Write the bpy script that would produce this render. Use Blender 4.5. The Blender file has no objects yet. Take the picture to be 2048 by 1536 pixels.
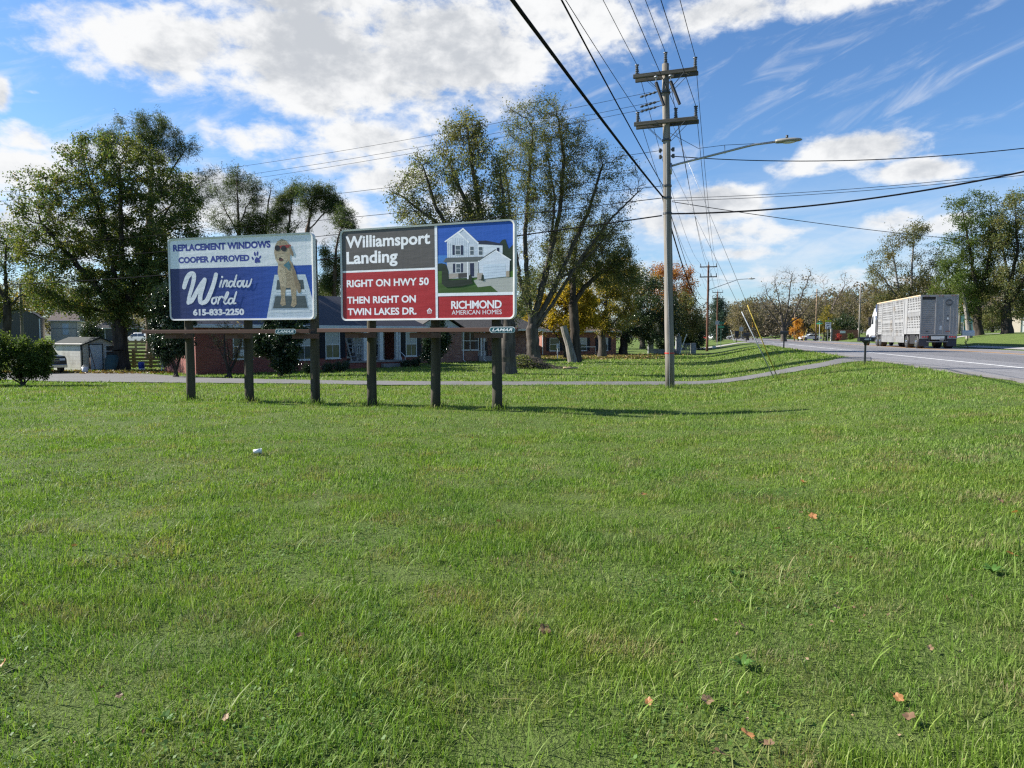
import bpy, bmesh, math, random
import numpy as np
from mathutils import Vector, Matrix

# ------------------------------------------------------------------ camera, sky, sun, exposure
scn = bpy.context.scene
COL = scn.collection
R = math.radians
F = 1450.0                      # focal length in pixels of the 2048 px wide photograph
CAMZ = 1.5
PITCH = math.atan(96.0 / F)
cam_d = bpy.data.cameras.new("camera")
cam_d.sensor_width = 36.0
cam_d.lens = 36.0 * F / 2048.0
cam_d.clip_start = 0.05
cam_d.clip_end = 6000.0
cam = bpy.data.objects.new("camera", cam_d)
cam.location = (0, 0, CAMZ)
cam.rotation_euler = (R(90) - PITCH, 0, 0)
COL.objects.link(cam)
scn.camera = cam

scn.view_settings.view_transform = 'Standard'
scn.view_settings.look = 'None'
scn.view_settings.gamma = 1.0
scn.view_settings.exposure = 1.3
scn.cycles.max_bounces = 8
scn.cycles.transparent_max_bounces = 8
scn.cycles.sample_clamp_indirect = 6.0
try:
    scn.cycles.use_denoising = False
    scn.cycles.filter_width = 1.3
except Exception:
    pass

SUN_DIR = Vector((-0.972, 0.215, 0.0)).normalized()
SUN_EL = R(33.0)
SUN_VEC = Vector((SUN_DIR.x * math.cos(SUN_EL), SUN_DIR.y * math.cos(SUN_EL), math.sin(SUN_EL)))
sd = bpy.data.lights.new("sun", 'SUN')
sd.energy = 4.8
sd.angle = R(0.53)
sd.color = (1.0, 0.945, 0.86)
sun = bpy.data.objects.new("sun", sd)
sun.rotation_euler = (-SUN_VEC).to_track_quat('-Z', 'Y').to_euler()
sun.location = (-60, 20, 60)
COL.objects.link(sun)


def ray(px, py):
    """unit-depth world direction through a pixel of the photograph"""
    a, b = (px - 1024.0) / F, (768.0 - py) / F
    c, s = math.cos(PITCH), math.sin(PITCH)
    return Vector((a, c + b * s, -s + b * c))


def at(px, py, Y):
    d = ray(px, py)
    k = Y / d.y
    return Vector((d.x * k, Y, CAMZ + d.z * k))


def azel(px, py):
    d = ray(px, py).normalized()
    return math.atan2(d.x, d.y), math.asin(d.z)


# ------------------------------------------------------------------ node helper
class NT:
    def __init__(s, tree):
        s.t = tree
        s.n = tree.nodes
        s.l = tree.links

    def node(s, typ, ins=None, **kw):
        nd = s.n.new(typ)
        for k, v in kw.items():
            setattr(nd, k, v)
        for k, v in (ins or {}).items():
            s.put(nd.inputs[k], v)
        return nd

    def put(s, sock, v):
        if hasattr(v, 'is_output'):
            s.l.new(v, sock)
        else:
            if isinstance(v, (tuple, list)) and len(v) == 3 and sock.type == 'RGBA':
                v = (*v, 1.0)
            sock.default_value = v

    def m(s, op, a, b=0.0, c=0.0, clamp=False):
        nd = s.n.new('ShaderNodeMath')
        nd.operation = op
        nd.use_clamp = clamp
        for i, v in enumerate((a, b, c)):
            s.put(nd.inputs[i], v)
        return nd.outputs[0]

    def mix(s, f, a, b, blend='MIX'):
        nd = s.n.new('ShaderNodeMix')
        nd.data_type = 'RGBA'
        nd.blend_type = blend
        s.put(nd.inputs[0], f)
        s.put(nd.inputs[6], a)
        s.put(nd.inputs[7], b)
        return nd.outputs[2]

    def noise(s, vec, scale, detail=4.0, rough=0.5, dist=0.0, dim='3D'):
        nd = s.n.new('ShaderNodeTexNoise')
        nd.noise_dimensions = dim
        if vec is not None:
            s.l.new(vec, nd.inputs['Vector'])
        nd.inputs['Scale'].default_value = scale
        nd.inputs['Detail'].default_value = detail
        nd.inputs['Roughness'].default_value = rough
        nd.inputs['Distortion'].default_value = dist
        return nd.outputs['Fac']

    def ramp(s, f, stops, interp='LINEAR'):
        nd = s.n.new('ShaderNodeValToRGB')
        nd.color_ramp.interpolation = interp
        el = nd.color_ramp.elements
        while len(el) < len(stops):
            el.new(0.5)
        for e, (p, c) in zip(el, stops):
            e.position = p
            e.color = (*c, 1.0) if len(c) == 3 else c
        s.put(nd.inputs[0], f)
        return nd.outputs[0]

    def smooth(s, f, a, b, lo=0.0, hi=1.0):
        nd = s.n.new('ShaderNodeMapRange')
        nd.interpolation_type = 'SMOOTHSTEP'
        s.put(nd.inputs[0], f)
        for i, v in zip((1, 2, 3, 4), (a, b, lo, hi)):
            nd.inputs[i].default_value = v
        return nd.outputs[0]

    def vec(s, x, y, z):
        nd = s.n.new('ShaderNodeCombineXYZ')
        for i, v in enumerate((x, y, z)):
            s.put(nd.inputs[i], v)
        return nd.outputs[0]

    def sep(s, v):
        nd = s.n.new('ShaderNodeSeparateXYZ')
        s.l.new(v, nd.inputs[0])
        return nd.outputs


# ------------------------------------------------------------------ sky: physical sky with clouds at their bearings
world = bpy.data.worlds.new("World")
scn.world = world
world.use_nodes = True
w = NT(world.node_tree)
w.n.clear()
SKY_STRENGTH = 0.062
sky = w.n.new('ShaderNodeTexSky')
sky.sky_type = 'NISHITA'
sky.sun_disc = False
sky.sun_elevation = SUN_EL
sky.sun_rotation = math.atan2(SUN_DIR.x, SUN_DIR.y)
sky.air_density = 1.0
sky.dust_density = 0.6
sky.ozone_density = 2.2
sky.altitude = 200.0
tc = w.n.new('ShaderNodeTexCoord')
dx, dy, dz = w.sep(tc.outputs['Generated'])
az = w.m('ARCTAN2', dx, dy)
el = w.m('ARCSINE', w.m('MINIMUM', w.m('MAXIMUM', dz, -1.0), 1.0))
# cloud banks: pixel centre, radii, weight
BANKS = [
    (330, 90, 230, 105, .95), (640, 120, 330, 135, 1.0), (900, 90, 320, 130, 1.0), (1140, 50, 220, 110, .85), (560, -60, 460, 130, .9),
    (1000, -80, 420, 120, .9), (660, 195, 240, 50, .75), (180, 70, 90, 60, .6), (520, 275, 190, 50, .74), (720, 275, 210, 60, .76), (680, 330, 190, 44, .72), (870, 250, 120, 50, .6),
    (770, 362, 140, 42, .85), (640, 440, 260, 70, .9), (400, 400, 200, 80, .9), (60, 275, 80, 44, .72), (40, 345, 140, 56, .9), (900, 420, 140, 60, .7),
    (0, 190, 30, 42, .8), (66, 184, 30, 8, .5), (60, 25, 70, 46, .42), (235, 222, 40, 26, .45), (220, 320, 190, 50, .78), (100, 460, 260, 80, .92), (1330, 300, 60, 20, .42), (1560, 470, 140, 40, .45),
    (1470, 25, 170, 46, .85), (1660, 0, 190, 44, .8), (1560, -70, 360, 80, .8), (1700, 300, 150, 38, .9), (1600, 330, 90, 30, .75), (1850, 340, 150, 32, .78),
    (1430, 405, 130, 46, .95), (1310, 440, 140, 70, .8), (1780, 442, 110, 28, .78), (1900, 448, 90, 30, .85), (2040, 350, 50, 16, .5),
    (1460, 470, 220, 50, .62), (1480, 507, 130, 20, .75), (1250, 560, 240, 70, .7), (1560, 560, 280, 50, .6), (1900, 560, 280, 50, .45),
    (-300, 250, 300, 160, .8), (2500, 250, 260, 120, .7), (500, 560, 400, 90, .5), (900, 520, 260, 80, .5),
]
tot = None
for (px, py, rx, ry, wt) in BANKS:
    a0, e0 = azel(px, py)
    k = math.cos(math.atan((px - 1024) / F))
    u = w.m('MULTIPLY', w.m('SUBTRACT', az, a0), F / (rx * k))
    v = w.m('MULTIPLY', w.m('SUBTRACT', el, e0), F / (ry * k * 1.02))
    r2 = w.m('ADD', w.m('MULTIPLY', u, u), w.m('MULTIPLY', v, v))
    g = w.m('MULTIPLY', w.m('POWER', 2.718, w.m('MULTIPLY', r2, -1.0)), wt)
    tot = g if tot is None else w.m('MAXIMUM', tot, g)
# a flat cloud deck seen in perspective: direction over height
den = w.m('ADD', w.m('MAXIMUM', dz, 0.0), 0.16)
deck = w.vec(w.m('DIVIDE', dx, den), w.m('DIVIDE', dy, den), 0.0)
cv = w.vec(w.m('MULTIPLY', az, 1.0), w.m('MULTIPLY', el, 1.55), 0.0)
n_big = w.noise(cv, 7.0, 9.0, 0.56, 0.35)
n_fine = w.noise(cv, 30.0, 7.0, 0.62, 0.2)
n_deck = w.noise(deck, 5.0, 8.0, 0.6, 0.4)
nn = w.m('ADD', w.m('ADD', w.m('MULTIPLY', n_big, 0.62), w.m('MULTIPLY', n_fine, 0.30)), w.m('MULTIPLY', n_deck, 0.25))
dens = w.m('ADD', w.m('MULTIPLY', tot, 0.62), w.m('MULTIPLY', w.m('SUBTRACT', nn, 0.585), 1.35))
alpha = w.smooth(dens, 0.23, 0.47)
# wispy cirrus streaks, thinner, slanted
st = w.vec(w.m('ADD', w.m('MULTIPLY', az, 2.2), w.m('MULTIPLY', el, 2.2)), w.m('SUBTRACT', w.m('MULTIPLY', el, 11.0), w.m('MULTIPLY', az, 4.2)), 3.0)
n_str = w.noise(st, 2.6, 7.0, 0.62, 0.6)
cir = w.m('MULTIPLY', w.smooth(n_str, 0.48, 0.78), 0.42)
low = w.smooth(el, 0.0, 0.27, 1.0, 0.0)          # thin veil towards the horizon
st2 = w.vec(w.m('MULTIPLY', az, 5.0), w.m('MULTIPLY', el, 22.0), 1.0)
veil = w.m('MULTIPLY', low, w.smooth(w.noise(st2, 1.3, 6.0, 0.6, 0.5), 0.30, 0.72, 0.16, 0.72))
a_all = w.m('SUBTRACT', 1.0, w.m('MULTIPLY', w.m('SUBTRACT', 1.0, alpha), w.m('MULTIPLY', w.m('SUBTRACT', 1.0, cir), w.m('SUBTRACT', 1.0, veil))))
# lit rims and grey bellies
offs = w.vec(w.m('ADD', az, 0.03), w.m('MULTIPLY', w.m('SUBTRACT', el, 0.035), 1.55), 0.0)
n_sh = w.noise(offs, 7.0, 6.0, 0.5, 0.35)
n_grey = w.noise(offs, 4.2, 5.0, 0.5, 0.3)
thick = w.m('ADD', w.m('MULTIPLY', w.m('SUBTRACT', tot, 0.62), 0.75), w.m('ADD', w.m('MULTIPLY', w.m('SUBTRACT', n_sh, 0.5), 1.5), w.m('MULTIPLY', w.m('SUBTRACT', n_grey, 0.5), 1.7)))
thick = w.m('ADD', thick, w.m('MULTIPLY', w.m('SUBTRACT', n_fine, 0.5), -0.9))
shade = w.smooth(thick, -0.12, 0.46)
ccol = w.mix(shade, (6.3, 6.35, 6.4), (3.9, 4.1, 4.4))
ccol = w.mix(w.smooth(el, 0.0, 0.22, 0.5, 0.0), ccol, (4.6, 5.2, 5.9))
skyc = w.mix(1.0, sky.outputs[0], (0.64, 0.88, 1.13), 'MULTIPLY')
fin = w.mix(a_all, skyc, ccol)
bg = w.node('ShaderNodeBackground', {'Color': fin, 'Strength': SKY_STRENGTH})
wo = w.n.new('ShaderNodeOutputWorld')
w.l.new(bg.outputs[0], wo.inputs[0])
try:
    world.cycles.sampling_method = 'MANUAL'
    world.cycles.sample_map_resolution = 1024
except Exception:
    pass


# ------------------------------------------------------------------ materials
MATS = {}


def new_mat(name):
    m = bpy.data.materials.new(name)
    m.use_nodes = True
    t = NT(m.node_tree)
    p = t.n.get('Principled BSDF')
    return m, t, p


def mat(name, col, rough=0.6, metal=0.0, var=0.12, scale=6.0, bump=0.0, bscale=40.0, stretch=None, dirt=None, spec=0.4):
    """painted / weathered surface: colour drifting with noise in object space, optional dirt stains and bump"""
    if name in MATS:
        return MATS[name]
    m, t, p = new_mat(name)
    tcn = t.n.new('ShaderNodeTexCoord')
    v = tcn.outputs['Object']
    if stretch:
        mp = t.node('ShaderNodeMapping', {'Scale': stretch})
        t.l.new(v, mp.inputs[0])
        v = mp.outputs[0]
    n1 = t.noise(v, scale, 5.0, 0.6)
    hi = tuple(min(1.0, c * (1 + var)) for c in col)
    lo = tuple(c * (1 - var) for c in col)
    c = t.ramp(n1, [(0.3, lo), (0.7, hi)])
    if dirt:
        n2 = t.noise(v, scale * 0.37, 6.0, 0.65)
        c = t.mix(t.smooth(n2, 0.5, 0.75, 0.0, dirt[1]), c, dirt[0])
    t.l.new(c, p.inputs['Base Color'])
    p.inputs['Roughness'].default_value = rough
    p.inputs['Metallic'].default_value = metal
    p.inputs['Specular IOR Level'].default_value = spec
    if bump:
        b = t.node('ShaderNodeBump', {'Strength': bump, 'Distance': 0.02, 'Height': t.noise(v, bscale, 4.0, 0.6)})
        t.l.new(b.outputs[0], p.inputs['Normal'])
    MATS[name] = m
    return m


def leaf_mat(name, stops, patch=None, trans=0.45, rough=0.55, pscale=0.35):
    """leaf-by-leaf colours along a ramp; patch = (colour, amount): whole limbs that have turned"""
    if name in MATS:
        return MATS[name]
    m, t, p = new_mat(name)
    g = t.n.new('ShaderNodeNewGeometry')
    c = t.ramp(g.outputs['Random Per Island'], stops)
    if patch:
        n = t.noise(g.outputs['Position'], pscale, 3.0, 0.5)
        c = t.mix(t.smooth(n, 0.48, 0.66, 0.0, patch[1]), c, patch[0])
    t.l.new(c, p.inputs['Base Color'])
    p.inputs['Roughness'].default_value = rough
    p.inputs['Specular IOR Level'].default_value = 0.3
    tr = t.node('ShaderNodeBsdfTranslucent', {'Color': t.mix(1.0, c, (1.25, 1.3, 0.7), 'MULTIPLY')})
    mx = t.node('ShaderNodeMixShader', {0: trans})
    t.l.new(p.outputs[0], mx.inputs[1])
    t.l.new(tr.outputs[0], mx.inputs[2])
    t.l.new(mx.outputs[0], t.n['Material Output'].inputs[0])
    MATS[name] = m
    return m


def brick_mat(name, c1, c2, mortar, sx=1.0):
    if name in MATS:
        return MATS[name]
    m, t, p = new_mat(name)
    tcn = t.n.new('ShaderNodeTexCoord')
    x, y, z = t.sep(tcn.outputs['Object'])
    nx, ny, nz = t.sep(tcn.outputs['Normal'])
    u = t.m('ADD', t.m('MULTIPLY', x, t.m('ABSOLUTE', ny)), t.m('MULTIPLY', y, t.m('ABSOLUTE', nx)))
    b = t.n.new('ShaderNodeTexBrick')
    t.l.new(t.vec(u, z, 0.0), b.inputs['Vector'])
    for k, v in (('Scale', 1.0), ('Brick Width', 0.24), ('Row Height', 0.078), ('Mortar Size', 0.008), ('Bias', -0.2)):
        b.inputs[k].default_value = v
    t.put(b.inputs['Color1'], c1)
    t.put(b.inputs['Color2'], c2)
    t.put(b.inputs['Mortar'], mortar)
    n = t.noise(tcn.outputs['Object'], 1.3, 5.0, 0.6)
    c = t.mix(t.smooth(n, 0.3, 0.7, 0.0, 0.45), b.outputs['Color'], tuple(k * 0.6 for k in c1))
    t.l.new(c, p.inputs['Base Color'])
    p.inputs['Roughness'].default_value = 0.88
    bp = t.node('ShaderNodeBump', {'Strength': 0.6, 'Distance': 0.01, 'Height': t.m('SUBTRACT', 1.0, b.outputs['Fac'])})
    t.l.new(bp.outputs[0], p.inputs['Normal'])
    MATS[name] = m
    return m


def board_mat(name, col, pitch, axis=2, var=0.1, rough=0.55, depth=0.02, metal=0.0, dirt=None):
    """lapped siding / ribbed metal: a ridge every `pitch` metres along an object axis"""
    if name in MATS:
        return MATS[name]
    m, t, p = new_mat(name)
    tcn = t.n.new('ShaderNodeTexCoord')
    o = t.sep(tcn.outputs['Object'])[axis]
    f = t.m('FRACT', t.m('MULTIPLY', o, 1.0 / pitch))
    n = t.noise(tcn.outputs['Object'], 2.2, 5.0, 0.6)
    c = t.ramp(n, [(0.3, tuple(k * (1 - var) for k in col)), (0.7, tuple(min(1, k * (1 + var)) for k in col))])
    if dirt:
        c = t.mix(t.smooth(t.noise(tcn.outputs['Object'], 0.9, 5.0, 0.6), 0.5, 0.72, 0.0, dirt[1]), c, dirt[0])
    gap = t.smooth(f, 0.0, 0.10)
    c = t.mix(gap, tuple(k * 0.45 for k in col), c)
    t.l.new(c, p.inputs['Base Color'])
    p.inputs['Roughness'].default_value = rough
    p.inputs['Metallic'].default_value = metal
    bp = t.node('ShaderNodeBump', {'Strength': 0.9, 'Distance': depth, 'Height': f})
    t.l.new(bp.outputs[0], p.inputs['Normal'])
    MATS[name] = m
    return m


def glass_mat(name, col=(0.03, 0.035, 0.04)):
    if name in MATS:
        return MATS[name]
    m, t, p = new_mat(name)
    tcn = t.n.new('ShaderNodeTexCoord')
    n = t.noise(tcn.outputs['Object'], 1.5, 3.0, 0.5)
    t.l.new(t.ramp(n, [(0.3, col), (0.7, tuple(c * 1.9 for c in col))]), p.inputs['Base Color'])
    p.inputs['Roughness'].default_value = 0.08
    p.inputs['Specular IOR Level'].default_value = 0.7
    MATS[name] = m
    return m


# ------------------------------------------------------------------ mesh helper
class MB:
    def __init__(s):
        s.v, s.f, s.mi, s.mats = [], [], [], []

    def mid(s, m):
        if m not in s.mats:
            s.mats.append(m)
        return s.mats.index(m)

    def add(s, vs, fs, m):
        b = len(s.v)
        i = s.mid(m)
        s.v += [tuple(p) for p in vs]
        s.f += [tuple(b + k for k in f) for f in fs]
        s.mi += [i] * len(fs)
        return s

    def box(s, c, d, m, rot=None, taper=1.0):
        x, y, z = (k / 2 for k in d)
        vs = []
        for sz, k in ((-1, 1.0), (1, taper)):
            for sx, sy in ((-1, -1), (1, -1), (1, 1), (-1, 1)):
                vs.append(Vector((sx * x * k, sy * y * k, sz * z)))
        if rot is not None:
            vs = [rot @ p for p in vs]
        c = Vector(c)
        return s.add([p + c for p in vs], [(3, 2, 1, 0), (4, 5, 6, 7), (0, 1, 5, 4), (1, 2, 6, 5), (2, 3, 7, 6), (3, 0, 4, 7)], m)

    def span(s, a, b, m):
        """box from corner a to corner b"""
        return s.box([(i + j) / 2 for i, j in zip(a, b)], [abs(j - i) for i, j in zip(a, b)], m)

    def beam(s, a, b, wd, ht, m, up=(0, 0, 1)):
        a, b = Vector(a), Vector(b)
        d = (b - a)
        L = d.length
        d.normalize()
        upv = Vector(up)
        if abs(d.dot(upv)) > 0.98:
            upv = Vector((0, 1, 0))
        x = d.cross(upv).normalized()
        z = x.cross(d)
        rot = Matrix((x, d, z)).transposed()
        return s.box((a + b) / 2, (wd, L, ht), m, rot)

    def tube(s, pts, rad, m, n=8, caps=True):
        pts = [Vector(p) for p in pts]
        if not isinstance(rad, (list, tuple)):
            rad = [rad] * len(pts)
        vs, fs = [], []
        ref = None
        for i, p in enumerate(pts):
            d = (pts[min(i + 1, len(pts) - 1)] - pts[max(i - 1, 0)]).normalized()
            if ref is None:
                ref = Vector((1, 0, 0)) if abs(d.x) < 0.8 else Vector((0, 1, 0))
            u = (ref - d * ref.dot(d)).normalized()
            ref = u
            q = d.cross(u)
            for k in range(n):
                a = 2 * math.pi * k / n
                vs.append(p + (u * math.cos(a) + q * math.sin(a)) * rad[i])
        for i in range(len(pts) - 1):
            for k in range(n):
                k2 = (k + 1) % n
                fs.append((i * n + k, i * n + k2, (i + 1) * n + k2, (i + 1) * n + k))
        if caps:
            fs.append(tuple(range(n - 1, -1, -1)))
            fs.append(tuple((len(pts) - 1) * n + k for k in range(n)))
        return s.add(vs, fs, m)

    def prism(s, poly, y0, y1, m, frame=None):
        """poly in (x, z) extruded from y0 to y1"""
        n = len(poly)
        vs = [Vector((x, y0, z)) for x, z in poly] + [Vector((x, y1, z)) for x, z in poly]
        fs = [tuple(range(n)), tuple(range(2 * n - 1, n - 1, -1))]
        for k in range(n):
            k2 = (k + 1) % n
            fs.append((k2, k, n + k, n + k2))
        if frame is not None:
            vs = [frame @ p for p in vs]
        return s.add(vs, fs, m)

    def poly(s, pts, m):
        return s.add(pts, [tuple(range(len(pts)))], m)

    def ellipsoid(s, c, r, m, nu=12, nv=8):
        c = Vector(c)
        vs = [c + Vector((0, 0, -r[2]))]
        for j in range(1, nv):
            ph = -math.pi / 2 + math.pi * j / nv
            for i in range(nu):
                th = 2 * math.pi * i / nu
                vs.append(c + Vector((r[0] * math.cos(ph) * math.cos(th), r[1] * math.cos(ph) * math.sin(th), r[2] * math.sin(ph))))
        vs.append(c + Vector((0, 0, r[2])))
        fs = [(0, 1 + (i + 1) % nu, 1 + i) for i in range(nu)]
        for j in range(nv - 2):
            for i in range(nu):
                a, b2 = 1 + j * nu + i, 1 + j * nu + (i + 1) % nu
                fs.append((a, b2, b2 + nu, a + nu))
        L = len(vs) - 1
        fs += [(L, L - nu + i, L - nu + (i + 1) % nu) for i in range(nu)]
        return s.add(vs, fs, m)

    def build(s, name, parent=None, smooth=False, bevel=0.0):
        me = bpy.data.meshes.new(name)
        me.from_pydata(s.v, [], s.f)
        for m in s.mats:
            me.materials.append(m)
        me.polygons.foreach_set('material_index', s.mi)
        if smooth:
            me.polygons.foreach_set('use_smooth', [True] * len(s.f))
        me.update()
        o = bpy.data.objects.new(name, me)
        COL.objects.link(o)
        if parent is not None:
            o.parent = parent
        if bevel:
            bv = o.modifiers.new('bevel', 'BEVEL')
            bv.width = bevel
            bv.segments = 2
            bv.limit_method = 'ANGLE'
        return o


def np_mesh(name, verts, faces, mats, parent=None, smooth=False, mi=None):
    """verts (n,3), faces (m,k) arrays with constant k"""
    me = bpy.data.meshes.new(name)
    k = faces.shape[1]
    me.vertices.add(len(verts))
    me.vertices.foreach_set('co', np.ascontiguousarray(verts, dtype=np.float32).ravel())
    me.loops.add(faces.size)
    me.loops.foreach_set('vertex_index', np.ascontiguousarray(faces, dtype=np.int32).ravel())
    me.polygons.add(len(faces))
    me.polygons.foreach_set('loop_start', np.arange(0, faces.size, k, dtype=np.int32))
    if mi is not None:
        me.polygons.foreach_set('material_index', np.ascontiguousarray(mi, dtype=np.int32))
    me.polygons.foreach_set('use_smooth', np.full(len(faces), smooth))
    for m in mats:
        me.materials.append(m)
    me.update(calc_edges=True)
    o = bpy.data.objects.new(name, me)
    COL.objects.link(o)
    if parent is not None:
        o.parent = parent
    return o


def tag(o, label=None, cat=None, group=None, kind=None):
    for k, v in (('label', label), ('category', cat), ('group', group), ('kind', kind)):
        if v:
            o[k] = v
    return o


def empty(name, loc, rz=0.0, label=None, cat=None, group=None):
    o = bpy.data.objects.new(name, None)
    o.location = loc
    o.rotation_euler = (0, 0, rz)
    o.empty_display_size = 0.3
    COL.objects.link(o)
    return tag(o, label, cat, group)


KIDS = {}


def copy_tree(o, loc=None, rz=None, scale=None, label=None, cat=None, group=None):
    def rec(src, parent):
        c = src.copy()
        COL.objects.link(c)
        c.parent = parent
        for ch in list(src.children):
            rec(ch, c)
        return c
    c = rec(o, None)
    if loc is not None:
        c.location = loc
    if rz is not None:
        c.rotation_euler = (0, 0, rz)
    if scale is not None:
        c.scale = scale if isinstance(scale, (tuple, list)) else (scale,) * 3
    return tag(c, label, cat, group)


# ------------------------------------------------------------------ value noise in numpy
def vnoise(x, y, seed, scale):
    rs = np.random.RandomState(seed)
    G = rs.rand(256, 256)
    x = np.asarray(x) / scale + 1000.0
    y = np.asarray(y) / scale + 1000.0
    xi, yi = np.floor(x).astype(int), np.floor(y).astype(int)
    fx, fy = x - xi, y - yi
    fx, fy = fx * fx * (3 - 2 * fx), fy * fy * (3 - 2 * fy)
    g = lambda a, b: G[a % 256, b % 256]
    return (g(xi, yi) * (1 - fx) + g(xi + 1, yi) * fx) * (1 - fy) + (g(xi, yi + 1) * (1 - fx) + g(xi + 1, yi + 1) * fx) * fy


def sstep(a, b, x):
    t = np.clip((np.asarray(x, dtype=float) - a) / (b - a), 0, 1)
    return t * t * (3 - 2 * t)


# ------------------------------------------------------------------ terrain
HD = math.atan2(0.259, 0.966)
HX, HY = math.sin(HD), math.cos(HD)          # along the road
P0 = (10.6, 15.0)                            # a point on the near road edge


def road_st(X, Y):
    dx_, dy_ = np.asarray(X) - P0[0], np.asarray(Y) - P0[1]
    return dx_ * HY - dy_ * HX, dx_ * HX + dy_ * HY


def road_xy(s, t):
    return P0[0] + s * HY + t * HX, P0[1] - s * HX + t * HY


def far_edge(t):
    return 14.2 + 4.6 * sstep(60, 130, t)


def terrain(X, Y):
    X, Y = np.asarray(X, dtype=float), np.asarray(Y, dtype=float)
    L = np.interp(Y, [-80, 8, 15, 26, 34, 43, 52, 70, 90, 120, 170, 260, 600], [0.15, 0.0, -.02, -.28, -.48, -.58, -.56, -.3, 0.05, .45, 1.1, 1.6, .6])
    C = np.interp(Y, [-80, 8, 15, 24, 36, 46, 54, 66, 78, 100, 125, 160, 250, 600], [0.15, 0.0, -.02, -.26, -.40, -.40, -.36, -.5, -.52, -.2, .05, .3, .45, .45])
    k = sstep(-16, -4, X)
    g = L * (1 - k) + C * k
    s, t = road_st(X, Y)
    wr = sstep(-7.0, -0.3, s)
    z = g * (1 - wr) + 0.5 * wr
    fe = far_edge(t)
    z = z + 1.25 * sstep(0.5, 10, s - fe) * (0.35 + 0.65 * sstep(20, 60, Y)) + 0.03 * np.clip(s - fe - 10, 0, 60)
    far = sstep(400, 900, Y)
    return z * (1 - far) + 0.4 * far


def tz(X, Y):
    return float(terrain(X, Y))


def gp(px, Y, dz_=0.0):
    """point of the ground at depth Y under photograph column px"""
    X = (px - 1024.0) / F * (Y * math.cos(PITCH) + 0.12)
    return Vector((X, Y, tz(X, Y) + dz_))

# ================================================================== GROUND
def axis(segs):
    out = []
    for a, b, st in segs:
        out += list(np.arange(a, b, st))
    return np.array(out + [segs[-1][1]])


gx = axis([(-1500, -300, 100), (-300, -90, 12), (-90, -40, 2.5), (-40, 40, 0.5), (40, 110, 2.0), (110, 320, 10), (320, 1500, 90)])
gy = axis([(-120, -12, 6), (-12, 0, 1.0), (0, 62, 0.5), (62, 130, 2.0), (130, 320, 8), (320, 700, 40), (700, 3500, 250)])
GX, GY = np.meshgrid(gx, gy)
GZ = terrain(GX, GY)
S_, T_ = road_st(GX, GY)
near = (1 - sstep(30, 60, np.hypot(GX, GY)))
GZ = GZ + near * (1 - sstep(-1.5, -.4, S_)) * (0.05 * (vnoise(GX, GY, 3, 2.3) - .5) + 0.025 * (vnoise(GX, GY, 4, .9) - .5))
fe = far_edge(T_)
on_road = sstep(0.45, 0.95, S_) * (1 - sstep(-0.5, -0.05, S_ - fe)) * (T_ < 400)
GZ = GZ - 0.09 * on_road
nxg, nyg = len(gx), len(gy)
idx = np.arange(nxg * nyg).reshape(nyg, nxg)
quads = np.stack([idx[:-1, :-1], idx[:-1, 1:], idx[1:, 1:], idx[1:, :-1]], -1).reshape(-1, 4)

gm, t, p = new_mat("lawn_ground")
geo = t.n.new('ShaderNodeNewGeometry')
P = geo.outputs['Position']
n1 = t.noise(P, 0.45, 5.0, 0.6)
n2 = t.noise(P, 2.6, 6.0, 0.65)
n3 = t.noise(P, 38.0, 4.0, 0.7)
base = t.ramp(n1, [(0.25, (.100, .155, .034)), (0.5, (.126, .182, .042)), (0.75, (.152, .198, .056))])
base = t.mix(t.smooth(n2, 0.55, 0.78, 0.0, 0.55), base, (.165, .158, .066))
base = t.mix(t.smooth(t.noise(P, 0.11, 4.0, 0.55), 0.52, 0.72, 0.0, 0.35), base, (.092, .150, .034))
base = t.mix(t.smooth(n3, 0.28, 0.66, 0.5, 0.0), base, (.034, .052, .012))
# mown stubble dries out along the low bank before the drive
px_, py_, pz_ = t.sep(P)
band = t.m('MULTIPLY', t.smooth(py_, 19.5, 21.5), t.smooth(py_, 24.5, 27.5, 1.0, 0.0))
band = t.m('MULTIPLY', band, t.smooth(px_, 3.0, 8.0, 1.0, 0.0))
base = t.mix(t.m('MULTIPLY', band, t.smooth(n2, 0.25, 0.6, 0.15, 0.7)), base, (.135, .132, .050))
# gravel yard in front of the shed
t.l.new(base, p.inputs['Base Color'])
p.inputs['Roughness'].default_value = 0.9
p.inputs['Specular IOR Level'].default_value = 0.15
bp = t.node('ShaderNodeBump', {'Strength': 1.0, 'Distance': 0.06, 'Height': t.m('ADD', n3, t.m('MULTIPLY', n2, 0.7))})
t.l.new(bp.outputs[0], p.inputs['Normal'])
ground = np_mesh("ground", np.stack([GX, GY, GZ], -1).reshape(-1, 3), quads, [gm], smooth=True)
tag(ground, kind="structure")


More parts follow.
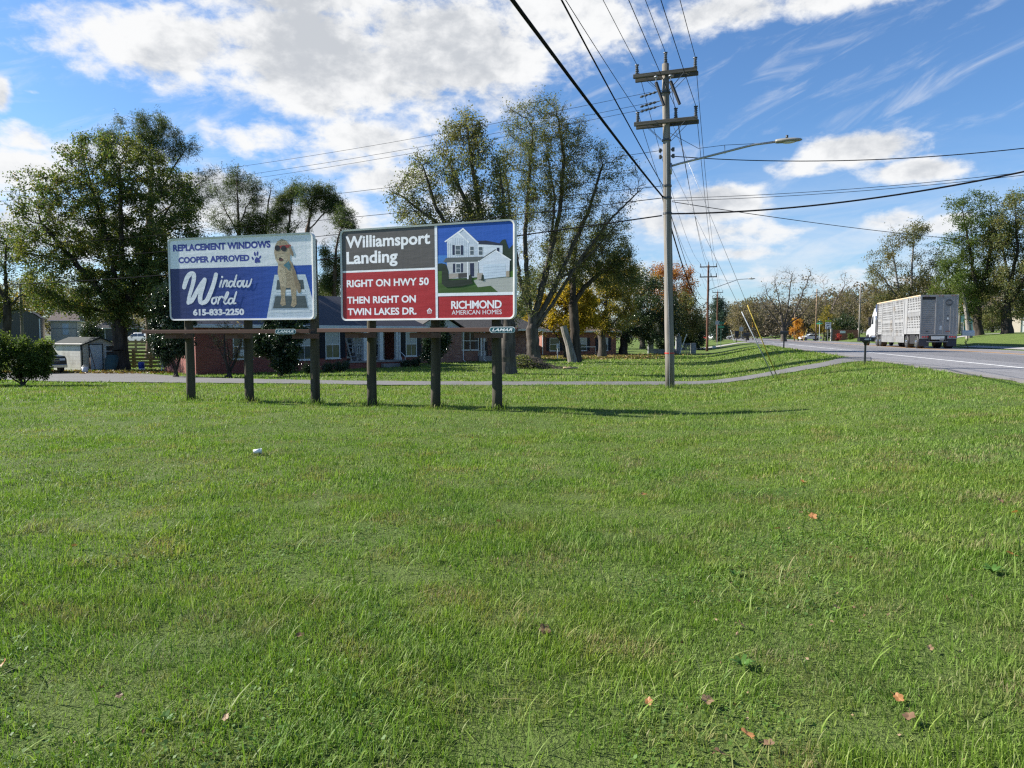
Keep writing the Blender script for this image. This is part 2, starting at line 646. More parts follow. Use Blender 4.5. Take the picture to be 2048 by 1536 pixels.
def asphalt(name, col, seam=True, patch=0.0):
    m, t, p = new_mat(name)
    g = t.n.new('ShaderNodeNewGeometry')
    P = g.outputs['Position']
    x, y, z = t.sep(P)
    s = t.m('SUBTRACT', t.m('MULTIPLY', t.m('SUBTRACT', x, P0[0]), HY), t.m('MULTIPLY', t.m('SUBTRACT', y, P0[1]), HX))
    l = t.m('ADD', t.m('MULTIPLY', t.m('SUBTRACT', x, P0[0]), HX), t.m('MULTIPLY', t.m('SUBTRACT', y, P0[1]), HY))
    sv = t.vec(t.m('MULTIPLY', s, 1.6), t.m('MULTIPLY', l, 0.05), 0.0)
    c = t.ramp(t.noise(sv, 1.2, 5.0, 0.6), [(0.3, tuple(k * 0.82 for k in col)), (0.7, tuple(k * 1.14 for k in col))])
    c = t.mix(t.smooth(t.noise(P, 0.5, 6.0, 0.65), 0.45, 0.7, 0.0, 0.35), c, tuple(k * 0.72 for k in col))
    c = t.mix(t.smooth(t.noise(P, 60.0, 3.0, 0.7), 0.4, 0.75, 0.0, 0.4), c, tuple(k * 1.5 for k in col))
    if seam:
        c = t.mix(t.m('MULTIPLY', t.smooth(t.m('ADD', s, t.m('MULTIPLY', t.noise(P, 1.2, 5.0, .65), 1.6)), 0.9, 1.9, 1.0, 0.0), .75), c, (.20, .175, .14))
        # resealed travel lane, oil-darkened middle, tar crack lines
        d = t.m('MULTIPLY', t.smooth(s, 4.3, 4.9), t.smooth(s, 8.2, 8.9, 1.0, 0.0))
        c = t.mix(t.m('MULTIPLY', d, 0.5), c, tuple(k * 0.55 for k in col))
        d = t.m('MULTIPLY', t.smooth(s, 9.8, 10.2), t.smooth(s, 13.6, 14.0, 1.0, 0.0))
        c = t.mix(t.m('MULTIPLY', d, 0.35), c, tuple(a * b for a, b in zip(col, (1.15, .95, .86))))
        nz = t.noise(t.vec(t.m('MULTIPLY', s, 0.9), t.m('MULTIPLY', l, 0.12), 2.0), 1.5, 5.0, 0.6)
        crack = t.smooth(t.m('ABSOLUTE', t.m('SUBTRACT', nz, 0.5)), 0.0, 0.007, 0.85, 0.0)
        c = t.mix(crack, c, (.018, .018, .02))
    t.l.new(c, p.inputs['Base Color'])
    p.inputs['Roughness'].default_value = 0.85
    b = t.node('ShaderNodeBump', {'Strength': 0.4, 'Distance': 0.01, 'Height': t.noise(P, 90.0, 3.0, 0.7)})
    t.l.new(b.outputs[0], p.inputs['Normal'])
    return m


def strip(name, ss, ts, zf, m, xyf=road_xy, parent=None):
    """sheet over a list of cross positions ss (each a float or function of t) at stations ts"""
    V = []
    for tt in ts:
        for s in ss:
            s_ = s(tt) if callable(s) else s
            x, y = xyf(s_, tt)
            V.append((x, y, zf(x, y, s_, tt)))
    n = len(ss)
    Fc = [(i * n + j, i * n + j + 1, (i + 1) * n + j + 1, (i + 1) * n + j) for i in range(len(ts) - 1) for j in range(n - 1)]
    b = MB()
    b.add(V, Fc, m)
    o = b.build(name, parent)
    tag(o, kind="structure")
    return o


rnd = random.Random(7)
tl = list(np.arange(-70, 60, 0.5)) + list(np.arange(60, 140, 2.0)) + list(np.arange(140, 401, 10.0))
wob = {round(float(tt), 2): (rnd.random() - .5) * 0.16 for tt in tl}
edge0 = lambda tt: 0.10 + wob.get(round(float(tt), 2), 0) + 0.12 * math.sin(tt * 0.7)
road_m = asphalt("road_asphalt", (.165, .163, .170))
road = strip("road", [edge0, 3, 6, 9.5, 12, lambda tt: float(far_edge(tt))], tl, lambda x, y, s, tt: 0.5 + 0.06 * (1 - ((s - 7) / 7.5) ** 2) * 0.6, road_m)
white = mat("road_paint_white", (.74, .74, .72), .6, var=.12, scale=9, dirt=((.3, .3, .3), .6))
yellow = mat("road_paint_yellow", (.62, .33, .07), .6, var=.12, scale=9, dirt=((.3, .25, .18), .5))
rz_ = lambda x, y, s, tt: 0.5 + 0.06 * (1 - ((s - 7) / 7.5) ** 2) * 0.6 + 0.006


def line(name, s0, s1, a, b, m):
    ts = list(np.arange(a, b, 1.0)) + [b]
    return strip(name, [s0, s1], ts, rz_, m)


line("road_marking", 2.9, 3.04, -60, 74, white)
for k in range(6):
    line("road_marking", 2.9, 3.05, 80 + k * 12, 84 + k * 12, white)
line("road_marking", 9.56, 9.72, -60, 190, yellow)
line("road_marking", 9.86, 10.02, -60, 190, yellow)
line("road_marking", 13.55, 13.68, -60, 62, white)

# gravelly asphalt drive from the road across the lawn to the yard by the shed
drive_pts = [(1740, 31.2, 6.4), (1702, 31.0, 6.0), (1682, 30.0, 5.0), (1662, 28.7, 3.6), (1640, 28.0, 2.9), (1540, 27.7, 2.6), (1440, 27.5, 2.5), (1340, 27.3, 2.5), (1200, 27.2, 2.5), (1000, 27.2, 2.6), (850, 27.3, 2.7), (700, 27.8, 2.8), (600, 28.6, 3.2), (500, 29.6, 4.2),
             (420, 30.6, 6.0), (350, 32.0, 8.0), (270, 34.0, 11.0), (180, 35.0, 12.0), (100, 35.5, 12.0), (20, 36.0, 10.0), (-80, 37.0, 6.0)]
dp = []
for i in range(len(drive_pts) - 1):
    a, b = drive_pts[i], drive_pts[i + 1]
    for k in range(8):
        f = k / 8
        dp.append(tuple(a[j] * (1 - f) + b[j] * f for j in range(3)))
dp.append(drive_pts[-1])
dm = asphalt("drive_gravel", (.115, .112, .110), False)
V, Fc = [], []
NS = 9
for i, (px, Y, wd) in enumerate(dp):
    wob_ = 0.12 * math.sin(i * 1.7) + rnd.uniform(-.1, .1)
    for j in range(NS):
        f = j / (NS - 1) - .5
        y = Y + f * wd + (wob_ if j == 0 else (-wob_ * .7 if j == NS - 1 else 0))
        q = gp(px, y)
        V.append((q.x, q.y, q.z + 0.03))
for i in range(len(dp) - 1):
    for j in range(NS - 1):
        Fc.append((i * NS + j + 1, i * NS + j, (i + 1) * NS + j, (i + 1) * NS + j + 1))
b = MB(); b.add(V, Fc, dm)
tag(b.build("driveway"), kind="structure")

# concrete side street joining beyond the lawn, cross street far off, path on the far side
conc = asphalt("side_street_concrete", (.28, .27, .255), False)
V, Fc = [], []
side = [(1390, 96, 6), (1410, 99, 7), (1440, 103, 8), (1475, 108, 9), (1500, 112, 12), (1516, 114, 16)]
for i, (px, Y, wd) in enumerate(side):
    for j in range(5):
        q = gp(px, Y + (j / 4 - .5) * wd)
        V.append((q.x, q.y, q.z + 0.06))
for i in range(len(side) - 1):
    for j in range(4):
        Fc.append((i * 5 + j + 1, i * 5 + j, (i + 1) * 5 + j, (i + 1) * 5 + j + 1))
b = MB(); b.add(V, Fc, conc)
tag(b.build("side_street"), kind="structure")
fz = lambda x, y, s, tt: float(terrain(x, y)) + 0.04
strip("far_path", [15.2, 16.6], list(np.arange(16, 56, 1.0)), fz, conc)
strip("far_driveway", [lambda tt: 14.6, 17, 19, 21, 23, 26, 30], [74, 76, 78], fz, conc)
strip("cross_street", [-34, -24, -14, -4, 0.4], [196, 200, 205, 208], lambda x, y, s, tt: float(terrain(x, y)) + 0.07, conc)

# low hills closing the horizon
hm = mat("hill_woods", (.055, .06, .045), .95, var=.4, scale=.06, bump=.8, bscale=.3)
V, Fc = [], []
N = 90
for ring, (rr, hh) in enumerate(((430, 0.0), (520, 1.0), (640, .7), (760, 0.0))):
    for i in range(N + 1):
        a = R(-70 + 140 * i / N)
        hgt = hh * (9 + 9 * vnoise(np.array([a * 30.]), np.array([0.]), 5, 4.0)[0])
        V.append((rr * math.sin(a), rr * math.cos(a), .2 + hgt))
for ring in range(3):
    for i in range(N):
        k = ring * (N + 1) + i
        Fc.append((k, k + 1, k + N + 2, k + N + 1))
b = MB(); b.add(V, Fc, hm)
tag(b.build("hills", smooth=True), kind="structure")


# ================================================================== GRASS
def grass_mat(name, stops, dry):
    m, t, p = new_mat(name)
    g = t.n.new('ShaderNodeNewGeometry')
    c = t.ramp(g.outputs['Random Per Island'], stops)
    n = t.noise(g.outputs['Position'], 1.7, 5.0, 0.62)
    r2 = t.m('FRACT', t.m('MULTIPLY', g.outputs['Random Per Island'], 37.3))
    dryf = t.m('MULTIPLY', t.smooth(n, 0.47, 0.64), t.m('GREATER_THAN', r2, 0.36))
    c = t.mix(t.m('MULTIPLY', dryf, 0.78), c, dry)
    n0 = t.noise(g.outputs['Position'], 0.45, 5.0, 0.65)
    c = t.mix(t.smooth(n0, 0.42, 0.62, 0.0, 0.7), c, t.mix(1.0, c, (1.22, 1.10, .9), 'MULTIPLY'))
    n9 = t.noise(g.outputs['Position'], 1.1, 5.0, 0.65)
    c = t.mix(t.smooth(n9, 0.50, 0.66, 0.0, 0.75), c, t.mix(1.0, c, (.66, .80, .82), 'MULTIPLY'))
    t.l.new(c, p.inputs['Base Color'])
    p.inputs['Roughness'].default_value = 0.55
    p.inputs['Specular IOR Level'].default_value = 0.2
    tr = t.node('ShaderNodeBsdfTranslucent', {'Color': t.mix(1.0, c, (1.1, 1.25, .6), 'MULTIPLY')})
    mx = t.node('ShaderNodeMixShader', {0: 0.36})
    t.l.new(p.outputs[0], mx.inputs[1])
    t.l.new(tr.outputs[0], mx.inputs[2])
    t.l.new(mx.outputs[0], t.n['Material Output'].inputs[0])
    return m


blade_m = grass_mat("grass_blade", [(0.0, (.072, .132, .018)), (.35, (.122, .212, .030)), (.7, (.170, .264, .044)), (.92, (.222, .298, .075)), (1.0, (.29, .32, .16))], (.25, .205, .115))
clover_m = grass_mat("clover_leaf", [(0.0, (.07, .15, .025)), (.6, (.11, .20, .045)), (1.0, (.15, .24, .07))], (.10, .13, .05))

grs = np.random.RandomState(11)


DPX = np.array([d_[0] for d_ in dp][::-1]); DYC = np.array([d_[1] for d_ in dp][::-1]); DWD = np.array([d_[2] for d_ in dp][::-1])


def off_drive(x, y):
    """True where the turf grows: not on the drive, with a ragged margin"""
    px = 1024 + F * x / (y + .1)
    yc, wd = np.interp(px, DPX, DYC), np.interp(px, DPX, DWD)
    return np.abs(y - yc) > wd * .5 - .05 + .35 * (vnoise(x, y, 61, .6) - .6)


def scatter(y0, y1, dens, fade=True):
    """points on the lawn between two depths, density per square metre"""
    xm = y1 * 0.78 + 4.6
    n = int((y1 - y0) * 2 * xm * dens)
    y = grs.uniform(y0, y1, n)
    x = grs.uniform(-xm, xm, n)
    s, _ = road_st(x, y)
    k = (np.abs(x) < y * 0.78 + 4.6) & (s < 0.05 + 0.5 * (vnoise(x, y, 8, .5) - .45))
    return x[k], y[k]


def gz(x, y):
    s, _ = road_st(x, y)
    nr = (1 - sstep(30, 60, np.hypot(x, y)))
    return terrain(x, y) + nr * (1 - sstep(-1.5, -.4, s)) * (0.05 * (vnoise(x, y, 3, 2.3) - .5) + 0.025 * (vnoise(x, y, 4, .9) - .5))


def blades(x, y, hgt, wid, seg, lean=0.5):
    n = len(x)
    z = gz(x, y)
    # combed by the mower and the wind: leaning follows a slow field plus scatter
    fld = vnoise(x, y, 21, 0.7) * 6.28 + vnoise(x, y, 22, 0.2) * 3.0
    ang = fld + grs.normal(0, 1.7, n)
    L = hgt * grs.lognormal(0, .33, n)
    bend = np.abs(grs.normal(lean, .3, n)) * L
    wv = wid * grs.uniform(.6, 1.35, n)
    side = ang + grs.uniform(.9, 2.2, n)
    dxy = np.stack([np.cos(ang), np.sin(ang)], -1)
    sxy = np.stack([np.cos(side), np.sin(side)], -1)
    up = np.sqrt(np.maximum(L ** 2 - (bend * .85) ** 2, (.22 * L) ** 2))
    base = np.stack([x, y, z - .004], -1)
    rows = []
    for k in range(seg):
        f = k / seg
        c = base.copy()
        c[:, :2] += dxy * (bend * f ** 1.7)[:, None]
        c[:, 2] += up * (f - .22 * f * f) / .78
        wk = (wv * (1 - .55 * f ** 1.5) * .5)[:, None]
        a, b2 = c.copy(), c.copy()
        a[:, :2] -= sxy * wk
        b2[:, :2] += sxy * wk
        rows += [a, b2]
    tip = base.copy()
    tip[:, :2] += dxy * bend[:, None]
    tip[:, 2] += up
    rows.append(tip)
    nv = len(rows)
    V = np.stack(rows, 1).reshape(-1, 3)
    o = (np.arange(n) * nv)[:, None]
    tris = []
    for k in range(seg - 1):
        i = 2 * k
        tris += [(i, i + 1, i + 3), (i, i + 3, i + 2)]
    i = 2 * (seg - 1)
    tris.append((i, i + 1, i + 2))
    T = np.concatenate([o + np.array(tr)[None, :] for tr in tris], 0)
    return V, T


Vs, Ts, off = [], [], 0


def lay(V, T):
    global off
    Vs.append(V)
    Ts.append(T + off)
    off += len(V)


for (y0, y1, dens, h, wd, seg) in ((.2, 1.9, 3000, .034, .005, 2), (1.9, 4.2, 10500, .034, .0036, 3), (4.2, 7.0, 5600, .034, .0050, 2), (7.0, 11.0, 2300, .036, .0074, 2), (11.0, 17.0, 1100, .038, .0115, 1), (17, 28, 420, .055, .020, 1), (28, 44, 90, .07, .045, 1), (44, 75, 26, .08, .075, 1)):
    x, y = scatter(y0, y1, dens)
    tuft = vnoise(x, y, 31, .55) * .7 + vnoise(x, y, 32, .16) * .5
    dryp = vnoise(x, y, 33, .9)
    keep = grs.rand(len(x)) < np.clip(.35 + tuft - .9 * np.clip(dryp * .6 + vnoise(x, y, 34, .35) * .5 - .62, 0, 1) * 2.2, .12, 1.0)
    x, y, tuft = x[keep], y[keep], tuft[keep]
    on = off_drive(x, y)
    x, y, tuft = x[on], y[on], tuft[on]
    lay(*blades(x, y, h * (.55 + .95 * tuft ** 1.5), wd, seg))
# long strands standing in tufts and the pale underside of bent ones
for (y0, y1, n_t, per) in ((2.0, 4.5, 46, 24), (4.5, 8.0, 60, 18), (8.0, 13.0, 50, 10)):
    cx, cy = scatter(y0, y1, n_t / ((y1 - y0) * 2 * (y1 * .78 + 1.4)))
    x = np.repeat(cx, per) + grs.normal(0, .05, len(cx) * per)
    y = np.repeat(cy, per) + grs.normal(0, .05, len(cx) * per)
    lay(*blades(x, y, .09, .0050 if y1 < 5 else .0065, 4, .75))
# rank grass the mower misses round the posts, pole, anchor and mailbox
for (px, Y, rad_, nb) in ((383, 17.85, .13, 120), (500, 17.35, .13, 120), (632, 16.86, .13, 120), (745, 16.15, .13, 120), (872, 15.6, .13, 120), (994, 15.0, .13, 140), (1340, 24.0, .2, 140), (1728, 25.6, .1, 110), (1556, 24.1, .1, 80)):
    q = gp(px, Y)
    a_ = grs.uniform(0, 6.28, nb)
    r_ = rad_ + np.abs(grs.normal(0, .07, nb))
    lay(*blades(q.x + np.cos(a_) * r_, q.y + np.sin(a_) * r_, .13, .010, 3, .5))
x, y = scatter(2.0, 6.0, 110)
lay(*blades(x, y, .10, .0065, 4, .95))
lawn = np_mesh("lawn_grass", np.concatenate(Vs), np.concatenate(Ts), [blade_m])
tag(lawn, "green mown lawn grass with longer tufts covering the open ground", "grass", kind="stuff")

# clover and broad weeds low in the turf
x, y = scatter(2.0, 8.0, 900)
k = vnoise(x, y, 41, .8) > .58
x, y = x[k], y[k]
n = len(x)
c = np.stack([x, y, gz(x, y) + grs.uniform(.008, .035, n)], -1)
a = grs.uniform(0, 6.28, n)
sz = grs.uniform(.004, .0105, n)
tl_ = grs.normal(0, .35, (n, 2))
u = np.stack([np.cos(a), np.sin(a), tl_[:, 0]], -1) * sz[:, None]
v = np.stack([-np.sin(a), np.cos(a), tl_[:, 1]], -1) * sz[:, None]
V = np.stack([c - u, c - .6 * v - .2 * u, c + .25 * u - .9 * v, c + u, c + .25 * u + .9 * v, c - .6 * u * .3 + .6 * v], 1).reshape(-1, 3)
Fq = (np.arange(n) * 6)[:, None] + np.arange(6)[None]
cl = np_mesh("clover", V, Fq, [clover_m])
tag(cl, "small clover leaves spread low through the lawn", "clover", kind="stuff")

# ================================================================== TREES
def bark(name, col):
    m = mat(name, col, .92, var=.6, scale=7, bump=1.0, bscale=12, stretch=(1, 1, .16), spec=.15, dirt=(tuple(c * .45 for c in col), .8))
    return m


BARK_GREY = bark("bark_grey", (.085, .074, .063))
BARK_DARK = bark("bark_dark", (.055, .046, .038))
BARK_PALE = bark("bark_pale", (.20, .185, .165))
BARK_PINE = bark("bark_pine", (.105, .075, .055))
TWIG_BROWN = bark("bark_twig", (.15, .125, .11))

LEAF_MAPLE = leaf_mat("leaf_maple", [(0, (.038, .070, .018)), (.45, (.066, .106, .026)), (.75, (.110, .140, .034)), (.94, (.17, .16, .042)), (1, (.22, .15, .05))], ((.15, .14, .034), .38))
LEAF_OLIVE = leaf_mat("leaf_olive", [(0, (.060, .082, .030)), (.5, (.106, .130, .046)), (.8, (.158, .168, .064)), (1, (.26, .22, .09))], ((.20, .17, .06), .45))
LEAF_PALE = leaf_mat("leaf_pale", [(0, (.055, .07, .025)), (.5, (.10, .115, .045)), (1, (.20, .17, .07))], ((.19, .14, .05), .5))
LEAF_YELLOW = leaf_mat("leaf_yellow", [(0, (.17, .14, .012)), (.5, (.36, .25, .020)), (1, (.50, .34, .03))], ((.13, .14, .02), .6))
LEAF_YOLIVE = leaf_mat("leaf_yellow_olive", [(0, (.07, .08, .02)), (.5, (.15, .14, .03)), (1, (.34, .24, .03))], ((.36, .25, .025), .75))
LEAF_RUST = leaf_mat("leaf_rust", [(0, (.18, .06, .018)), (.5, (.32, .115, .028)), (1, (.44, .21, .06))], ((.34, .19, .08), .7))
LEAF_DARK = leaf_mat("leaf_dark", [(0, (.018, .034, .012)), (.6, (.034, .056, .020)), (1, (.066, .090, .032))], None, .15, .32)
LEAF_HOLLY = leaf_mat("leaf_holly", [(0, (.012, .026, .012)), (.6, (.024, .046, .02)), (1, (.05, .075, .034))], None, .12, .25)
LEAF_SHRUB = leaf_mat("leaf_shrub", [(0, (.028, .055, .010)), (.5, (.055, .095, .016)), (1, (.115, .15, .03))], ((.13, .15, .03), .4))
LEAF_BROWN = leaf_mat("leaf_brown", [(0, (.10, .085, .058)), (.5, (.165, .138, .088)), (1, (.25, .195, .115))], ((.135, .138, .07), .65))
LEAF_ORANGE = leaf_mat("leaf_orange", [(0, (.28, .11, .018)), (.5, (.46, .20, .03)), (1, (.55, .33, .05))], None)
NEEDLE = leaf_mat("needle_green", [(0, (.028, .050, .018)), (.5, (.054, .084, .026)), (1, (.105, .125, .040))], ((.12, .13, .03), .5), .35)
NEEDLE_BLUE = leaf_mat("needle_blue", [(0, (.022, .048, .034)), (1, (.06, .10, .065))], None, .2)


def grow(att, pos0, par0, D, rs, kill=2.0, trop=(0, 0, .12), iters=220, infl=None, jit=.32):
    cap = 40000
    pos = np.zeros((cap, 3)); par = np.full(cap, -1)
    n = len(pos0)
    pos[:n] = pos0; par[:n] = par0
    dist = np.linalg.norm(att[:, None] - pos[None, :n], axis=2)
    ni = dist.argmin(1); nd = dist.min(1)
    alive = np.ones(len(att), bool)
    kids = np.zeros(cap, int)
    trop = np.array(trop)
    for it in range(iters):
        a = np.where(alive)[0]
        if len(a) == 0:
            break
        if infl:
            q = a[nd[a] < infl]
            a = q if len(q) else a
        v = att[a] - pos[ni[a]]
        v /= np.linalg.norm(v, axis=1)[:, None] + 1e-9
        acc = np.zeros((n, 3))
        np.add.at(acc, ni[a], v)
        g = np.unique(ni[a])
        g = g[kids[g] < 5]
        if len(g) == 0:
            break
        d = acc[g]
        d /= np.linalg.norm(d, axis=1)[:, None] + 1e-9
        d += trop + rs.normal(0, jit, d.shape)
        d /= np.linalg.norm(d, axis=1)[:, None] + 1e-9
        m = len(g)
        if n + m >= cap:
            break
        pos[n:n + m] = pos[g] + d * D
        par[n:n + m] = g
        kids[g] += 1
        q = np.where(alive)[0]
        dd = np.linalg.norm(att[q][:, None] - pos[None, n:n + m], axis=2)
        am, mm = dd.argmin(1), dd.min(1)
        b = mm < nd[q]
        nd[q[b]] = mm[b]
        ni[q[b]] = am[b] + n
        alive[q[nd[q] < kill * D]] = False
        n += m
    return pos[:n], par[:n]


def tube_edges(A, B, ra, rb, k):
    """frusta from A to B"""
    d = B - A
    L = np.linalg.norm(d, axis=1)[:, None] + 1e-9
    d = d / L
    ref = np.where(np.abs(d[:, :1]) < .8, np.array([[1., 0, 0]]), np.array([[0, 1., 0]]))
    u = ref - d * (ref * d).sum(1)[:, None]
    u /= np.linalg.norm(u, axis=1)[:, None]
    q = np.cross(d, u)
    ang = np.arange(k) * 2 * math.pi / k
    ring = u[:, None] * np.cos(ang)[None, :, None] + q[:, None] * np.sin(ang)[None, :, None]
    ext = np.minimum(rb, .15)[:, None] * d * .4
    V = np.concatenate([A[:, None] - ext[:, None] + ring * ra[:, None, None], B[:, None] + ext[:, None] + ring * rb[:, None, None]], 1)
    o = (np.arange(len(A)) * 2 * k)[:, None]
    Fs = []
    for i in range(k):
        j = (i + 1) % k
        Fs.append(o + np.array([[i, j, k + j, k + i]]))
    return V.reshape(-1, 3), np.concatenate(Fs, 0)


def leaf_quads(C, size, rs, aspect=.55, droop=.0):
    n = len(C)
    a = rs.normal(0, 1, (n, 3)); a[:, 2] -= droop
    a /= np.linalg.norm(a, axis=1)[:, None]
    b = rs.normal(0, 1, (n, 3))
    b -= a * (a * b).sum(1)[:, None]
    b /= np.linalg.norm(b, axis=1)[:, None]
    s = (size * rs.uniform(.6, 1.3, n))[:, None]
    c = np.cross(a, b)
    V = np.stack([C - a * s * .5, C - b * s * aspect * .5 + c * s * .08, C + a * s * .5, C + b * s * aspect * .5 + c * s * .08], 1).reshape(-1, 3)
    return V, (np.arange(n) * 4)[:, None] + np.arange(4)[None]


def make_tree(name, base_px, Y, stems, blobs, trunk_r, bark_m, leaf_m, leaves=9000, lsize=.13, seed=1, density=1.0, D=None, label=None, cat="tree", group=None,
              tip_r=.012, twigs=3, twig_len=1.6, aspect=.55, trop=(0, 0, .10), needles=0, gap=.25, depth=1.0, crown_name="crown", clus=.9, z0=None, shell=0.0, bare=False, base_z=None):
    """stems and crown masses are read off the photograph in pixels at the tree's own distance and grown as a real 3-D skeleton.
    blob = (px, py, rx, ry[, leaf amount[, depth offset as a share of radius]])"""
    rs = np.random.RandomState(seed)
    base = gp(base_px, Y)
    if base_z is not None:
        base.z = base_z
    sc = Y / F

    def loc(px, py, dy=0.0):
        q = at(px, py, Y) - base
        return np.array([q.x, q.y + dy, q.z])
    A, wts = [], []
    area = sum(b[2] * b[3] for b in blobs) * sc * sc
    H = max(b_[2] for b_ in [loc(bx[0], bx[1] - bx[3]) for bx in blobs])
    D = D or H / 34.0
    for bl in blobs:
        px, py, rx, ry = bl[:4]
        lw = bl[4] if len(bl) > 4 else 1.0
        off_ = bl[5] if len(bl) > 5 else rs.uniform(-.5, .5)
        c = loc(px, py)
        r = np.array([rx * sc, (rx + ry) * .5 * sc * depth, ry * sc])
        c[1] += off_ * r[1]
        n = max(12, int(density * 34 * (r[0] * r[2]) ** .75 / (D * D) ** .75 * .5))
        v = rs.normal(0, 1, (n, 3)); v /= np.linalg.norm(v, axis=1)[:, None]
        rad = rs.uniform(shell, 1, n) ** (1 / 3.0)
        A.append(c + v * rad[:, None] * r * 1.05)
        wts.append(np.full(n, lw))
    A = np.concatenate(A); wts = np.concatenate(wts)
    A = A[A[:, 2] > .25]
    pos, par = [np.zeros(3)], [-1]
    fixed = {}
    for st in stems:
        pts = [loc(p[0], p[1], (p[2] if len(p) > 2 else 0.0)) for p in st]
        j = int(np.argmin([np.linalg.norm(q - pts[0]) for q in pos]))
        cur = pos[j]
        for q in pts:
            L = np.linalg.norm(q - cur)
            k = max(1, int(L / D))
            if L < .3 * D:
                continue
            sq = pos[j]
            for i in range(1, k + 1):
                w_ = rs.normal(0, D * .07, 3) if i < k else 0
                pos.append(sq + (q - sq) * i / k + w_)
                par.append(j)
                j = len(pos) - 1
            cur = pos[j]
    pos, par = grow(A, np.array(pos), np.array(par), D, rs, trop=trop)
    n = len(pos)
    cnt = np.zeros(n); nk = np.zeros(n, int)
    for i in range(n - 1, 0, -1):
        if nk[i] == 0:
            cnt[i] = 1
        cnt[par[i]] += cnt[i]
        nk[par[i]] += 1
    pexp = math.log(trunk_r / tip_r) / math.log(max(cnt[0], 3))
    rad = tip_r * np.maximum(cnt, 1) ** pexp
    i = np.arange(1, n)
    pa = par[i]
    main = np.zeros(n, bool)
    order = np.argsort(cnt[i])
    best = np.full(n, -1)
    best[pa[order]] = i[order]
    ra = np.where(best[pa] == i, rad[pa], np.minimum(rad[i] * 1.12, rad[pa]))
    # flare of the roots
    zb = pos[pa][:, 2]
    ra = ra * (1 + .38 * np.exp(-np.maximum(zb, 0) / (trunk_r * 1.3)))
    rb = rad[i] * (1 + .38 * np.exp(-np.maximum(pos[i][:, 2], 0) / (trunk_r * 1.3)))
    Vs_, Fs_, o = [], [], 0
    for lo, hi, k in ((.07, 99, 9), (.022, .07, 5), (0, .022, 3)):
        q = (rb >= lo) & (rb < hi)
        if q.any():
            V, Fc = tube_edges(pos[pa][q], pos[i][q], ra[q], rb[q], k)
            Vs_.append(V); Fs_.append(Fc + o); o += len(V)
    tips = np.where((cnt <= 3) & (np.arange(n) > 0))[0]
    tdir = pos[tips] - pos[par[tips]]
    tdir /= np.linalg.norm(tdir, axis=1)[:, None] + 1e-9
    if twigs:
        tt = np.repeat(np.arange(len(tips)), twigs)
        d = tdir[tt] * .8 + rs.normal(0, .55, (len(tt), 3)); d[:, 2] += .15
        d /= np.linalg.norm(d, axis=1)[:, None]
        L = D * twig_len * rs.uniform(.4, 1.2, len(tt))
        S = pos[tips][tt] - tdir[tt] * (D * rs.uniform(0, 1, len(tt)))[:, None]
        M = S + d * (L * .55)[:, None]
        d2 = d + rs.normal(0, .3, d.shape); d2 /= np.linalg.norm(d2, axis=1)[:, None]
        E = M + d2 * (L * .45)[:, None]
        tr = np.full(len(tt), tip_r * .6)
        for (a_, b_, r1, r2) in ((S, M, tr, tr * .75), (M, E, tr * .75, tr * .4)):
            V, Fc = tube_edges(a_, b_, r1, r2, 3)
            Vs_.append(V); Fs_.append(Fc + o); o += len(V)
        LP = np.concatenate([M, E, pos[tips]])
    else:
        LP = pos[tips]
    root = empty(name, base, 0, label, cat, group)
    np_mesh("trunk", np.concatenate(Vs_), np.concatenate(Fs_), [bark_m], root, smooth=True)
    if leaves and leaf_m is not None:
        # leaf amount of the nearest crown mass, thinned by a slow field so that light shows through
        wl = np.ones(len(LP))
        near_ = np.zeros(len(LP), int)
        for c0 in range(0, len(LP), 4000):
            near_[c0:c0 + 4000] = np.linalg.norm(LP[c0:c0 + 4000, None] - A[None, ::max(1, len(A) // 500)], axis=2).argmin(1)
        wl = wts[::max(1, len(A) // 500)][near_]
        f = vnoise(LP[:, 0] + LP[:, 1] * .6, LP[:, 2] + LP[:, 1] * .8, seed + 50, D * 3.2)
        wl = wl * np.clip((f - gap) * 3.2, 0.03, 1)
        wl /= wl.sum()
        ch = rs.choice(len(LP), leaves, p=wl)
        if needles:
            C0 = LP[ch] + rs.normal(0, D * .5, (leaves, 3))
            C = np.repeat(C0, needles, 0)
            C = C + rs.normal(0, lsize * .45, C.shape)
            V, Fc = leaf_quads(C, lsize, rs, aspect)
        else:
            C = LP[ch] + rs.normal(0, D * clus * .55, (leaves, 3))
            V, Fc = leaf_quads(C, lsize, rs, aspect, .3)
        np_mesh(crown_name, V, Fc, [leaf_m], root)
    return root


def shrub(name, base_px, Y, blobs, leaf_m, leaves, lsize, seed, label, cat="shrub", group=None, stems=5, bark_m=None, **kw):
    sc = Y / F
    rs = np.random.RandomState(seed + 900)
    top = min(b[1] - b[3] * .3 for b in blobs)
    cx = sum(b[0] for b in blobs) / len(blobs)
    bz = gp(base_px, Y)
    by = 768 - 0  # placeholder, replaced below
    st = []
    # stems splay from the root collar
    d = bz - Vector((0, 0, CAMZ))
    c_, s_ = math.cos(PITCH), math.sin(PITCH)
    dep = d.y * c_ - d.z * s_
    by = 768 - F * (d.y * s_ + d.z * c_) / dep
    for b in blobs[:stems]:
        st.append([(base_px + rs.uniform(-3, 3), by - 2), (base_px * .6 + b[0] * .4, by * .55 + b[1] * .45, rs.uniform(-.3, .3)), (b[0], b[1], rs.uniform(-.3, .3))])
    return make_tree(name, base_px, Y, st, blobs, kw.pop('trunk_r', .05), bark_m or BARK_DARK, leaf_m, leaves, lsize, seed, label=label, cat=cat, group=group,
                     crown_name=kw.pop('crown_name', "foliage"), tip_r=kw.pop('tip_r', .005), **kw)


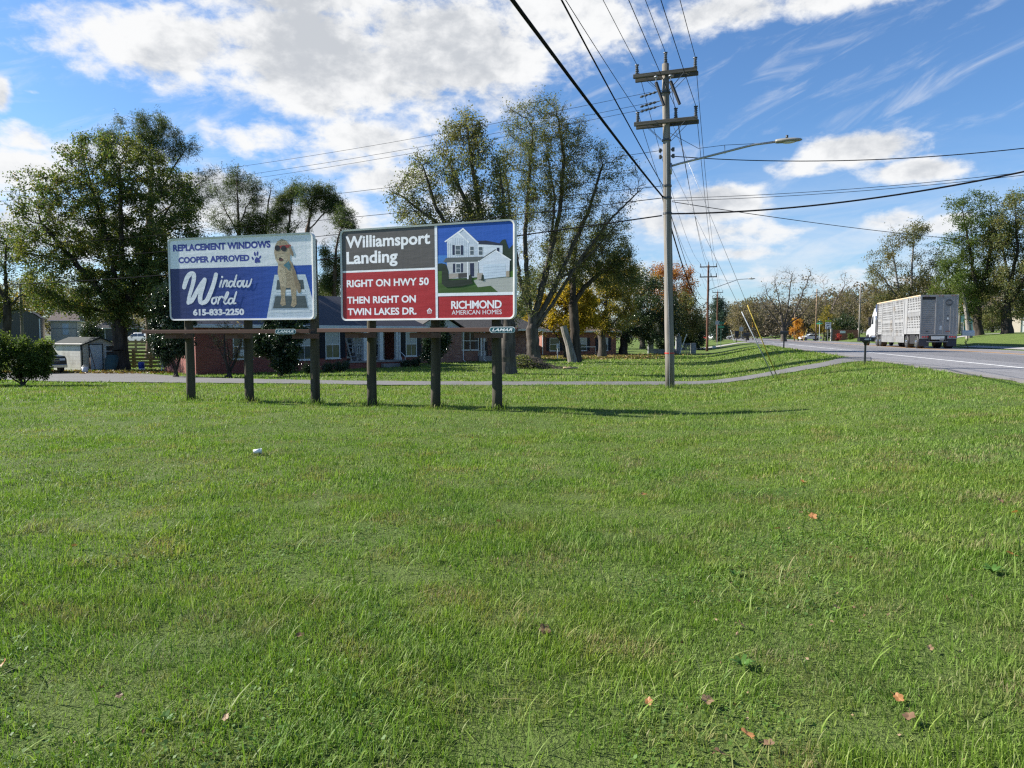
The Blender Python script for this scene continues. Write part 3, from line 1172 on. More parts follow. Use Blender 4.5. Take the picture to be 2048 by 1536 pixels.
# ---- big trees around the houses
make_tree("maple_tree", 242, 44, [[(242, 738), (239, 660), (232, 600), (225, 520), (200, 430), (180, 360)], [(239, 655), (246, 560), (243, 450), (240, 350)], [(239, 650), (262, 570), (300, 480), (335, 420)],
                                 [(236, 640), (190, 570), (120, 490), (80, 440)], [(240, 620), (290, 560), (360, 520)], [(236, 630), (160, 610), (110, 600)]],
          [(150, 420, 95, 85), (100, 400, 60, 60, .6), (230, 345, 95, 75), (180, 320, 55, 45, .7), (310, 400, 80, 85), (350, 470, 60, 70), (95, 490, 60, 60, .8), (220, 500, 150, 80, 1.3), (330, 570, 85, 70, 1.2), (200, 600, 120, 45, 1.3), (130, 570, 70, 50), (280, 630, 70, 30, 1.2)],
          .42, BARK_DARK, LEAF_MAPLE, 120000, .14, 3, label="tall dark green maple beside the metal garden shed", D=.30, gap=.02, cat="tree")
pine_kw = dict(needles=5, aspect=.14, twigs=3, twig_len=1.8, gap=.26, trop=(0, 0, .08), density=1.3)
make_tree("pine_tree", 300, 62, [[(300, 690), (298, 540), (299, 420), (304, 340), (296, 270)], [(300, 420), (350, 330), (370, 300)], [(299, 440), (360, 400), (420, 350)], [(304, 340), (250, 300)], [(299, 470), (350, 430), (400, 400)]],
          [(290, 258, 62, 26, 1.6), (335, 285, 48, 24, 1.5), (228, 292, 42, 22), (262, 278, 40, 22, 1.2), (372, 300, 26, 16), (388, 296, 16, 12), (418, 350, 18, 9), (395, 385, 30, 12), (330, 380, 34, 14, .7), (370, 420, 30, 12, .7), (330, 315, 40, 20, .8)],
          .32, BARK_PINE, NEEDLE, 5865, .24, 5, label="tallest pine, umbrella top rising behind the maple by the shed", D=.42, **pine_kw)
make_tree("pine_tree", 478, 66, [[(478, 700), (479, 560), (478, 450), (474, 380), (473, 345)], [(479, 470), (440, 400)], [(479, 500), (505, 430)], [(478, 520), (450, 450)], [(478, 450), (505, 390)]],
          [(472, 362, 44, 20), (440, 385, 26, 22), (505, 385, 26, 26, .7), (450, 425, 30, 14), (430, 440, 20, 20, .8), (492, 452, 24, 10, 1.2), (500, 415, 22, 16, .6), (462, 400, 30, 16, .7)],
          .22, BARK_PINE, NEEDLE, 3449, .24, 6, label="straight thin pine, leftmost of the pines above the blue and white billboard", group="pines behind the brick house", D=.42, **pine_kw)
make_tree("pine_tree", 530, 67, [[(530, 700), (530, 560), (531, 470), (536, 410), (545, 360)], [(531, 470), (560, 420), (570, 395)], [(531, 500), (500, 450)]],
          [(530, 446, 42, 8, 1.8), (505, 432, 24, 9, 1.3), (552, 440, 26, 9), (548, 385, 28, 34, .08), (520, 470, 34, 8, 1.2), (560, 400, 22, 24, .1)],
          .2, BARK_PINE, NEEDLE, 2587, .24, 7, label="half bare pine with flat yellow green boughs above the blue and white billboard", group="pines behind the brick house", D=.42, **pine_kw)
make_tree("pine_tree", 576, 65, [[(576, 700), (575, 560), (576, 460), (582, 410), (586, 380)], [(576, 480), (605, 440)], [(576, 500), (550, 460)]],
          [(588, 384, 18, 18), (575, 402, 30, 14), (565, 425, 26, 10, 1.1), (602, 440, 26, 9, 1.2), (590, 460, 34, 8, 1.2), (560, 450, 20, 9)],
          .2, BARK_PINE, NEEDLE, 2932, .24, 8, label="pine with layered flat boughs, between the half bare pine and the rounded pine", group="pines behind the brick house", D=.42, **pine_kw)
make_tree("pine_tree", 612, 63, [[(612, 700), (613, 540), (614, 470), (622, 420), (634, 385)], [(614, 465), (650, 425), (672, 415)], [(622, 425), (606, 395)]],
          [(628, 380, 26, 12, 1.3), (650, 388, 26, 16, 1.5), (668, 405, 22, 14, 1.4), (684, 425, 14, 12), (640, 405, 26, 12), (610, 402, 14, 12), (690, 436, 8, 8)],
          .2, BARK_PINE, NEEDLE, 3449, .24, 9, label="pine with a rounded dark crown leaning right, above the billboard corner with the dog", group="pines behind the brick house", D=.42, **pine_kw)
make_tree("pine_tree", 668, 60, [[(668, 700), (668, 590), (672, 500), (690, 430)], [(670, 540), (650, 500)]],
          [(694, 428, 14, 14), (688, 445, 26, 12), (700, 452, 22, 10), (672, 462, 26, 10), (668, 490, 18, 14), (655, 520, 18, 18), (672, 535, 20, 22), (660, 570, 26, 22, 1.3)],
          .2, BARK_PINE, NEEDLE, 3794, .24, 10, label="low bushy pine showing in the gap between the two billboards", D=.42, **pine_kw)

# silver maples
make_tree("silver_maple", 1014, 36, [[(1015, 750), (1013, 700), (1018, 650), (1006, 590), (975, 500), (955, 400), (940, 300), (932, 240)], [(1013, 690), (985, 610), (920, 500), (870, 410), (845, 330)], [(1013, 670), (960, 580), (880, 480), (820, 410)],
                                     [(1018, 650), (1030, 560), (1010, 440), (1000, 340)], [(975, 500), (930, 400), (895, 320)], [(1018, 655), (1040, 620), (1060, 560)], [(985, 560), (905, 470), (800, 390)]],
          [(935, 255, 34, 30, 1.5), (945, 300, 38, 34, 1.1), (885, 330, 46, 40, .55), (850, 345, 44, 38, .5), (820, 385, 44, 32, .4), (905, 400, 60, 46, .5), (835, 425, 50, 34, .5), (970, 340, 36, 50, .7), (985, 430, 44, 46, .8), (935, 440, 50, 34, .9), (870, 450, 50, 24, .7), (1000, 390, 30, 40, .6), (915, 350, 36, 44, .7), (860, 380, 40, 34, .5), (965, 400, 40, 40, .7), (800, 410, 26, 20, .3), (905, 270, 26, 30, .7)],
          .40, BARK_GREY, LEAF_OLIVE, 30000, .105, 13, label="thinly leaved silver maple behind the red billboard, thick trunk nearest the driveway", group="silver maples on the lawn", D=.26, twigs=4, twig_len=2.3, tip_r=.012, gap=.12, density=1.3, trop=(0, 0, .03))
make_tree("silver_maple", 1068, 50, [[(1068, 722), (1066, 680), (1062, 640), (1054, 560), (1050, 470), (1058, 360), (1066, 260)], [(1066, 660), (1078, 600), (1098, 520), (1120, 420), (1128, 310), (1112, 220)], [(1068, 650), (1096, 600), (1134, 520), (1178, 420), (1205, 330)],
                                     [(1070, 660), (1110, 600), (1160, 520), (1220, 440), (1275, 385)], [(1064, 640), (1040, 560), (1022, 440), (1010, 330)], [(1098, 520), (1110, 400), (1090, 280)], [(1120, 560), (1190, 500), (1240, 440)]],
          [(1050, 240, 50, 38, 1.0), (1095, 225, 40, 30, .8), (1130, 280, 50, 46, 1.4), (1060, 300, 56, 50, 1.1), (1185, 315, 38, 40, 1.0), (1195, 360, 40, 36, 1.0), (1020, 360, 40, 60, .6), (1100, 370, 70, 52, 1.3), (1165, 400, 56, 46, .8), (1060, 430, 50, 50, .6), (1235, 400, 46, 40, .12), (1265, 380, 26, 26, .08), (1200, 450, 46, 36, .4), (1130, 450, 60, 40, .7), (1240, 440, 30, 24, .25), (1060, 520, 46, 46, .5), (1120, 540, 50, 40, .5), (1180, 500, 46, 40, .5), (1050, 590, 26, 40, .6), (1086, 270, 34, 60, 1.0), (1088, 400, 34, 50, .9), (1225, 350, 34, 40, .8), (1160, 260, 26, 30, .8), (1150, 340, 40, 50, .9), (1030, 280, 26, 34, .8), (1250, 320, 20, 26, .3)],
          .43, BARK_GREY, LEAF_OLIVE, 46000, .115, 14, label="tallest silver maple, wide fan of limbs between red billboard and utility pole", group="silver maples on the lawn", D=.32, twigs=4, twig_len=2.2, tip_r=.014, gap=.12, density=1.3, trop=(0, 0, .03))
t3 = make_tree("silver_maple", 1152, 52, [[(1153, 722), (1152, 690), (1148, 655), (1135, 610), (1112, 585), (1085, 570)], [(1150, 665), (1146, 600), (1146, 540), (1156, 470)], [(1146, 610), (1168, 575), (1200, 545), (1250, 520)], [(1146, 560), (1180, 500), (1200, 470)], [(1148, 580), (1130, 530), (1115, 490)]],
               [(1180, 480, 66, 40), (1215, 500, 50, 36, 1.2), (1130, 500, 50, 44, .8), (1195, 545, 56, 34, 1.1), (1235, 530, 36, 30), (1110, 540, 36, 30, .7), (1160, 520, 50, 40), (1220, 465, 36, 28, .9), (1250, 560, 30, 26)],
               .34, BARK_DARK, LEAF_OLIVE, 38000, .115, 15, label="dark limbed maple with a sawn off twin trunk, on the lawn before the yellow trees", D=.32, twigs=3, tip_r=.011, gap=.12)
stub = MB()
q0 = [at(1146, 722, 51.6) - gp(1152, 52), at(1138, 690, 51.6) - gp(1152, 52), at(1131, 668, 51.6) - gp(1152, 52), at(1127, 652, 51.6) - gp(1152, 52)]
q0[0].z = -.1
stub.tube(q0, [.36, .27, .25, .24], BARK_PALE, 10)
stub.build("sawn_trunk", t3, smooth=False)

make_tree("yellow_maple", 1131, 64, [[(1131, 720), (1130, 690), (1132, 660), (1130, 610)], [(1131, 690), (1105, 660), (1080, 650)], [(1131, 685), (1160, 650), (1185, 640)]],
          [(1128, 605, 36, 30), (1098, 622, 30, 34), (1160, 615, 36, 36), (1090, 652, 30, 22, .9), (1130, 640, 50, 26), (1175, 645, 30, 24), (1060, 655, 16, 24), (1150, 585, 30, 26, .9)],
          .18, BARK_DARK, LEAF_YELLOW, 24000, .19, 16, label="small bright yellow maple in front of the low red brick house", D=.42, gap=.1, twigs=2)
make_tree("ash_tree", 1204, 70, [[(1204, 714), (1204, 680), (1202, 660), (1190, 630), (1172, 600)], [(1203, 670), (1212, 620), (1214, 560), (1220, 530)], [(1203, 665), (1228, 645), (1250, 620)], [(1200, 660), (1170, 630), (1150, 600)]],
          [(1195, 615, 40, 34, 1.0), (1225, 600, 40, 40, .7), (1240, 560, 44, 38, .6), (1205, 560, 40, 34, .5), (1175, 590, 34, 30, .8), (1230, 650, 36, 26, 1.0), (1255, 610, 26, 30, .6), (1220, 530, 30, 22, .3)],
          .36, BARK_GREY, LEAF_YOLIVE, 20000, .18, 17, label="grey trunked tree with yellowing olive leaves over a carpet of fallen leaves", D=.45, gap=.16, twigs=3)
make_tree("magnolia_tree", 1246, 80, [[(1246, 702), (1248, 670), (1260, 630), (1280, 590)], [(1248, 680), (1220, 660)], [(1250, 665), (1310, 640)]],
          [(1262, 655, 46, 30, 1.2), (1296, 640, 46, 46, 1.2), (1320, 600, 36, 40), (1275, 600, 40, 36), (1225, 665, 30, 20), (1310, 668, 40, 22, 1.2), (1345, 650, 20, 36), (1290, 565, 26, 26, .8)],
          .40, BARK_DARK, LEAF_DARK, 21000, .20, 18, label="broad dark evergreen spreading behind the stone gate pillars", D=.5, gap=.05, twigs=2)
make_tree("hackberry_tree", 1285, 98, [[(1285, 700), (1284, 660), (1278, 610), (1270, 560)], [(1285, 660), (1305, 600), (1315, 560)]],
          [(1262, 570, 40, 36), (1288, 572, 28, 30, .8), (1250, 610, 36, 34), (1285, 615, 40, 34), (1270, 545, 28, 20, .6), (1235, 575, 26, 30, .6), (1290, 650, 50, 30)],
          .34, BARK_GREY, LEAF_YOLIVE, 20000, .19, 56, label="yellowing olive tree rising behind the broad dark evergreen, left of the near utility pole", D=.55, gap=.08, twigs=3, tip_r=.014)
make_tree("oak_tree", 1345, 118, [[(1345, 700), (1345, 640), (1340, 580), (1330, 550)], [(1345, 630), (1372, 580)]],
          [(1330, 548, 36, 22), (1362, 552, 28, 26), (1312, 575, 28, 26), (1345, 585, 44, 30), (1378, 570, 16, 22), (1374, 600, 20, 30), (1350, 625, 34, 30), (1305, 600, 26, 26)],
          .35, BARK_GREY, LEAF_RUST, 15000, .26, 19, label="rust orange oak crowning the trees behind the near utility pole", D=.75, gap=.08, twigs=2)
make_tree("willow_oak", 1368, 93, [[(1358, 700), (1356, 672), (1362, 640), (1372, 610)], [(1356, 672), (1344, 640)], [(1358, 665), (1385, 640)]],
          [(1366, 612, 30, 26), (1385, 640, 26, 30), (1350, 640, 26, 34), (1372, 655, 36, 26), (1342, 610, 18, 26, .8), (1398, 655, 14, 22), (1365, 590, 18, 16, .7)],
          .22, BARK_GREY, LEAF_PALE, 12500, .20, 20, label="grey green rounded tree between the two tall utility poles", D=.55, gap=.1, twigs=2)
shrub("evergreen_shrub", 1388, 95, [(1385, 682, 22, 16), (1398, 670, 14, 22), (1370, 684, 14, 10), (1402, 688, 8, 8)], LEAF_DARK, 5000, .2, 21, "black green shrub at the foot of the grey green tree by the breeze block wall", D=.4, gap=.02)
make_tree("spruce_tree", 1436, 150, [[(1436, 692), (1436, 640), (1436, 602)]],
          [(1436, 606, 7, 12), (1436, 622, 13, 12), (1436, 640, 18, 12), (1437, 656, 20, 12), (1437, 672, 18, 10)],
          .25, BARK_DARK, NEEDLE_BLUE, 1700, .5, 22, label="blue green conifer just right of the brown utility pole", D=.8, needles=5, aspect=.2, twigs=2, gap=.03)

# the great bare tree at the bend and its neighbours
make_tree("bare_tree", 1568, 128, [[(1567, 676), (1567, 655), (1562, 625), (1556, 590), (1550, 560)], [(1567, 660), (1575, 620), (1580, 575), (1584, 550)], [(1567, 658), (1592, 620), (1610, 575), (1620, 550)], [(1567, 660), (1545, 630), (1520, 600)], [(1567, 655), (1598, 635), (1625, 600)], [(1562, 630), (1535, 590), (1530, 570)]],
          [(1556, 575, 26, 28), (1590, 570, 26, 28), (1618, 565, 20, 26), (1530, 590, 22, 24), (1615, 600, 26, 26), (1570, 605, 40, 26), (1528, 620, 22, 20), (1625, 625, 18, 20), (1565, 550, 18, 14)],
          .42, BARK_GREY, LEAF_BROWN, 900, .3, 23, label="great bare tree with a fan of grey limbs left of the brick entrance wall", D=.62, twigs=5, twig_len=2.2, tip_r=.022, gap=.2)

bgk = dict(D=.9, twigs=3, twig_len=1.8, tip_r=.024, gap=.12)
make_tree("brown_tree", 1495, 165, [[(1495, 678), (1495, 650), (1490, 620)], [(1495, 650), (1510, 620)]],
          [(1490, 615, 24, 20), (1475, 640, 20, 22), (1510, 630, 22, 24), (1495, 655, 30, 16)], .3, BARK_GREY, LEAF_BROWN, 5500, .33, 24,
          label="grey brown tree behind the orange traffic signals at the bend", group="trees along the far road bend", **bgk)
BT2 = make_tree("brown_tree", 1655, 190, [[(1655, 672), (1655, 640), (1650, 600), (1648, 570)], [(1655, 640), (1672, 600), (1690, 570)], [(1655, 645), (1630, 610)]],
                [(1650, 560, 18, 22, .05), (1690, 560, 20, 24, .05), (1660, 600, 34, 26, .8), (1690, 610, 26, 26, .8), (1635, 620, 26, 26), (1670, 640, 40, 20)], .4, TWIG_BROWN, LEAF_BROWN, 6500, .36, 25,
                label="bare topped brown tree behind the grey light pole and brick wall", group="trees along the far road bend", **bgk)
make_tree("brown_tree", 1450, 215, [[(1450, 680), (1450, 650)]], [(1450, 655, 18, 14), (1462, 640, 16, 20), (1436, 662, 14, 10)], .25, BARK_GREY, LEAF_BROWN, 3200, .4, 26,
          label="hazy brown tree beyond the white car at the side street", group="trees along the far road bend", **bgk)
make_tree("round_cedar", 1750, 152, [[(1750, 672), (1750, 640), (1750, 590)]], [(1748, 592, 28, 30), (1766, 610, 26, 34), (1732, 615, 24, 36), (1748, 640, 40, 26), (1772, 640, 22, 26)], .3, BARK_DARK, LEAF_BROWN, 13000, .30, 27,
          label="dark rounded tree above the cab of the livestock truck", D=.8, twigs=2, tip_r=.02, gap=.02)
make_tree("orange_maple", 1596, 150, [[(1596, 676), (1596, 655)]], [(1596, 650, 12, 14), (1604, 662, 10, 10), (1588, 662, 9, 10)], .12, BARK_DARK, LEAF_ORANGE, 2200, .26, 28, label="small orange maple beside the great bare tree", D=.5, twigs=2, gap=.05)
make_tree("orange_maple", 1646, 158, [[(1648, 674), (1648, 650)], ], [(1650, 640, 16, 18), (1662, 655, 14, 14), (1636, 655, 14, 14), (1652, 622, 12, 14, .7)], .15, BARK_DARK, LEAF_YOLIVE, 3800, .26, 29, label="golden maple behind the speed limit sign", D=.6, twigs=2, gap=.05)
make_tree("yew_tree", 1690, 172, [[(1690, 672), (1690, 650)]], [(1690, 645, 24, 18), (1708, 655, 18, 14), (1672, 655, 18, 14)], .2, BARK_DARK, LEAF_DARK, 5200, .3, 30, label="dark evergreen mound behind the brick entrance wall", D=.7, twigs=2, gap=.02)

# trees beyond the livestock truck
make_tree("sycamore_tree", 1815, 88, [[(1815, 670), (1813, 640), (1800, 590), (1788, 520), (1780, 480)], [(1814, 650), (1822, 580), (1826, 500), (1828, 460)], [(1814, 645), (1848, 590), (1866, 540)], [(1806, 610), (1770, 560), (1735, 525)]],
          [(1790, 475, 30, 24, 1.1), (1830, 470, 30, 22, 1.0), (1775, 510, 26, 24), (1845, 510, 32, 30, .7), (1750, 530, 24, 14, .7), (1795, 540, 40, 26, .6), (1850, 560, 40, 34, .9), (1760, 560, 30, 24, .6), (1815, 590, 50, 26, 1.0), (1780, 610, 40, 20, 1.0)],
          .34, BARK_PALE, LEAF_PALE, 17000, .19, 31, label="pale half bare tree rising behind the livestock trailer", D=.52, twigs=3, tip_r=.015, gap=.2)
make_tree("oak_tree", 1956, 80, [[(1957, 672), (1955, 630), (1952, 580), (1940, 500), (1925, 420)], [(1955, 620), (1975, 540), (1985, 460), (1980, 400)], [(1954, 600), (1920, 560), (1895, 540)], [(1953, 590), (1990, 560)]],
          [(1932, 410, 34, 24, 1.0), (1965, 425, 36, 34, .8), (1935, 460, 44, 40), (1985, 470, 44, 46), (1905, 500, 30, 34, .4), (1900, 540, 36, 30, 1.2), (1950, 530, 56, 40, 1.3), (1890, 585, 36, 26, 1.2), (1940, 595, 44, 26, 1.3), (1990, 560, 40, 40, 1.1)],
          .42, BARK_DARK, LEAF_SHRUB, 36000, .18, 32, label="tall leafy tree with a browning top behind the trailer, beside the teal house", group="roadside trees right of the truck", D=.5, twigs=3, tip_r=.014, gap=.12)
make_tree("oak_tree", 2012, 78, [[(2014, 670), (2012, 620), (2020, 560), (2005, 500), (1995, 440)], [(2012, 620), (2050, 560), (2080, 480)], [(2016, 590), (2035, 500), (2030, 420)]],
          [(2025, 415, 40, 34), (2045, 460, 50, 44), (2000, 480, 40, 40), (2060, 540, 50, 50), (2010, 560, 44, 36), (2085, 480, 60, 60), (2040, 610, 50, 26), (1985, 620, 30, 20), (2120, 560, 60, 60)],
          .48, BARK_DARK, LEAF_OLIVE, 34000, .19, 33, label="thick trunked dark tree at the right edge, in front of the cream house", group="roadside trees right of the truck", D=.5, twigs=3, tip_r=.014, gap=.1)
make_tree("oak_tree", 1937, 77, [[(1938, 672), (1934, 640), (1930, 600), (1920, 560)], [(1936, 650), (1942, 610)]],
          [(1915, 600, 24, 24), (1935, 610, 24, 20), (1925, 575, 24, 26, .8)], .26, BARK_PALE, LEAF_SHRUB, 5200, .16, 34, label="slim pale trunked tree just right of the trailer's back corner", group="roadside trees right of the truck", D=.45, twigs=2, gap=.12)
for (px, Y, bl, lb, sd_, lm) in (
        (1985, 125, [(1985, 630, 30, 22), (1965, 640, 26, 18), (2010, 640, 26, 16)], "olive thicket between the two big trunks right of the truck", 35, LEAF_OLIVE),
        (1925, 135, [(1920, 620, 20, 16), (1935, 632, 16, 14)], "orange tinged bush above the teal house roof", 36, LEAF_ORANGE),
        (2070, 120, [(2070, 600, 40, 50), (2100, 560, 50, 60)], "dark tree past the cream house at the right edge", 37, LEAF_DARK)):
    make_tree("background_tree", px, Y, [[(px, 668), (px, 640)]], bl, .2, BARK_DARK, lm, 5200, .24, sd_, label=lb, D=.7, twigs=2, gap=.05)

# left edge and the shade behind the houses
make_tree("left_elm", 12, 58, [[(12, 700), (14, 620), (10, 540), (15, 470)], [(14, 620), (50, 580)], [(12, 600), (-40, 520)]],
          [(8, 470, 34, 34, .8), (20, 520, 44, 36), (50, 560, 40, 36), (-40, 520, 60, 60), (20, 590, 50, 36), (80, 600, 40, 24), (-60, 600, 60, 40)], .3, BARK_DARK, LEAF_MAPLE, 16000, .16, 38,
          label="dark tree at the left edge in front of the grey barn", D=.42, gap=.1)
DK = dict(D=.8, twigs=2, tip_r=.018, gap=.04)
for (px, Y, bl, lb, sd_, lm, nl) in (
        (60, 150, [(60, 590, 60, 40), (20, 600, 50, 40), (110, 600, 50, 40)], "olive wood edge behind the grey barn", 40, LEAF_YOLIVE, 11000),
        (190, 140, [(190, 610, 60, 36), (150, 590, 50, 36), (240, 600, 50, 40)], "dull green tree behind the cream cottage", 41, LEAF_OLIVE, 11000),
        (330, 120, [(330, 590, 50, 46), (370, 560, 40, 50), (300, 620, 50, 30)], "brown green tree beyond the white parked SUV", 42, LEAF_BROWN, 10000),
        (430, 100, [(430, 570, 50, 60), (400, 520, 36, 40, .6), (480, 590, 50, 50)], "dark green tree hidden mostly by the blue billboard", 43, LEAF_OLIVE, 10000),
        (560, 85, [(560, 590, 50, 50), (610, 600, 40, 40)], "dark tree behind the left end of the brick roof", 44, LEAF_DARK, 8000),
        (655, 72, [(655, 590, 34, 30), (690, 610, 40, 30), (630, 600, 26, 24)], "rounded evergreen above the metal roof between the billboards", 45, LEAF_DARK, 9000),
        (770, 78, [(770, 600, 60, 44), (720, 610, 50, 34), (820, 610, 50, 34)], "dark green tree behind the red billboard", 46, LEAF_DARK, 9000),
        (900, 90, [(900, 610, 60, 40), (960, 600, 50, 50), (990, 560, 40, 50)], "brown leaved tree behind the grey shingled house", 47, LEAF_BROWN, 9000),
        (2060, 100, [(2030, 625, 26, 14), (2075, 615, 40, 30)], "low olive thicket in front of the cream house", 55, LEAF_OLIVE, 6000),
        (1045, 100, [(1045, 600, 36, 40), (1070, 570, 36, 40, .7)], "dark tree between the two biggest trunks on the lawn", 48, LEAF_OLIVE, 6500)):
    make_tree("background_tree", px, Y, [[(px, 690), (px, 630)], [(px, 650), (bl[-1][0], bl[-1][1])]], bl, .25, BARK_DARK, lm, nl, .24, sd_, label=lb, **DK)
shrub("dark_conifer", 178, 52, [(178, 655, 14, 18), (172, 668, 24, 16), (190, 672, 22, 14)], LEAF_DARK, 4500, .14, 49, "dark conifer behind the garden shed roof", D=.28, gap=.02)

# evergreens and shrubs against the brick house
shrub("holly_tree", 352, 35, [(345, 640, 30, 38), (362, 680, 26, 34), (330, 690, 20, 30), (375, 620, 24, 34), (318, 660, 18, 24), (350, 600, 30, 30), (318, 625, 22, 28), (328, 588, 20, 24), (308, 690, 12, 20)], LEAF_HOLLY, 38000, .12, 50, "glossy holly tree left of the first billboard post", cat="tree", trunk_r=.12, D=.2, gap=.03)
shrub("magnolia_bush", 560, 35.5, [(555, 660, 34, 26), (585, 680, 26, 36), (530, 690, 26, 30), (575, 720, 22, 18), (550, 640, 30, 16), (600, 650, 18, 24)], LEAF_HOLLY, 26000, .13, 51, "glossy dark bush on a short trunk in front of the brick house", trunk_r=.13, D=.2, gap=.05)
shrub("crape_myrtle", 458, 34.5, [(455, 680, 30, 36, .5), (430, 680, 18, 28, .3), (485, 670, 20, 30, .4), (445, 655, 26, 18, .2), (470, 700, 18, 22, .4)], LEAF_BROWN, 700, .09, 52, "leafless crape myrtle with many thin stems at the brick wall", trunk_r=.16, D=.17, twigs=4, twig_len=2.0, tip_r=.007)
shrub("evergreen_bush", 872, 43.5, [(872, 660, 18, 16), (866, 685, 22, 20), (885, 680, 20, 18), (858, 708, 16, 14, .6), (880, 640, 14, 12, .7)], LEAF_HOLLY, 14000, .13, 53, "rounded dark bush between the two brick houses", trunk_r=.1, D=.2, gap=.05)
for k, (px, Y, rx, ry, lb) in enumerate(((622, 37.5, 16, 10, "low round bush at the brick wall by the third billboard post"), (655, 39.0, 13, 9, "low clipped bush left of the porch steps"), (682, 39.5, 16, 12, "taller bush against the left end of the porch"),
                                         (812, 44.5, 12, 6, "small bush under the right window of the red brick house"), (832, 45.0, 8, 8, "small bush at the right corner of the red brick house"))):
    py = 768 - 0
    b0 = gp(px, Y)
    dep = b0.y * math.cos(PITCH) - (b0.z - CAMZ) * math.sin(PITCH)
    py = 768 - F * (b0.y * math.sin(PITCH) + (b0.z - CAMZ) * math.cos(PITCH)) / dep
    shrub("foundation_bush", px, Y, [(px, py - ry, rx, ry), (px + rx * .5, py - ry * 1.3, rx * .6, ry * .7), (px - rx * .5, py - ry * .8, rx * .6, ry * .7)], LEAF_HOLLY, 3000, .07, 60 + k, lb, group="bushes along the brick house", D=.13, gap=.02)
shrub("privet_shrub", 45, 25.5, [(45, 715, 46, 40), (15, 730, 40, 36), (75, 720, 26, 40), (50, 695, 34, 24), (5, 700, 36, 30), (78, 745, 20, 20), (-30, 720, 36, 40)], LEAF_SHRUB, 40000, .07, 70, "broad leafy green shrub at the left edge before the gravel yard", trunk_r=.07, D=.13, gap=.06, twigs=3)

# clumps of woodland one cannot tell apart, far off
rs = np.random.RandomState(5)
C = []
for (a0, a1, rr, hh, n) in ((-62, -20, 230, 13, 46), (-22, 12, 230, 9, 34), (12, 24, 330, 15, 34), (17, 36, 262, 14.5, 46), (28, 62, 215, 14, 46)):
    for k in range(n):
        a = R(a0 + (a1 - a0) * (k + rs.uniform(0, 1)) / n)
        r = rr + rs.uniform(-16, 16)
        h_ = hh * rs.uniform(.55, 1.12)
        wd = h_ * rs.uniform(.30, .48)
        x0, y0 = r * math.sin(a), r * math.cos(a)
        m = int(330 * wd * wd / 16) + 200
        v = rs.normal(0, 1, (m, 3)); v /= np.linalg.norm(v, axis=1)[:, None]
        v *= (rs.uniform(.35, 1, m) ** .5)[:, None]
        C.append(np.stack([x0 + v[:, 0] * wd, y0 + v[:, 1] * wd, tz(x0, y0) + h_ * .52 + v[:, 2] * h_ * .5], -1))
C = np.concatenate(C)
V, Fc = leaf_quads(C, .85, rs, .6)
LEAF_FAR = leaf_mat("leaf_far", [(0, (.075, .068, .05)), (.5, (.12, .10, .07)), (1, (.175, .14, .095))], ((.085, .095, .05), .7), .25, pscale=.05)
tag(np_mesh("distant_woods", V, Fc, [LEAF_FAR]), "brown autumn woods far beyond the houses and the road bend", "woods", kind="stuff")

# ================================================================== UTILITY POLES AND WIRES
POLE_GREY = mat("pole_wood_grey", (.195, .180, .160), .92, var=.45, scale=9, bump=1.0, bscale=22, stretch=(1, 1, .05), dirt=((.075, .062, .05), .85), spec=.2)
POLE_RED = mat("pole_wood_red", (.125, .062, .042), .85, var=.22, scale=4, bump=.8, bscale=16, stretch=(1, 1, .06), spec=.2)
POLE_TAN = mat("pole_wood_tan", (.22, .16, .105), .9, var=.2, scale=4, stretch=(1, 1, .06), spec=.2)
ARM_WOOD = mat("crossarm_wood", (.085, .080, .070), .9, var=.25, scale=5, bump=.6, bscale=20, stretch=(.1, 1, 1), spec=.2)
STEEL = mat("galvanised_steel", (.33, .34, .35), .45, .75, var=.12, scale=8)
DARKSTEEL = mat("dark_steel", (.07, .075, .08), .5, .6, var=.2)
PORCELAIN = mat("insulator_grey", (.085, .092, .10), .8, var=.1, spec=.05)
BLACK_RUBBER = mat("black_rubber", (.018, .018, .02), .6, var=.2)
WIRE_BLACK = mat("wire_black", (.016, .016, .019), .95, var=.1, spec=.02)
WIRE_ALU = mat("wire_aluminium", (.022, .023, .028), .95, .0, var=.1, spec=.02)
LAMP_GREY = mat("lamp_housing", (.22, .215, .195), .5, var=.1, scale=3)
LENS = mat("lamp_lens", (.55, .55, .5), .2, var=.05)
RED_TAPE = mat("red_tape", (.5, .04, .03), .6, var=.1)


def insulator(b, x, y, z, h=.30, r=.075, m=None, ax=None):
    """ribbed post insulator standing on z"""
    n = 5
    pts, rad = [], []
    for k in range(n):
        f = k / n
        pts += [(x, y, z + h * f), (x, y, z + h * (f + .35 / n)), (x, y, z + h * (f + .7 / n))]
        rad += [r * .5, r * (1 - .25 * f), r * .5]
    pts.append((x, y, z + h)); rad.append(r * .45)
    b.tube(pts, rad, m or PORCELAIN, 8)
    b.box((x, y, z + h + .02), (.12, .05, .04), DARKSTEEL)


class Pole:
    pass


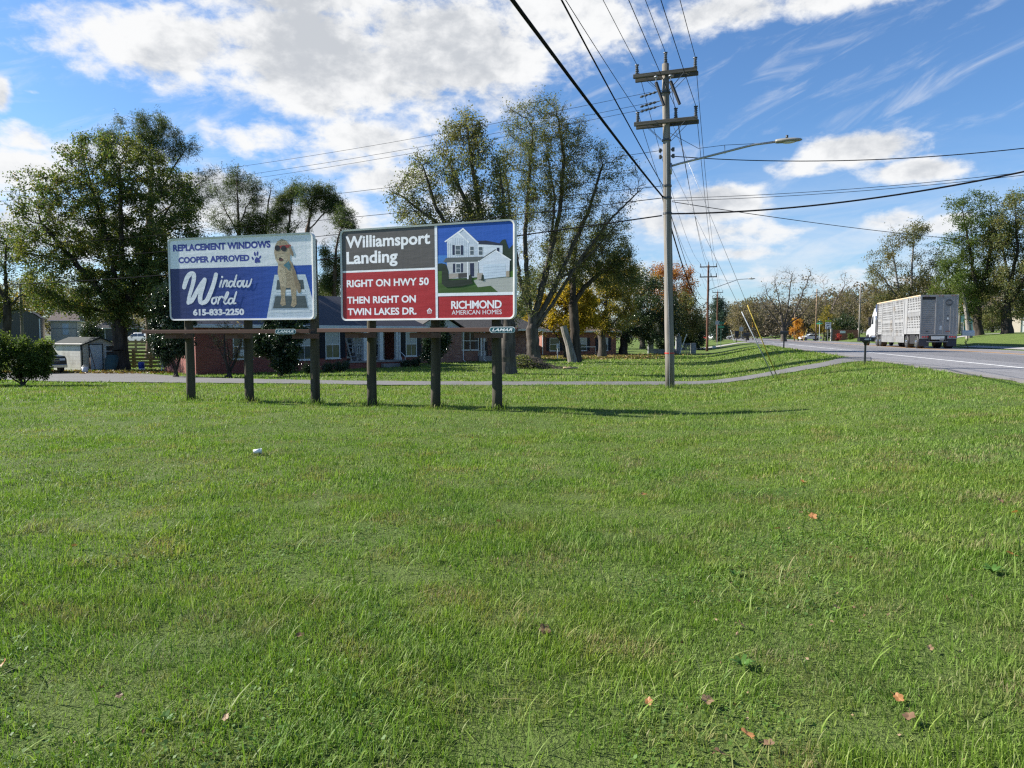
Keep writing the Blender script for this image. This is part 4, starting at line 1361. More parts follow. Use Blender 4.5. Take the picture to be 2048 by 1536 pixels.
def utility_pole(px, Y, top_py, arms_py, rz, lean, shaft_m, label, group, full=False, base_z=None):
    P = Pole()
    base = gp(px, Y)
    dep = lambda py: at(px, py, Y).z - base.z
    H = dep(top_py)
    root = empty("utility_pole", base, rz, label, "utility pole", group)
    P.root, P.base, P.H, P.rz = root, base, H, rz
    inv = Matrix.Rotation(-rz, 3, 'Z')
    ln = inv @ Vector((lean, 0, 0))
    P.off = lambda z: ln * (z / H)
    r0 = .155
    b = MB()
    pts = [tuple(P.off(H * k / 10) + Vector((.006 * math.sin(k * 1.9), 0, H * k / 10 - (.2 if k == 0 else 0)))) for k in range(11)]
    b.tube(pts, [r0 - .045 * k / 10 for k in range(11)], shaft_m, 16)
    b.build("shaft", root, smooth=True)
    P.att = {}
    arms = []
    for i, py in enumerate(arms_py):
        z = dep(py)
        o = P.off(z)
        b = MB()
        for sy in (-.19, .19):
            if not full and sy > 0:
                continue
            b.box((o.x, o.y + sy, z), (2.02, .095, .125), ARM_WOOD)
        a_ = b.build("crossarm", root, bevel=.008 if full else 0)
        for sy in (-.19, .19):
            if not full and sy > 0:
                continue
            for sx in (-1, 1):
                bb = MB()
                bb.beam((o.x + sx * .62, o.y + sy * 1.25, z - .06), (o.x + sx * .13, o.y + sy * .8, z - .55), .03, .012, DARKSTEEL)
                bb.build("brace", root)
        xs = (-.93, .93) if i == 0 else (-.93, .30, .93)
        for x in xs:
            ib = MB()
            insulator(ib, o.x + x, o.y, z + .0625, .34 if full else .3)
            ib.build("insulator", a_ if False else root, smooth=True)
            P.att[(i, x)] = Vector((o.x + x, o.y, z + .0625 + .37))
        arms.append(z)
    o = P.off(H)
    ib = MB()
    insulator(ib, o.x, o.y, H - .03, .36)
    ib.build("insulator", root, smooth=True)
    P.att['top'] = Vector((o.x, o.y, H + .35))
    P.world = lambda v: base + Matrix.Rotation(rz, 3, 'Z') @ v
    P.dep = dep
    return P


def street_arm(P, z0_py, L, rise, label=None):
    z0 = P.dep(z0_py)
    o = P.off(z0)
    b = MB()
    pts = [(o.x + .12, o.y, z0), (o.x + .4, o.y, z0 + .06)]
    for k in range(1, 7):
        f = k / 6
        pts.append((o.x + .4 + (L * .74 - .4) * f, o.y, z0 + .06 + rise * f))
    pts += [(o.x + L * .82, o.y, z0 + rise + .10), (o.x + L + .02, o.y, z0 + rise + .13)]
    b.tube(pts, [.035] * (len(pts)), STEEL, 8)
    b.box((o.x + .13, o.y, z0 - .08), (.06, .14, .34), STEEL)
    b.beam((o.x + L * .55, o.y, z0 + rise * .68), (o.x + L * .545, o.y, z0 + rise * .68 + .28), .02, .02, STEEL)
    wires = [(o.x + .1, o.y, z0 + 1.05), (o.x + L * .3, o.y, z0 + rise * .95 + .15), (o.x + L * .545, o.y, z0 + rise * .68 + .28), (o.x + L * .82, o.y, z0 + rise + .13)]
    b.tube(wires, .008, WIRE_BLACK, 5)
    a = b.build("lamp_arm", P.root, smooth=True)
    hb = MB()
    sect = [(0, .07, .06), (.06, .13, .075), (.30, .15, .085), (.55, .14, .075), (.72, .09, .05), (.78, .03, .02)]
    vs, fs = [], []
    n = 10
    for (x, wy, hz) in sect:
        for k in range(n):
            a_ = 2 * math.pi * k / n
            zz = math.sin(a_) * hz
            vs.append((o.x + L + x, o.y + math.cos(a_) * wy, z0 + rise + .13 + (zz if zz > 0 else zz * .7)))
    for i in range(len(sect) - 1):
        for k in range(n):
            k2 = (k + 1) % n
            fs.append((i * n + k, i * n + k2, (i + 1) * n + k2, (i + 1) * n + k))
    fs += [tuple(range(n - 1, -1, -1)), tuple((len(sect) - 1) * n + k for k in range(n))]
    hb.add(vs, fs, LAMP_GREY)
    hb.tube([(o.x + L + .34, o.y, z0 + rise + .2), (o.x + L + .34, o.y, z0 + rise + .30)], .04, DARKSTEEL, 8)
    h = hb.build("lamp_head", P.root, smooth=True)
    lb = MB()
    lb.ellipsoid((o.x + L + .40, o.y, z0 + rise + .13 - .05), (.2, .1, .035), LENS, 10, 6)
    lb.build("lens", h, smooth=True)


PG = "utility poles along the road"
P1 = utility_pole(1340, 24.0, 128, (150, 246), R(-20), -.30, POLE_GREY, "tall weathered grey utility pole with street lamp, nearest, standing on the lawn", PG, True)
street_arm(P1, 333, 3.3, .36)
P2 = utility_pole(1414, 88.0, 530, (534, 554), R(-15.5), .0, POLE_RED, "red brown utility pole with street lamp arm, past the breeze block wall", PG)
street_arm(P2, 579, 4.6, 1.05)
P3 = utility_pole(1433.5, 142.0, 583, (585, 597), R(-15.5), .0, POLE_RED, "third utility pole along the verge, beside the blue green conifer", PG)

# fittings of the near pole
b = MB()
o = P1.off(9.6)
za, zb = P1.dep(150), P1.dep(246)
for (x, y, z, tilt) in ((-.28, -.25, za - .28, .26), (.18, -.25, za - .30, .30)):
    b = MB()
    b.tube([(x + o.x, y + o.y, z), (x + o.x + tilt, y + o.y, z - .75)], [.055, .045], BLACK_RUBBER, 8)
    b.tube([(x + o.x, y + o.y, z), (x + o.x, y + o.y, z + .15)], .012, STEEL, 6)
    b.ellipsoid((x + o.x, y + o.y, z + .17), (.07, .07, .035), STEEL, 8, 5)
    b.build("fuse_cutout", P1.root)
for z in (P1.dep(300), P1.dep(313)):
    oo = P1.off(z)
    for sx in (-1, 1):
        b = MB()
        b.box((oo.x + sx * .19, oo.y, z), (.10, .08, .05), DARKSTEEL)
        b.tube([(oo.x + sx * .21, oo.y, z - .06), (oo.x + sx * .21, oo.y, z + .06)], .045, PORCELAIN, 8)
        b.build("spool_bracket", P1.root)
for z in (P1.dep(372), P1.dep(396), P1.dep(427), za - .55, zb - .55):
    oo = P1.off(z)
    b = MB()
    b.tube([(oo.x, oo.y, z - .03), (oo.x, oo.y, z + .03)], .148, DARKSTEEL, 16)
    b.build("clamp_band", P1.root)
b = MB()
z = P1.dep(706)
oo = P1.off(z)
b.tube([(oo.x, oo.y, z - .02), (oo.x, oo.y, z + .015)], .158, RED_TAPE, 16)
b.build("red_band", P1.root)
b = MB()
b.tube([tuple(P1.off(z_) + Vector((.02 * math.sin(z_), -.158 + .0042 * z_, z_))) for z_ in np.linspace(.02, 8.0, 24)], .007, STEEL, 5)
b.build("ground_wire", P1.root)


def catenary(a, b_, sag, n=26):
    a, b_ = Vector(a), Vector(b_)
    return [a + (b_ - a) * (i / n) - Vector((0, 0, 4 * sag * (i / n) * (1 - i / n))) for i in range(n + 1)]


def wire(pts, r, m, label, group, name="overhead_wire"):
    b = MB()
    b.tube(pts, r, m, 6)
    return tag(b.build(name, smooth=True), label, "wire", group)


BACK = Vector((-16.9, -40.0, .1))
BR = Matrix.Rotation(R(-19), 3, 'Z')
LW = "wires following the road"
names = {(0, -.93): "upper arm's left insulator", (0, .93): "upper arm's right insulator", 'top': "insulator on the pole top", (1, -.93): "lower arm's left insulator", (1, .30): "lower arm's middle insulator", (1, .93): "lower arm's right insulator"}
for key, nm in names.items():
    a = P1.world(P1.att[key])
    v = P1.att[key].copy(); v.x -= P1.off(v.z).x
    back = BACK + BR @ v
    c = P2.world(P2.att[key]); d = P3.world(P3.att[key])
    pts = catenary(back, a, .9) + catenary(a, c, 1.25)[1:] + catenary(c, d, .8)[1:]
    wire(pts, .0095, WIRE_ALU, "thin power line carried on the near grey pole's " + nm, LW)
for (py, r, sg, sg2, lb, xb) in ((368, .014, .8, 1.2, "neutral cable just above the thick bundle on the near grey pole", -14.3), (392, .028, .9, 1.6, "thickest black cable bundle running overhead to the near grey pole", -15.7)):
    z = P1.dep(py)
    a = P1.world(P1.off(z) + Vector((-.16, 0, z)))
    z2 = P2.dep(532 + (py - 125) * .27)
    c = P2.world(Vector((-.15, 0, z2)))
    z3 = P3.H * z / P1.H
    d = P3.world(Vector((-.15, 0, z3)))
    back = Vector((xb, -40, a.z + .15))
    wire(catenary(back, a, sg) + catenary(a, c, sg2)[1:] + catenary(c, d, .8)[1:], r, WIRE_BLACK, lb, LW)

LG = "wires crossing the sky to the left"
for (py0, py1, off_, r, sg, lb, m) in (
        (182, 390, -.5, .0065, .75, "highest thin wire leaving the near pole to the left", WIRE_ALU), (202, 407, -.35, .0065, .75, "second highest thin wire leaving the near pole to the left", WIRE_ALU),
        (212, 415, -.2, .0065, .75, "third thin wire down, leaving the near pole to the left", WIRE_ALU), (301, 457, -.22, .008, .45, "wire from the near pole's upper spool, passing left above the billboards", WIRE_ALU),
        (372, 508, -.18, .010, .15, "wire from below the near pole's spools, passing just above the red billboard", WIRE_BLACK), (396, 540, -.18, .013, .25, "cable grazing the top edge of the red billboard", WIRE_BLACK),
        (431, 574, -.18, .022, .55, "lowest lashed cable, passing behind both billboards", WIRE_BLACK)):
    z = P1.dep(py0)
    a = P1.world(P1.off(z) + Vector((off_, -.05, z)))
    e = at(-170, py1, 44)
    pts = catenary(a, e, sg)
    wire(pts, r, m, lb, LG)
b = MB()
for (py0, off_) in ((182, -.5), (202, -.35), (212, -.2)):
    z = P1.dep(py0)
    oo = P1.off(z)
    s0 = Vector((oo.x - .12, oo.y - .05, z + .02))
    d = Vector((-1, .55, -.16)).normalized()
    d = Matrix.Rotation(-P1.rz, 3, 'Z') @ d
    pts, rad = [], []
    for k in range(9):
        pts.append(s0 + d * (.18 + k * .07)); rad.append(.045 if k % 2 else .018)
    b = MB()
    b.tube([s0] + pts, [.012] + rad, PORCELAIN, 8)
    b.build("strain_insulator", P1.root)

RG = "wires crossing over the road to the right"
for (py0, e, r, sg, lb, m) in (
        (313, at(2300, 262, 20.2), .014, .42, "upper wire leaving the near pole to the right below the street lamp", WIRE_BLACK), (397, at(2300, 312, 19.5), .008, .2, "thin wire just above the thick cable crossing the road", WIRE_ALU),
        (402, at(2300, 318, 19.5), .008, .2, "lower twin of the thin wire just above the thick cable crossing the road", WIRE_ALU),
        (428, at(2300, 284, 18.6), .026, .42, "thick black cable crossing the road to the right", WIRE_BLACK), (404, at(2220, 494, 42), .012, .35, "cable sloping down to the right behind the trees past the truck", WIRE_BLACK)):
    z = P1.dep(py0)
    a = P1.world(P1.off(z) + Vector((.15, 0, z)))
    wire(catenary(a, e, sg), r, m, lb, RG)

# guy wires with yellow and grey guards
anc = gp(1556, 24.1)
GUARD_Y = mat("guard_yellow", (.40, .29, .03), .6, var=.08)
GUARD_G = mat("guard_grey", (.34, .37, .40), .5, var=.1)
for (py0, f0, gm_, lb, gl) in ((240, .0, GUARD_Y, "guy wire with yellow plastic guard, slanting to the lawn from the near pole", 2.42), (335, -.12, GUARD_G, "guy wire with grey guard, slanting to the lawn beside the yellow one", 2.25)):
    z = P1.dep(py0)
    a = P1.world(P1.off(z) + Vector((.14, 0, z)))
    s0 = anc + Vector((f0, 0, 0))
    d = (a - s0).normalized()
    root = empty("guy_wire", s0, 0, lb, "guy wire", "guy wires of the near pole")
    b = MB(); b.tube([(0, 0, 0) - d * .15 if False else tuple(-d * .1), tuple(a - s0)], .007, STEEL, 6); b.build("strand", root, smooth=True)
    b = MB(); b.tube([tuple(d * .28), tuple(d * (.28 + gl))], .017, gm_, 8); b.build("guard", root, smooth=True)
    b = MB(); b.tube([tuple(-d * .1), tuple(d * .3)], .016, DARKSTEEL, 6); b.build("anchor_rod", root)


# ---- plain poles on the far side
def plain_pole(px, Y, top, label, m, arm=None, r=.14):
    base = gp(px, Y)
    H = at(px, top, Y).z - base.z
    root = empty("utility_pole", base, R(-16), label, "utility pole", "plain poles across the road")
    b = MB(); b.tube([(0, 0, -.2), (0, 0, H * .5), (0, 0, H)], [r, r * .88, r * .72], m, 10); b.build("shaft", root, smooth=True)
    if arm:
        b = MB()
        for (fz, L) in arm:
            b.box((0, -.15, H * fz), (L, .09, .11), ARM_WOOD)
        b.build("crossarm", root)
    root['H'] = H
    return root, base, H


PA = plain_pole(1631, 150, 578, "brown wooden pole left of the green street sign across the road", POLE_TAN, [(.93, 1.1)], .17)
PB = plain_pole(1717.5, 138, 566, "grey wooden pole right of the brick entrance wall", POLE_GREY, [(.72, 1.6), (.66, 1.2)], .17)
PC = plain_pole(1917, 96, 545, "grey wooden pole rising behind the trailer's back end", POLE_GREY, None, .17)
PD = plain_pole(1588.5, 152, 621, "short tan wooden post beside the small orange maple", POLE_TAN, None, .14)
PE = plain_pole(47, 60, 568, "grey wooden pole in front of the grey barn at the left", POLE_GREY, [(.96, 1.2)], .14)
FG = "wires along the far roadside"
for (fa, fb, lb) in ((.93, .98, "upper line strung between the plain poles across the road"), (.70, .72, "lower line strung between the plain poles across the road")):
    a = PA[1] + Vector((0, 0, PA[2] * fa)); b2 = PB[1] + Vector((0, 0, PB[2] * fa)); c = PC[1] + Vector((0, 0, PC[2] * fb))
    e = at(2250, 545 if fa > .9 else 588, 70)
    wire(catenary(a, b2, .3) + catenary(b2, c, .6)[1:] + catenary(c, e, .4)[1:], .014, WIRE_ALU, lb, FG)

# ================================================================== BILLBOARDS
POST_WOOD = mat("creosote_post", (.060, .055, .042), .92, var=.5, scale=7, bump=1.0, bscale=18, stretch=(1, 1, .07), dirt=((.13, .10, .07), .5), spec=.2)
FRAME_W = mat("frame_white", (.62, .63, .62), .45, var=.1, scale=3, dirt=((.33, .30, .25), .5))
RAIL_RUST = mat("rail_rust", (.105, .052, .038), .8, var=.25, scale=4, stretch=(.2, 1, 1), dirt=((.17, .10, .07), .6))
BACKING = mat("panel_backing", (.16, .16, .16), .7, var=.1)


def vinyl(name, col, rough=.38):
    """printed vinyl skin, faintly rippled where it is laced to the frame"""
    if name in MATS:
        return MATS[name]
    m, t, p = new_mat(name)
    tcn = t.n.new('ShaderNodeTexCoord')
    o = tcn.outputs['Object']
    n = t.noise(o, 1.1, 4.0, .55)
    t.l.new(t.ramp(n, [(.3, tuple(c * .92 for c in col)), (.7, tuple(min(1, c * 1.05) for c in col))]), p.inputs['Base Color'])
    p.inputs['Roughness'].default_value = rough
    p.inputs['Specular IOR Level'].default_value = .35
    x, y, z = t.sep(o)
    v1 = t.vec(t.m('MULTIPLY', x, 1.2), 0.0, t.m('MULTIPLY', z, 5.0))
    h = t.m('ADD', t.noise(v1, 2.0, 3.0, .5), t.m('MULTIPLY', t.noise(t.vec(t.m('MULTIPLY', x, 8.0), 0.0, t.m('MULTIPLY', z, .5)), 1.0, 2.0, .5), .4))
    b = t.node('ShaderNodeBump', {'Strength': .09, 'Distance': .05, 'Height': h})
    t.l.new(b.outputs[0], p.inputs['Normal'])
    MATS[name] = m
    return m


V_WHITE = vinyl("vinyl_white", (.80, .82, .86))
V_NAVY = vinyl("vinyl_navy", (.018, .035, .16))
V_BLUE = vinyl("vinyl_blue", (.016, .075, .36))
V_BLUE2 = vinyl("vinyl_midblue", (.015, .050, .24))
def fade():
    m = vinyl("vinyl_blue_fade", (.5, .5, .5))
    t = NT(m.node_tree)
    p = t.n.get('Principled BSDF')
    tcn = t.n.new('ShaderNodeTexCoord')
    x = t.sep(tcn.outputs['Object'])[0]
    t.l.new(t.ramp(t.m('MULTIPLY', x, 1 / 4.0), [(.05, (.014, .026, .125)), (.45, (.015, .050, .26)), (.75, (.016, .080, .40))]), p.inputs['Base Color'])
    return m


V_FADE = fade()
V_TEXTBLUE = vinyl("vinyl_textblue", (.035, .055, .30))
V_TXT = vinyl("vinyl_lettering", (.80, .82, .87))
V_GREY = vinyl("vinyl_grey", (.095, .088, .085))
V_RED = vinyl("vinyl_red", (.36, .020, .026))
PR = {}


def ink(name, col):
    return vinyl("print_" + name, col, .4)


def text_geo(s, bold=.0, shear=0.0, spacing=1.0):
    cu = bpy.data.curves.new("lettering", 'FONT')
    cu.body = s
    cu.size = 1.0
    cu.offset = bold
    cu.shear = shear
    cu.space_character = spacing
    cu.resolution_u = 3
    ob = bpy.data.objects.new("lettering", cu)
    COL.objects.link(ob)
    dg = bpy.context.evaluated_depsgraph_get()
    me = bpy.data.meshes.new_from_object(ob.evaluated_get(dg))
    vs = [tuple(v.co) for v in me.vertices]
    fs = [tuple(p.vertices) for p in me.polygons]
    bpy.data.objects.remove(ob)
    bpy.data.meshes.remove(me)
    return vs, fs


def fit_text(b, s, x0, x1, z0, z1, y, m, bold=.0, shear=0.0, spacing=1.0):
    """letters stretched to the box x0..x1, z0..z1 on the plane y"""
    vs, fs = text_geo(s, bold, shear, spacing)
    xs = [v[0] for v in vs]; ys = [v[1] for v in vs]
    ax, bx, ay, by = min(xs), max(xs), min(ys), max(ys)
    b.add([(x0 + (v[0] - ax) / (bx - ax) * (x1 - x0), y, z0 + (v[1] - ay) / (by - ay) * (z1 - z0)) for v in vs], fs, m)


def crspline(pts, n=8):
    P = [Vector(p) for p in pts]
    P = [P[0] * 2 - P[1]] + P + [P[-1] * 2 - P[-2]]
    out = []
    for i in range(1, len(P) - 2):
        a, b_, c, d = P[i - 1:i + 3]
        for k in range(n):
            t_ = k / n
            out.append(.5 * ((2 * b_) + (c - a) * t_ + (2 * a - 5 * b_ + 4 * c - d) * t_ ** 2 + (3 * b_ - a - 3 * c + d) * t_ ** 3))
    out.append(P[-2])
    return out


class Board:
    """a two-corner billboard: left and right bottom corners from the photograph, u to the right, v down"""

    def __init__(s, lpx, lY, rpx, rY, z0, z1, quad, name, label):
        L, Rr = at(lpx, 640, lY), at(rpx, 640, rY)
        s.W = math.hypot(Rr.x - L.x, Rr.y - L.y)
        s.ang = math.atan2(Rr.y - L.y, Rr.x - L.x)
        mid = Vector((L.x, L.y, 0))
        s.gz = tz(L.x + (Rr.x - L.x) / 2, (L.y + Rr.y) / 2)
        s.root = empty(name, (L.x, L.y, s.gz), s.ang, label, "billboard", "billboards on the lawn")
        s.z0, s.z1, s.H = z0 - s.gz, z1 - s.gz, z1 - z0
        s.lY, s.rY = lY, rY
        s.q = quad
        s.boxes = []

    def uv(s, zx, zy):
        """zoom coordinates -> local x, z on the skin"""
        (tlx, tly), (trx, try_), (blx, bly), (brx, bry) = s.q
        fx = (zx - (tlx + blx) / 2) / ((trx + brx - tlx - blx) / 2)
        top = tly + (try_ - tly) * (zx - tlx) / (trx - tlx)
        bot = bly + (bry - bly) * (zx - blx) / (brx - blx)
        v = (zy - top) / (bot - top)
        u = fx * s.lY / (s.rY + fx * (s.lY - s.rY)) if True else fx
        return u * s.W, s.z1 - v * s.H

    def y(s, box):
        """printing order: each shape lies just proud of the shapes it overlaps"""
        lv = 0
        for (q, l2) in s.boxes:
            if l2 >= lv and box[0] < q[1] and q[0] < box[1] and box[2] < q[3] and q[2] < box[3]:
                lv = l2 + 1
        s.boxes.append((box, lv))
        return -.0007 * (lv + 1)

    @staticmethod
    def bb(P):
        xs = [p[0] for p in P]; zs = [p[1] for p in P]
        return (min(xs) - .001, max(xs) + .001, min(zs) - .001, max(zs) + .001)

    def poly(s, b, pts, m):
        P = [s.uv(*p) for p in pts]
        y = s.y(s.bb(P))
        # counter-clockwise seen from the front
        a = sum(P[i][0] * P[(i + 1) % len(P)][1] - P[(i + 1) % len(P)][0] * P[i][1] for i in range(len(P)))
        if a < 0:
            P = P[::-1]
        b.poly([(x, y, z) for x, z in P], m)

    def text(s, b, txt, zx0, zx1, ztop, zbot, m, bold=.03, shear=0, spacing=1.0):
        """ztop, zbot: y of cap top and lowest point at zx0, in zoom coordinates"""
        x0, za = s.uv(zx0, ztop)
        x1, _ = s.uv(zx1, ztop)
        _, zb = s.uv(zx0, zbot)
        fit_text(b, txt, x0, x1, zb, za, s.y((x0, x1, zb, za)), m, bold, shear, spacing)

    def ellipse(s, b, cx, cy, rx, ry, m, rot=0):
        s.poly(b, [(cx + rx * math.cos(a) * math.cos(rot) - ry * math.sin(a) * math.sin(rot), cy + rx * math.cos(a) * math.sin(rot) + ry * math.sin(a) * math.cos(rot)) for a in np.linspace(0, 2 * math.pi, 20)[:-1]], m)

    def stroke(s, b, pts, w, m, taper=0.0):
        c = crspline([(x, yv, 0) for x, yv in pts])
        n = len(c)
        Lf, Rg = [], []
        for i, p in enumerate(c):
            d = (c[min(i + 1, n - 1)] - c[max(i - 1, 0)])
            d = d.normalized() if d.length > 1e-6 else Vector((1, 0, 0))
            nn_ = Vector((-d.y, d.x, 0))
            ww = w * .5 * (1 - taper * (1 - math.sin(math.pi * min(1, .15 + i / n))))
            Lf.append(p + nn_ * ww); Rg.append(p - nn_ * ww)
        vs, fs = [], []
        y = s.y(s.bb([s.uv(p.x, p.y) for p in Lf + Rg]))
        for a, q in zip(Lf, Rg):
            for p in (a, q):
                x, z = s.uv(p.x, p.y)
                vs.append((x, y, z))
        for i in range(n - 1):
            fs.append((2 * i, 2 * i + 1, 2 * i + 3, 2 * i + 2))
        b.add(vs, fs, m)
        # round ends
        for p in (c[0], c[-1]):
            s.ellipse(b, p.x, p.y, w * .47 * (1 - taper * .6), w * .47 * (1 - taper * .6), m)

    def structure(s, post_px, rail, plate):
        W, z0, z1 = s.W, s.z0, s.z1
        # frame: rounded moulding round the skin
        b = MB()
        r = .12
        outer, inner = [], []
        e, t_ = .01, .036
        for (cx, cz, a0) in ((W - r + e, z1 - r + e, 0), (r - e, z1 - r + e, 90), (r - e, z0 + r - e, 180), (W - r + e, z0 + r - e, 270)):
            for k in range(7):
                a = R(a0 + 15 * k)
                outer.append((cx + r * math.cos(a), cz + r * math.sin(a)))
                inner.append((cx + (r - t_) * math.cos(a), cz + (r - t_) * math.sin(a)))
        n = len(outer)
        yf, yb, yi = -.024, .10, -.017
        vs = [(x, yf, z) for x, z in outer] + [(x, yi, z) for x, z in inner] + [(x, yb, z) for x, z in outer] + [(x, .0, z) for x, z in inner]
        fs = []
        for k in range(n):
            j = (k + 1) % n
            fs += [(k, j, n + j, n + k), (2 * n + j, j, k, 2 * n + k), (n + k, n + j, 3 * n + j, 3 * n + k)]
        b.add(vs, [f[::-1] for f in fs], FRAME_W)
        b.build("frame", s.root)
        b = MB()
        b.span((.05, .012, z0 + .05), (W - .05, .095, z1 - .05), BACKING)
        for x in np.linspace(.4, W - .4, 5):
            b.span((x - .03, .097, z0 + .06), (x + .03, .14, z1 - .06), BACKING)
        b.build("backing", s.root)
        for (px, Yp, top) in post_px:
            g = gp(px, Yp)
            loc = Matrix.Rotation(-s.ang, 3, 'Z') @ (g - s.root.location)
            b = MB()
            rr = .105
            zz = np.linspace(-.15, top - s.gz, 8)
            b.tube([(loc.x + .008 * math.sin(q * 2.1 + px), loc.y, q if i else loc.z - .15) for i, q in enumerate(zz)], [rr * (1.04 - .02 * i) for i in range(8)], POST_WOOD, 14)
            b.build("post", s.root, smooth=True)
            b = MB()
            b.span((loc.x - .17, -.42, rail[2] - s.gz - .16), (loc.x + .17, loc.y - .08, rail[2] - s.gz - .052), RAIL_RUST)
            b.build("rail_bracket", s.root)
        b = MB()
        zr = rail[2] - s.gz
        b.span((rail[0], -.50, zr - .042), (rail[1], -.44, zr + .042), RAIL_RUST)
        b.span((rail[0], -.44, zr + .026), (rail[1], -.30, zr + .040), RAIL_RUST)
        b.build("rail", s.root, bevel=.006)
        # maker's oval on the rail
        cx, hw, hh = plate
        def oval(sc_, y, m):
            pts = []
            for (sx, a0) in ((1, -90), (-1, 90)):
                for k in range(9):
                    a = R(a0 + 22.5 * k)
                    pts.append((cx + sx * (hw - hh) + hh * sc_ * math.cos(a), y, zr + hh * sc_ * math.sin(a)))
            bb.poly(pts, m)
        bb = MB()
        teal = mat("plate_teal", (.012, .085, .11), .4, var=.1)
        pw = mat("plate_white", (.75, .78, .80), .4, var=.05)
        oval(1.0, -.508, pw)
        oval(.82, -.511, teal)
        fit_text(bb, "LAMAR", cx - hw * .80, cx + hw * .80, zr - hh * .48, zr + hh * .48, -.514, pw, .03, .35, 1.05)
        bb.build("name_plate", s.root)


# ---------- blue and white billboard with the dog
B1 = Board(342, 17.75, 628.5, 16.6, 1.885, 3.835, ((115, 365), (1750, 265), (140, 1275), (1760, 1250)), "billboard", "blue and white billboard with a curly dog in sunglasses leaning out of a window")
b = MB()
B1.poly(b, [(118, 372), (1752, 272), (1762, 1246), (138, 1270)], V_WHITE)
B1.poly(b, [(126, 697), (1738, 632), (1750, 1248), (138, 1270)], V_FADE)
W1 = ink("window_white", (.60, .68, .76)); W2 = ink("window_shade", (.36, .44, .52)); W3 = ink("window_grey", (.075, .10, .11)); W4 = ink("window_light", (.68, .74, .80))
B1.poly(b, [(1315, 748), (1665, 740), (1755, 1080), (1752, 1248), (1214, 1256)], W1)
B1.poly(b, [(1345, 806), (1638, 800), (1650, 912), (1330, 918)], W3)
B1.poly(b, [(1335, 920), (1660, 912), (1664, 940), (1325, 948)], W4)
B1.poly(b, [(1312, 975), (1668, 966), (1700, 1140), (1272, 1146)], W2)
B1.poly(b, [(1322, 992), (1658, 984), (1684, 1122), (1290, 1130)], W3)
B1.poly(b, [(1262, 1150), (1712, 1142), (1722, 1175), (1248, 1182)], W4)
D1 = ink("fur", (.42, .33, .215)); D2 = ink("fur_shade", (.27, .20, .125)); D3 = ink("fur_light", (.55, .45, .31)); BK = ink("black", (.012, .013, .018)); TE = ink("bandana", (.07, .19, .24)); RD = ink("sunglass_red", (.32, .04, .035)); PK = ink("muzzle", (.12, .045, .04))
dog = [(1405, 340), (1460, 362), (1492, 412), (1520, 460), (1537, 520), (1526, 537), (1500, 505), (1494, 575), (1530, 640), (1556, 710), (1576, 790), (1602, 850), (1617, 930), (1600, 956), (1576, 948), (1564, 900), (1556, 985), (1560, 1085), (1527, 1118), (1493, 1100),
       (1508, 1030), (1494, 893), (1440, 896), (1430, 1000), (1436, 1090), (1397, 1105), (1374, 1080), (1388, 1000), (1376, 850), (1350, 720), (1360, 622), (1332, 575), (1316, 500), (1326, 425), (1356, 368)]
B1.poly(b, dog, D1)
rs = np.random.RandomState(3)
reg = [(1405, 400, 55, 45), (1400, 540, 60, 50), (1450, 700, 70, 60), (1460, 800, 70, 70), (1400, 930, 22, 130), (1525, 960, 26, 110), (1590, 880, 20, 60), (1515, 500, 12, 30), (1405, 1080, 20, 16), (1525, 1090, 22, 18)]
B1.poly(b, [(1515, 600), (1556, 710), (1576, 790), (1602, 850), (1617, 930), (1600, 956), (1576, 948), (1564, 900), (1545, 860), (1530, 760), (1505, 680)], D2)
B1.poly(b, [(1362, 640), (1440, 690), (1452, 800), (1440, 893), (1400, 880), (1378, 850), (1352, 720)], D3)
B1.poly(b, [(1352, 520), (1330, 575), (1360, 622), (1440, 620), (1470, 560), (1450, 500)], D3)
tufts = []
for (cx, cy, rx, ry) in reg:
    for k in range(int(60 + rx * ry / 16)):
        a, q = rs.uniform(0, 6.28), math.sqrt(rs.uniform(0, 1))
        p_ = (cx + rx * q * math.cos(a), cy + ry * q * math.sin(a))
        if all((p_[0] - o_[0]) ** 2 + (p_[1] - o_[1]) ** 2 > 120 for o_ in tufts):
            tufts.append(p_)
for p_ in tufts:                      # curls printed side by side, none overlapping
    B1.ellipse(b, p_[0], p_[1], rs.uniform(3.5, 5.2), rs.uniform(2.6, 4), D2 if rs.rand() < .5 else D3, rs.uniform(0, 3))
B1.poly(b, [(1330, 425), (1500, 402), (1512, 418), (1480, 440), (1345, 452)], RD)
B1.ellipse(b, 1355, 446, 30, 33, BK); B1.ellipse(b, 1427, 450, 32, 32, BK)
B1.ellipse(b, 1392, 577, 26, 18, PK); B1.ellipse(b, 1384, 560, 14, 9, BK)
B1.poly(b, [(1418, 640), (1482, 590), (1500, 650), (1480, 700), (1455, 665)], TE)
B1.poly(b, [(1497, 410), (1535, 500), (1524, 538), (1500, 500), (1488, 440)], D2)
b.build("poster", B1.root)
b = MB()
B1.text(b, "REPLACEMENT WINDOWS", 175, 1278, 424, 502, V_TEXTBLUE, .05)
B1.text(b, "COOPER APPROVED", 232, 1035, 562, 634, V_TEXTBLUE, .05)
B1.text(b, "615-833-2250", 380, 962, 1146, 1222, V_TXT, .05)
for (cx, cy, rx, ry, ro) in ((1072, 565, 10, 22, -.4), (1098, 515, 11, 26, -.15), (1127, 510, 11, 26, .15), (1155, 552, 10, 22, .5)):
    B1.ellipse(b, cx, cy, rx, ry, V_TEXTBLUE, ro)
B1.poly(b, [(1112, 548), (1138, 560), (1158, 592), (1150, 614), (1128, 610), (1108, 620), (1092, 612), (1095, 580)], V_TEXTBLUE)
st = B1.stroke
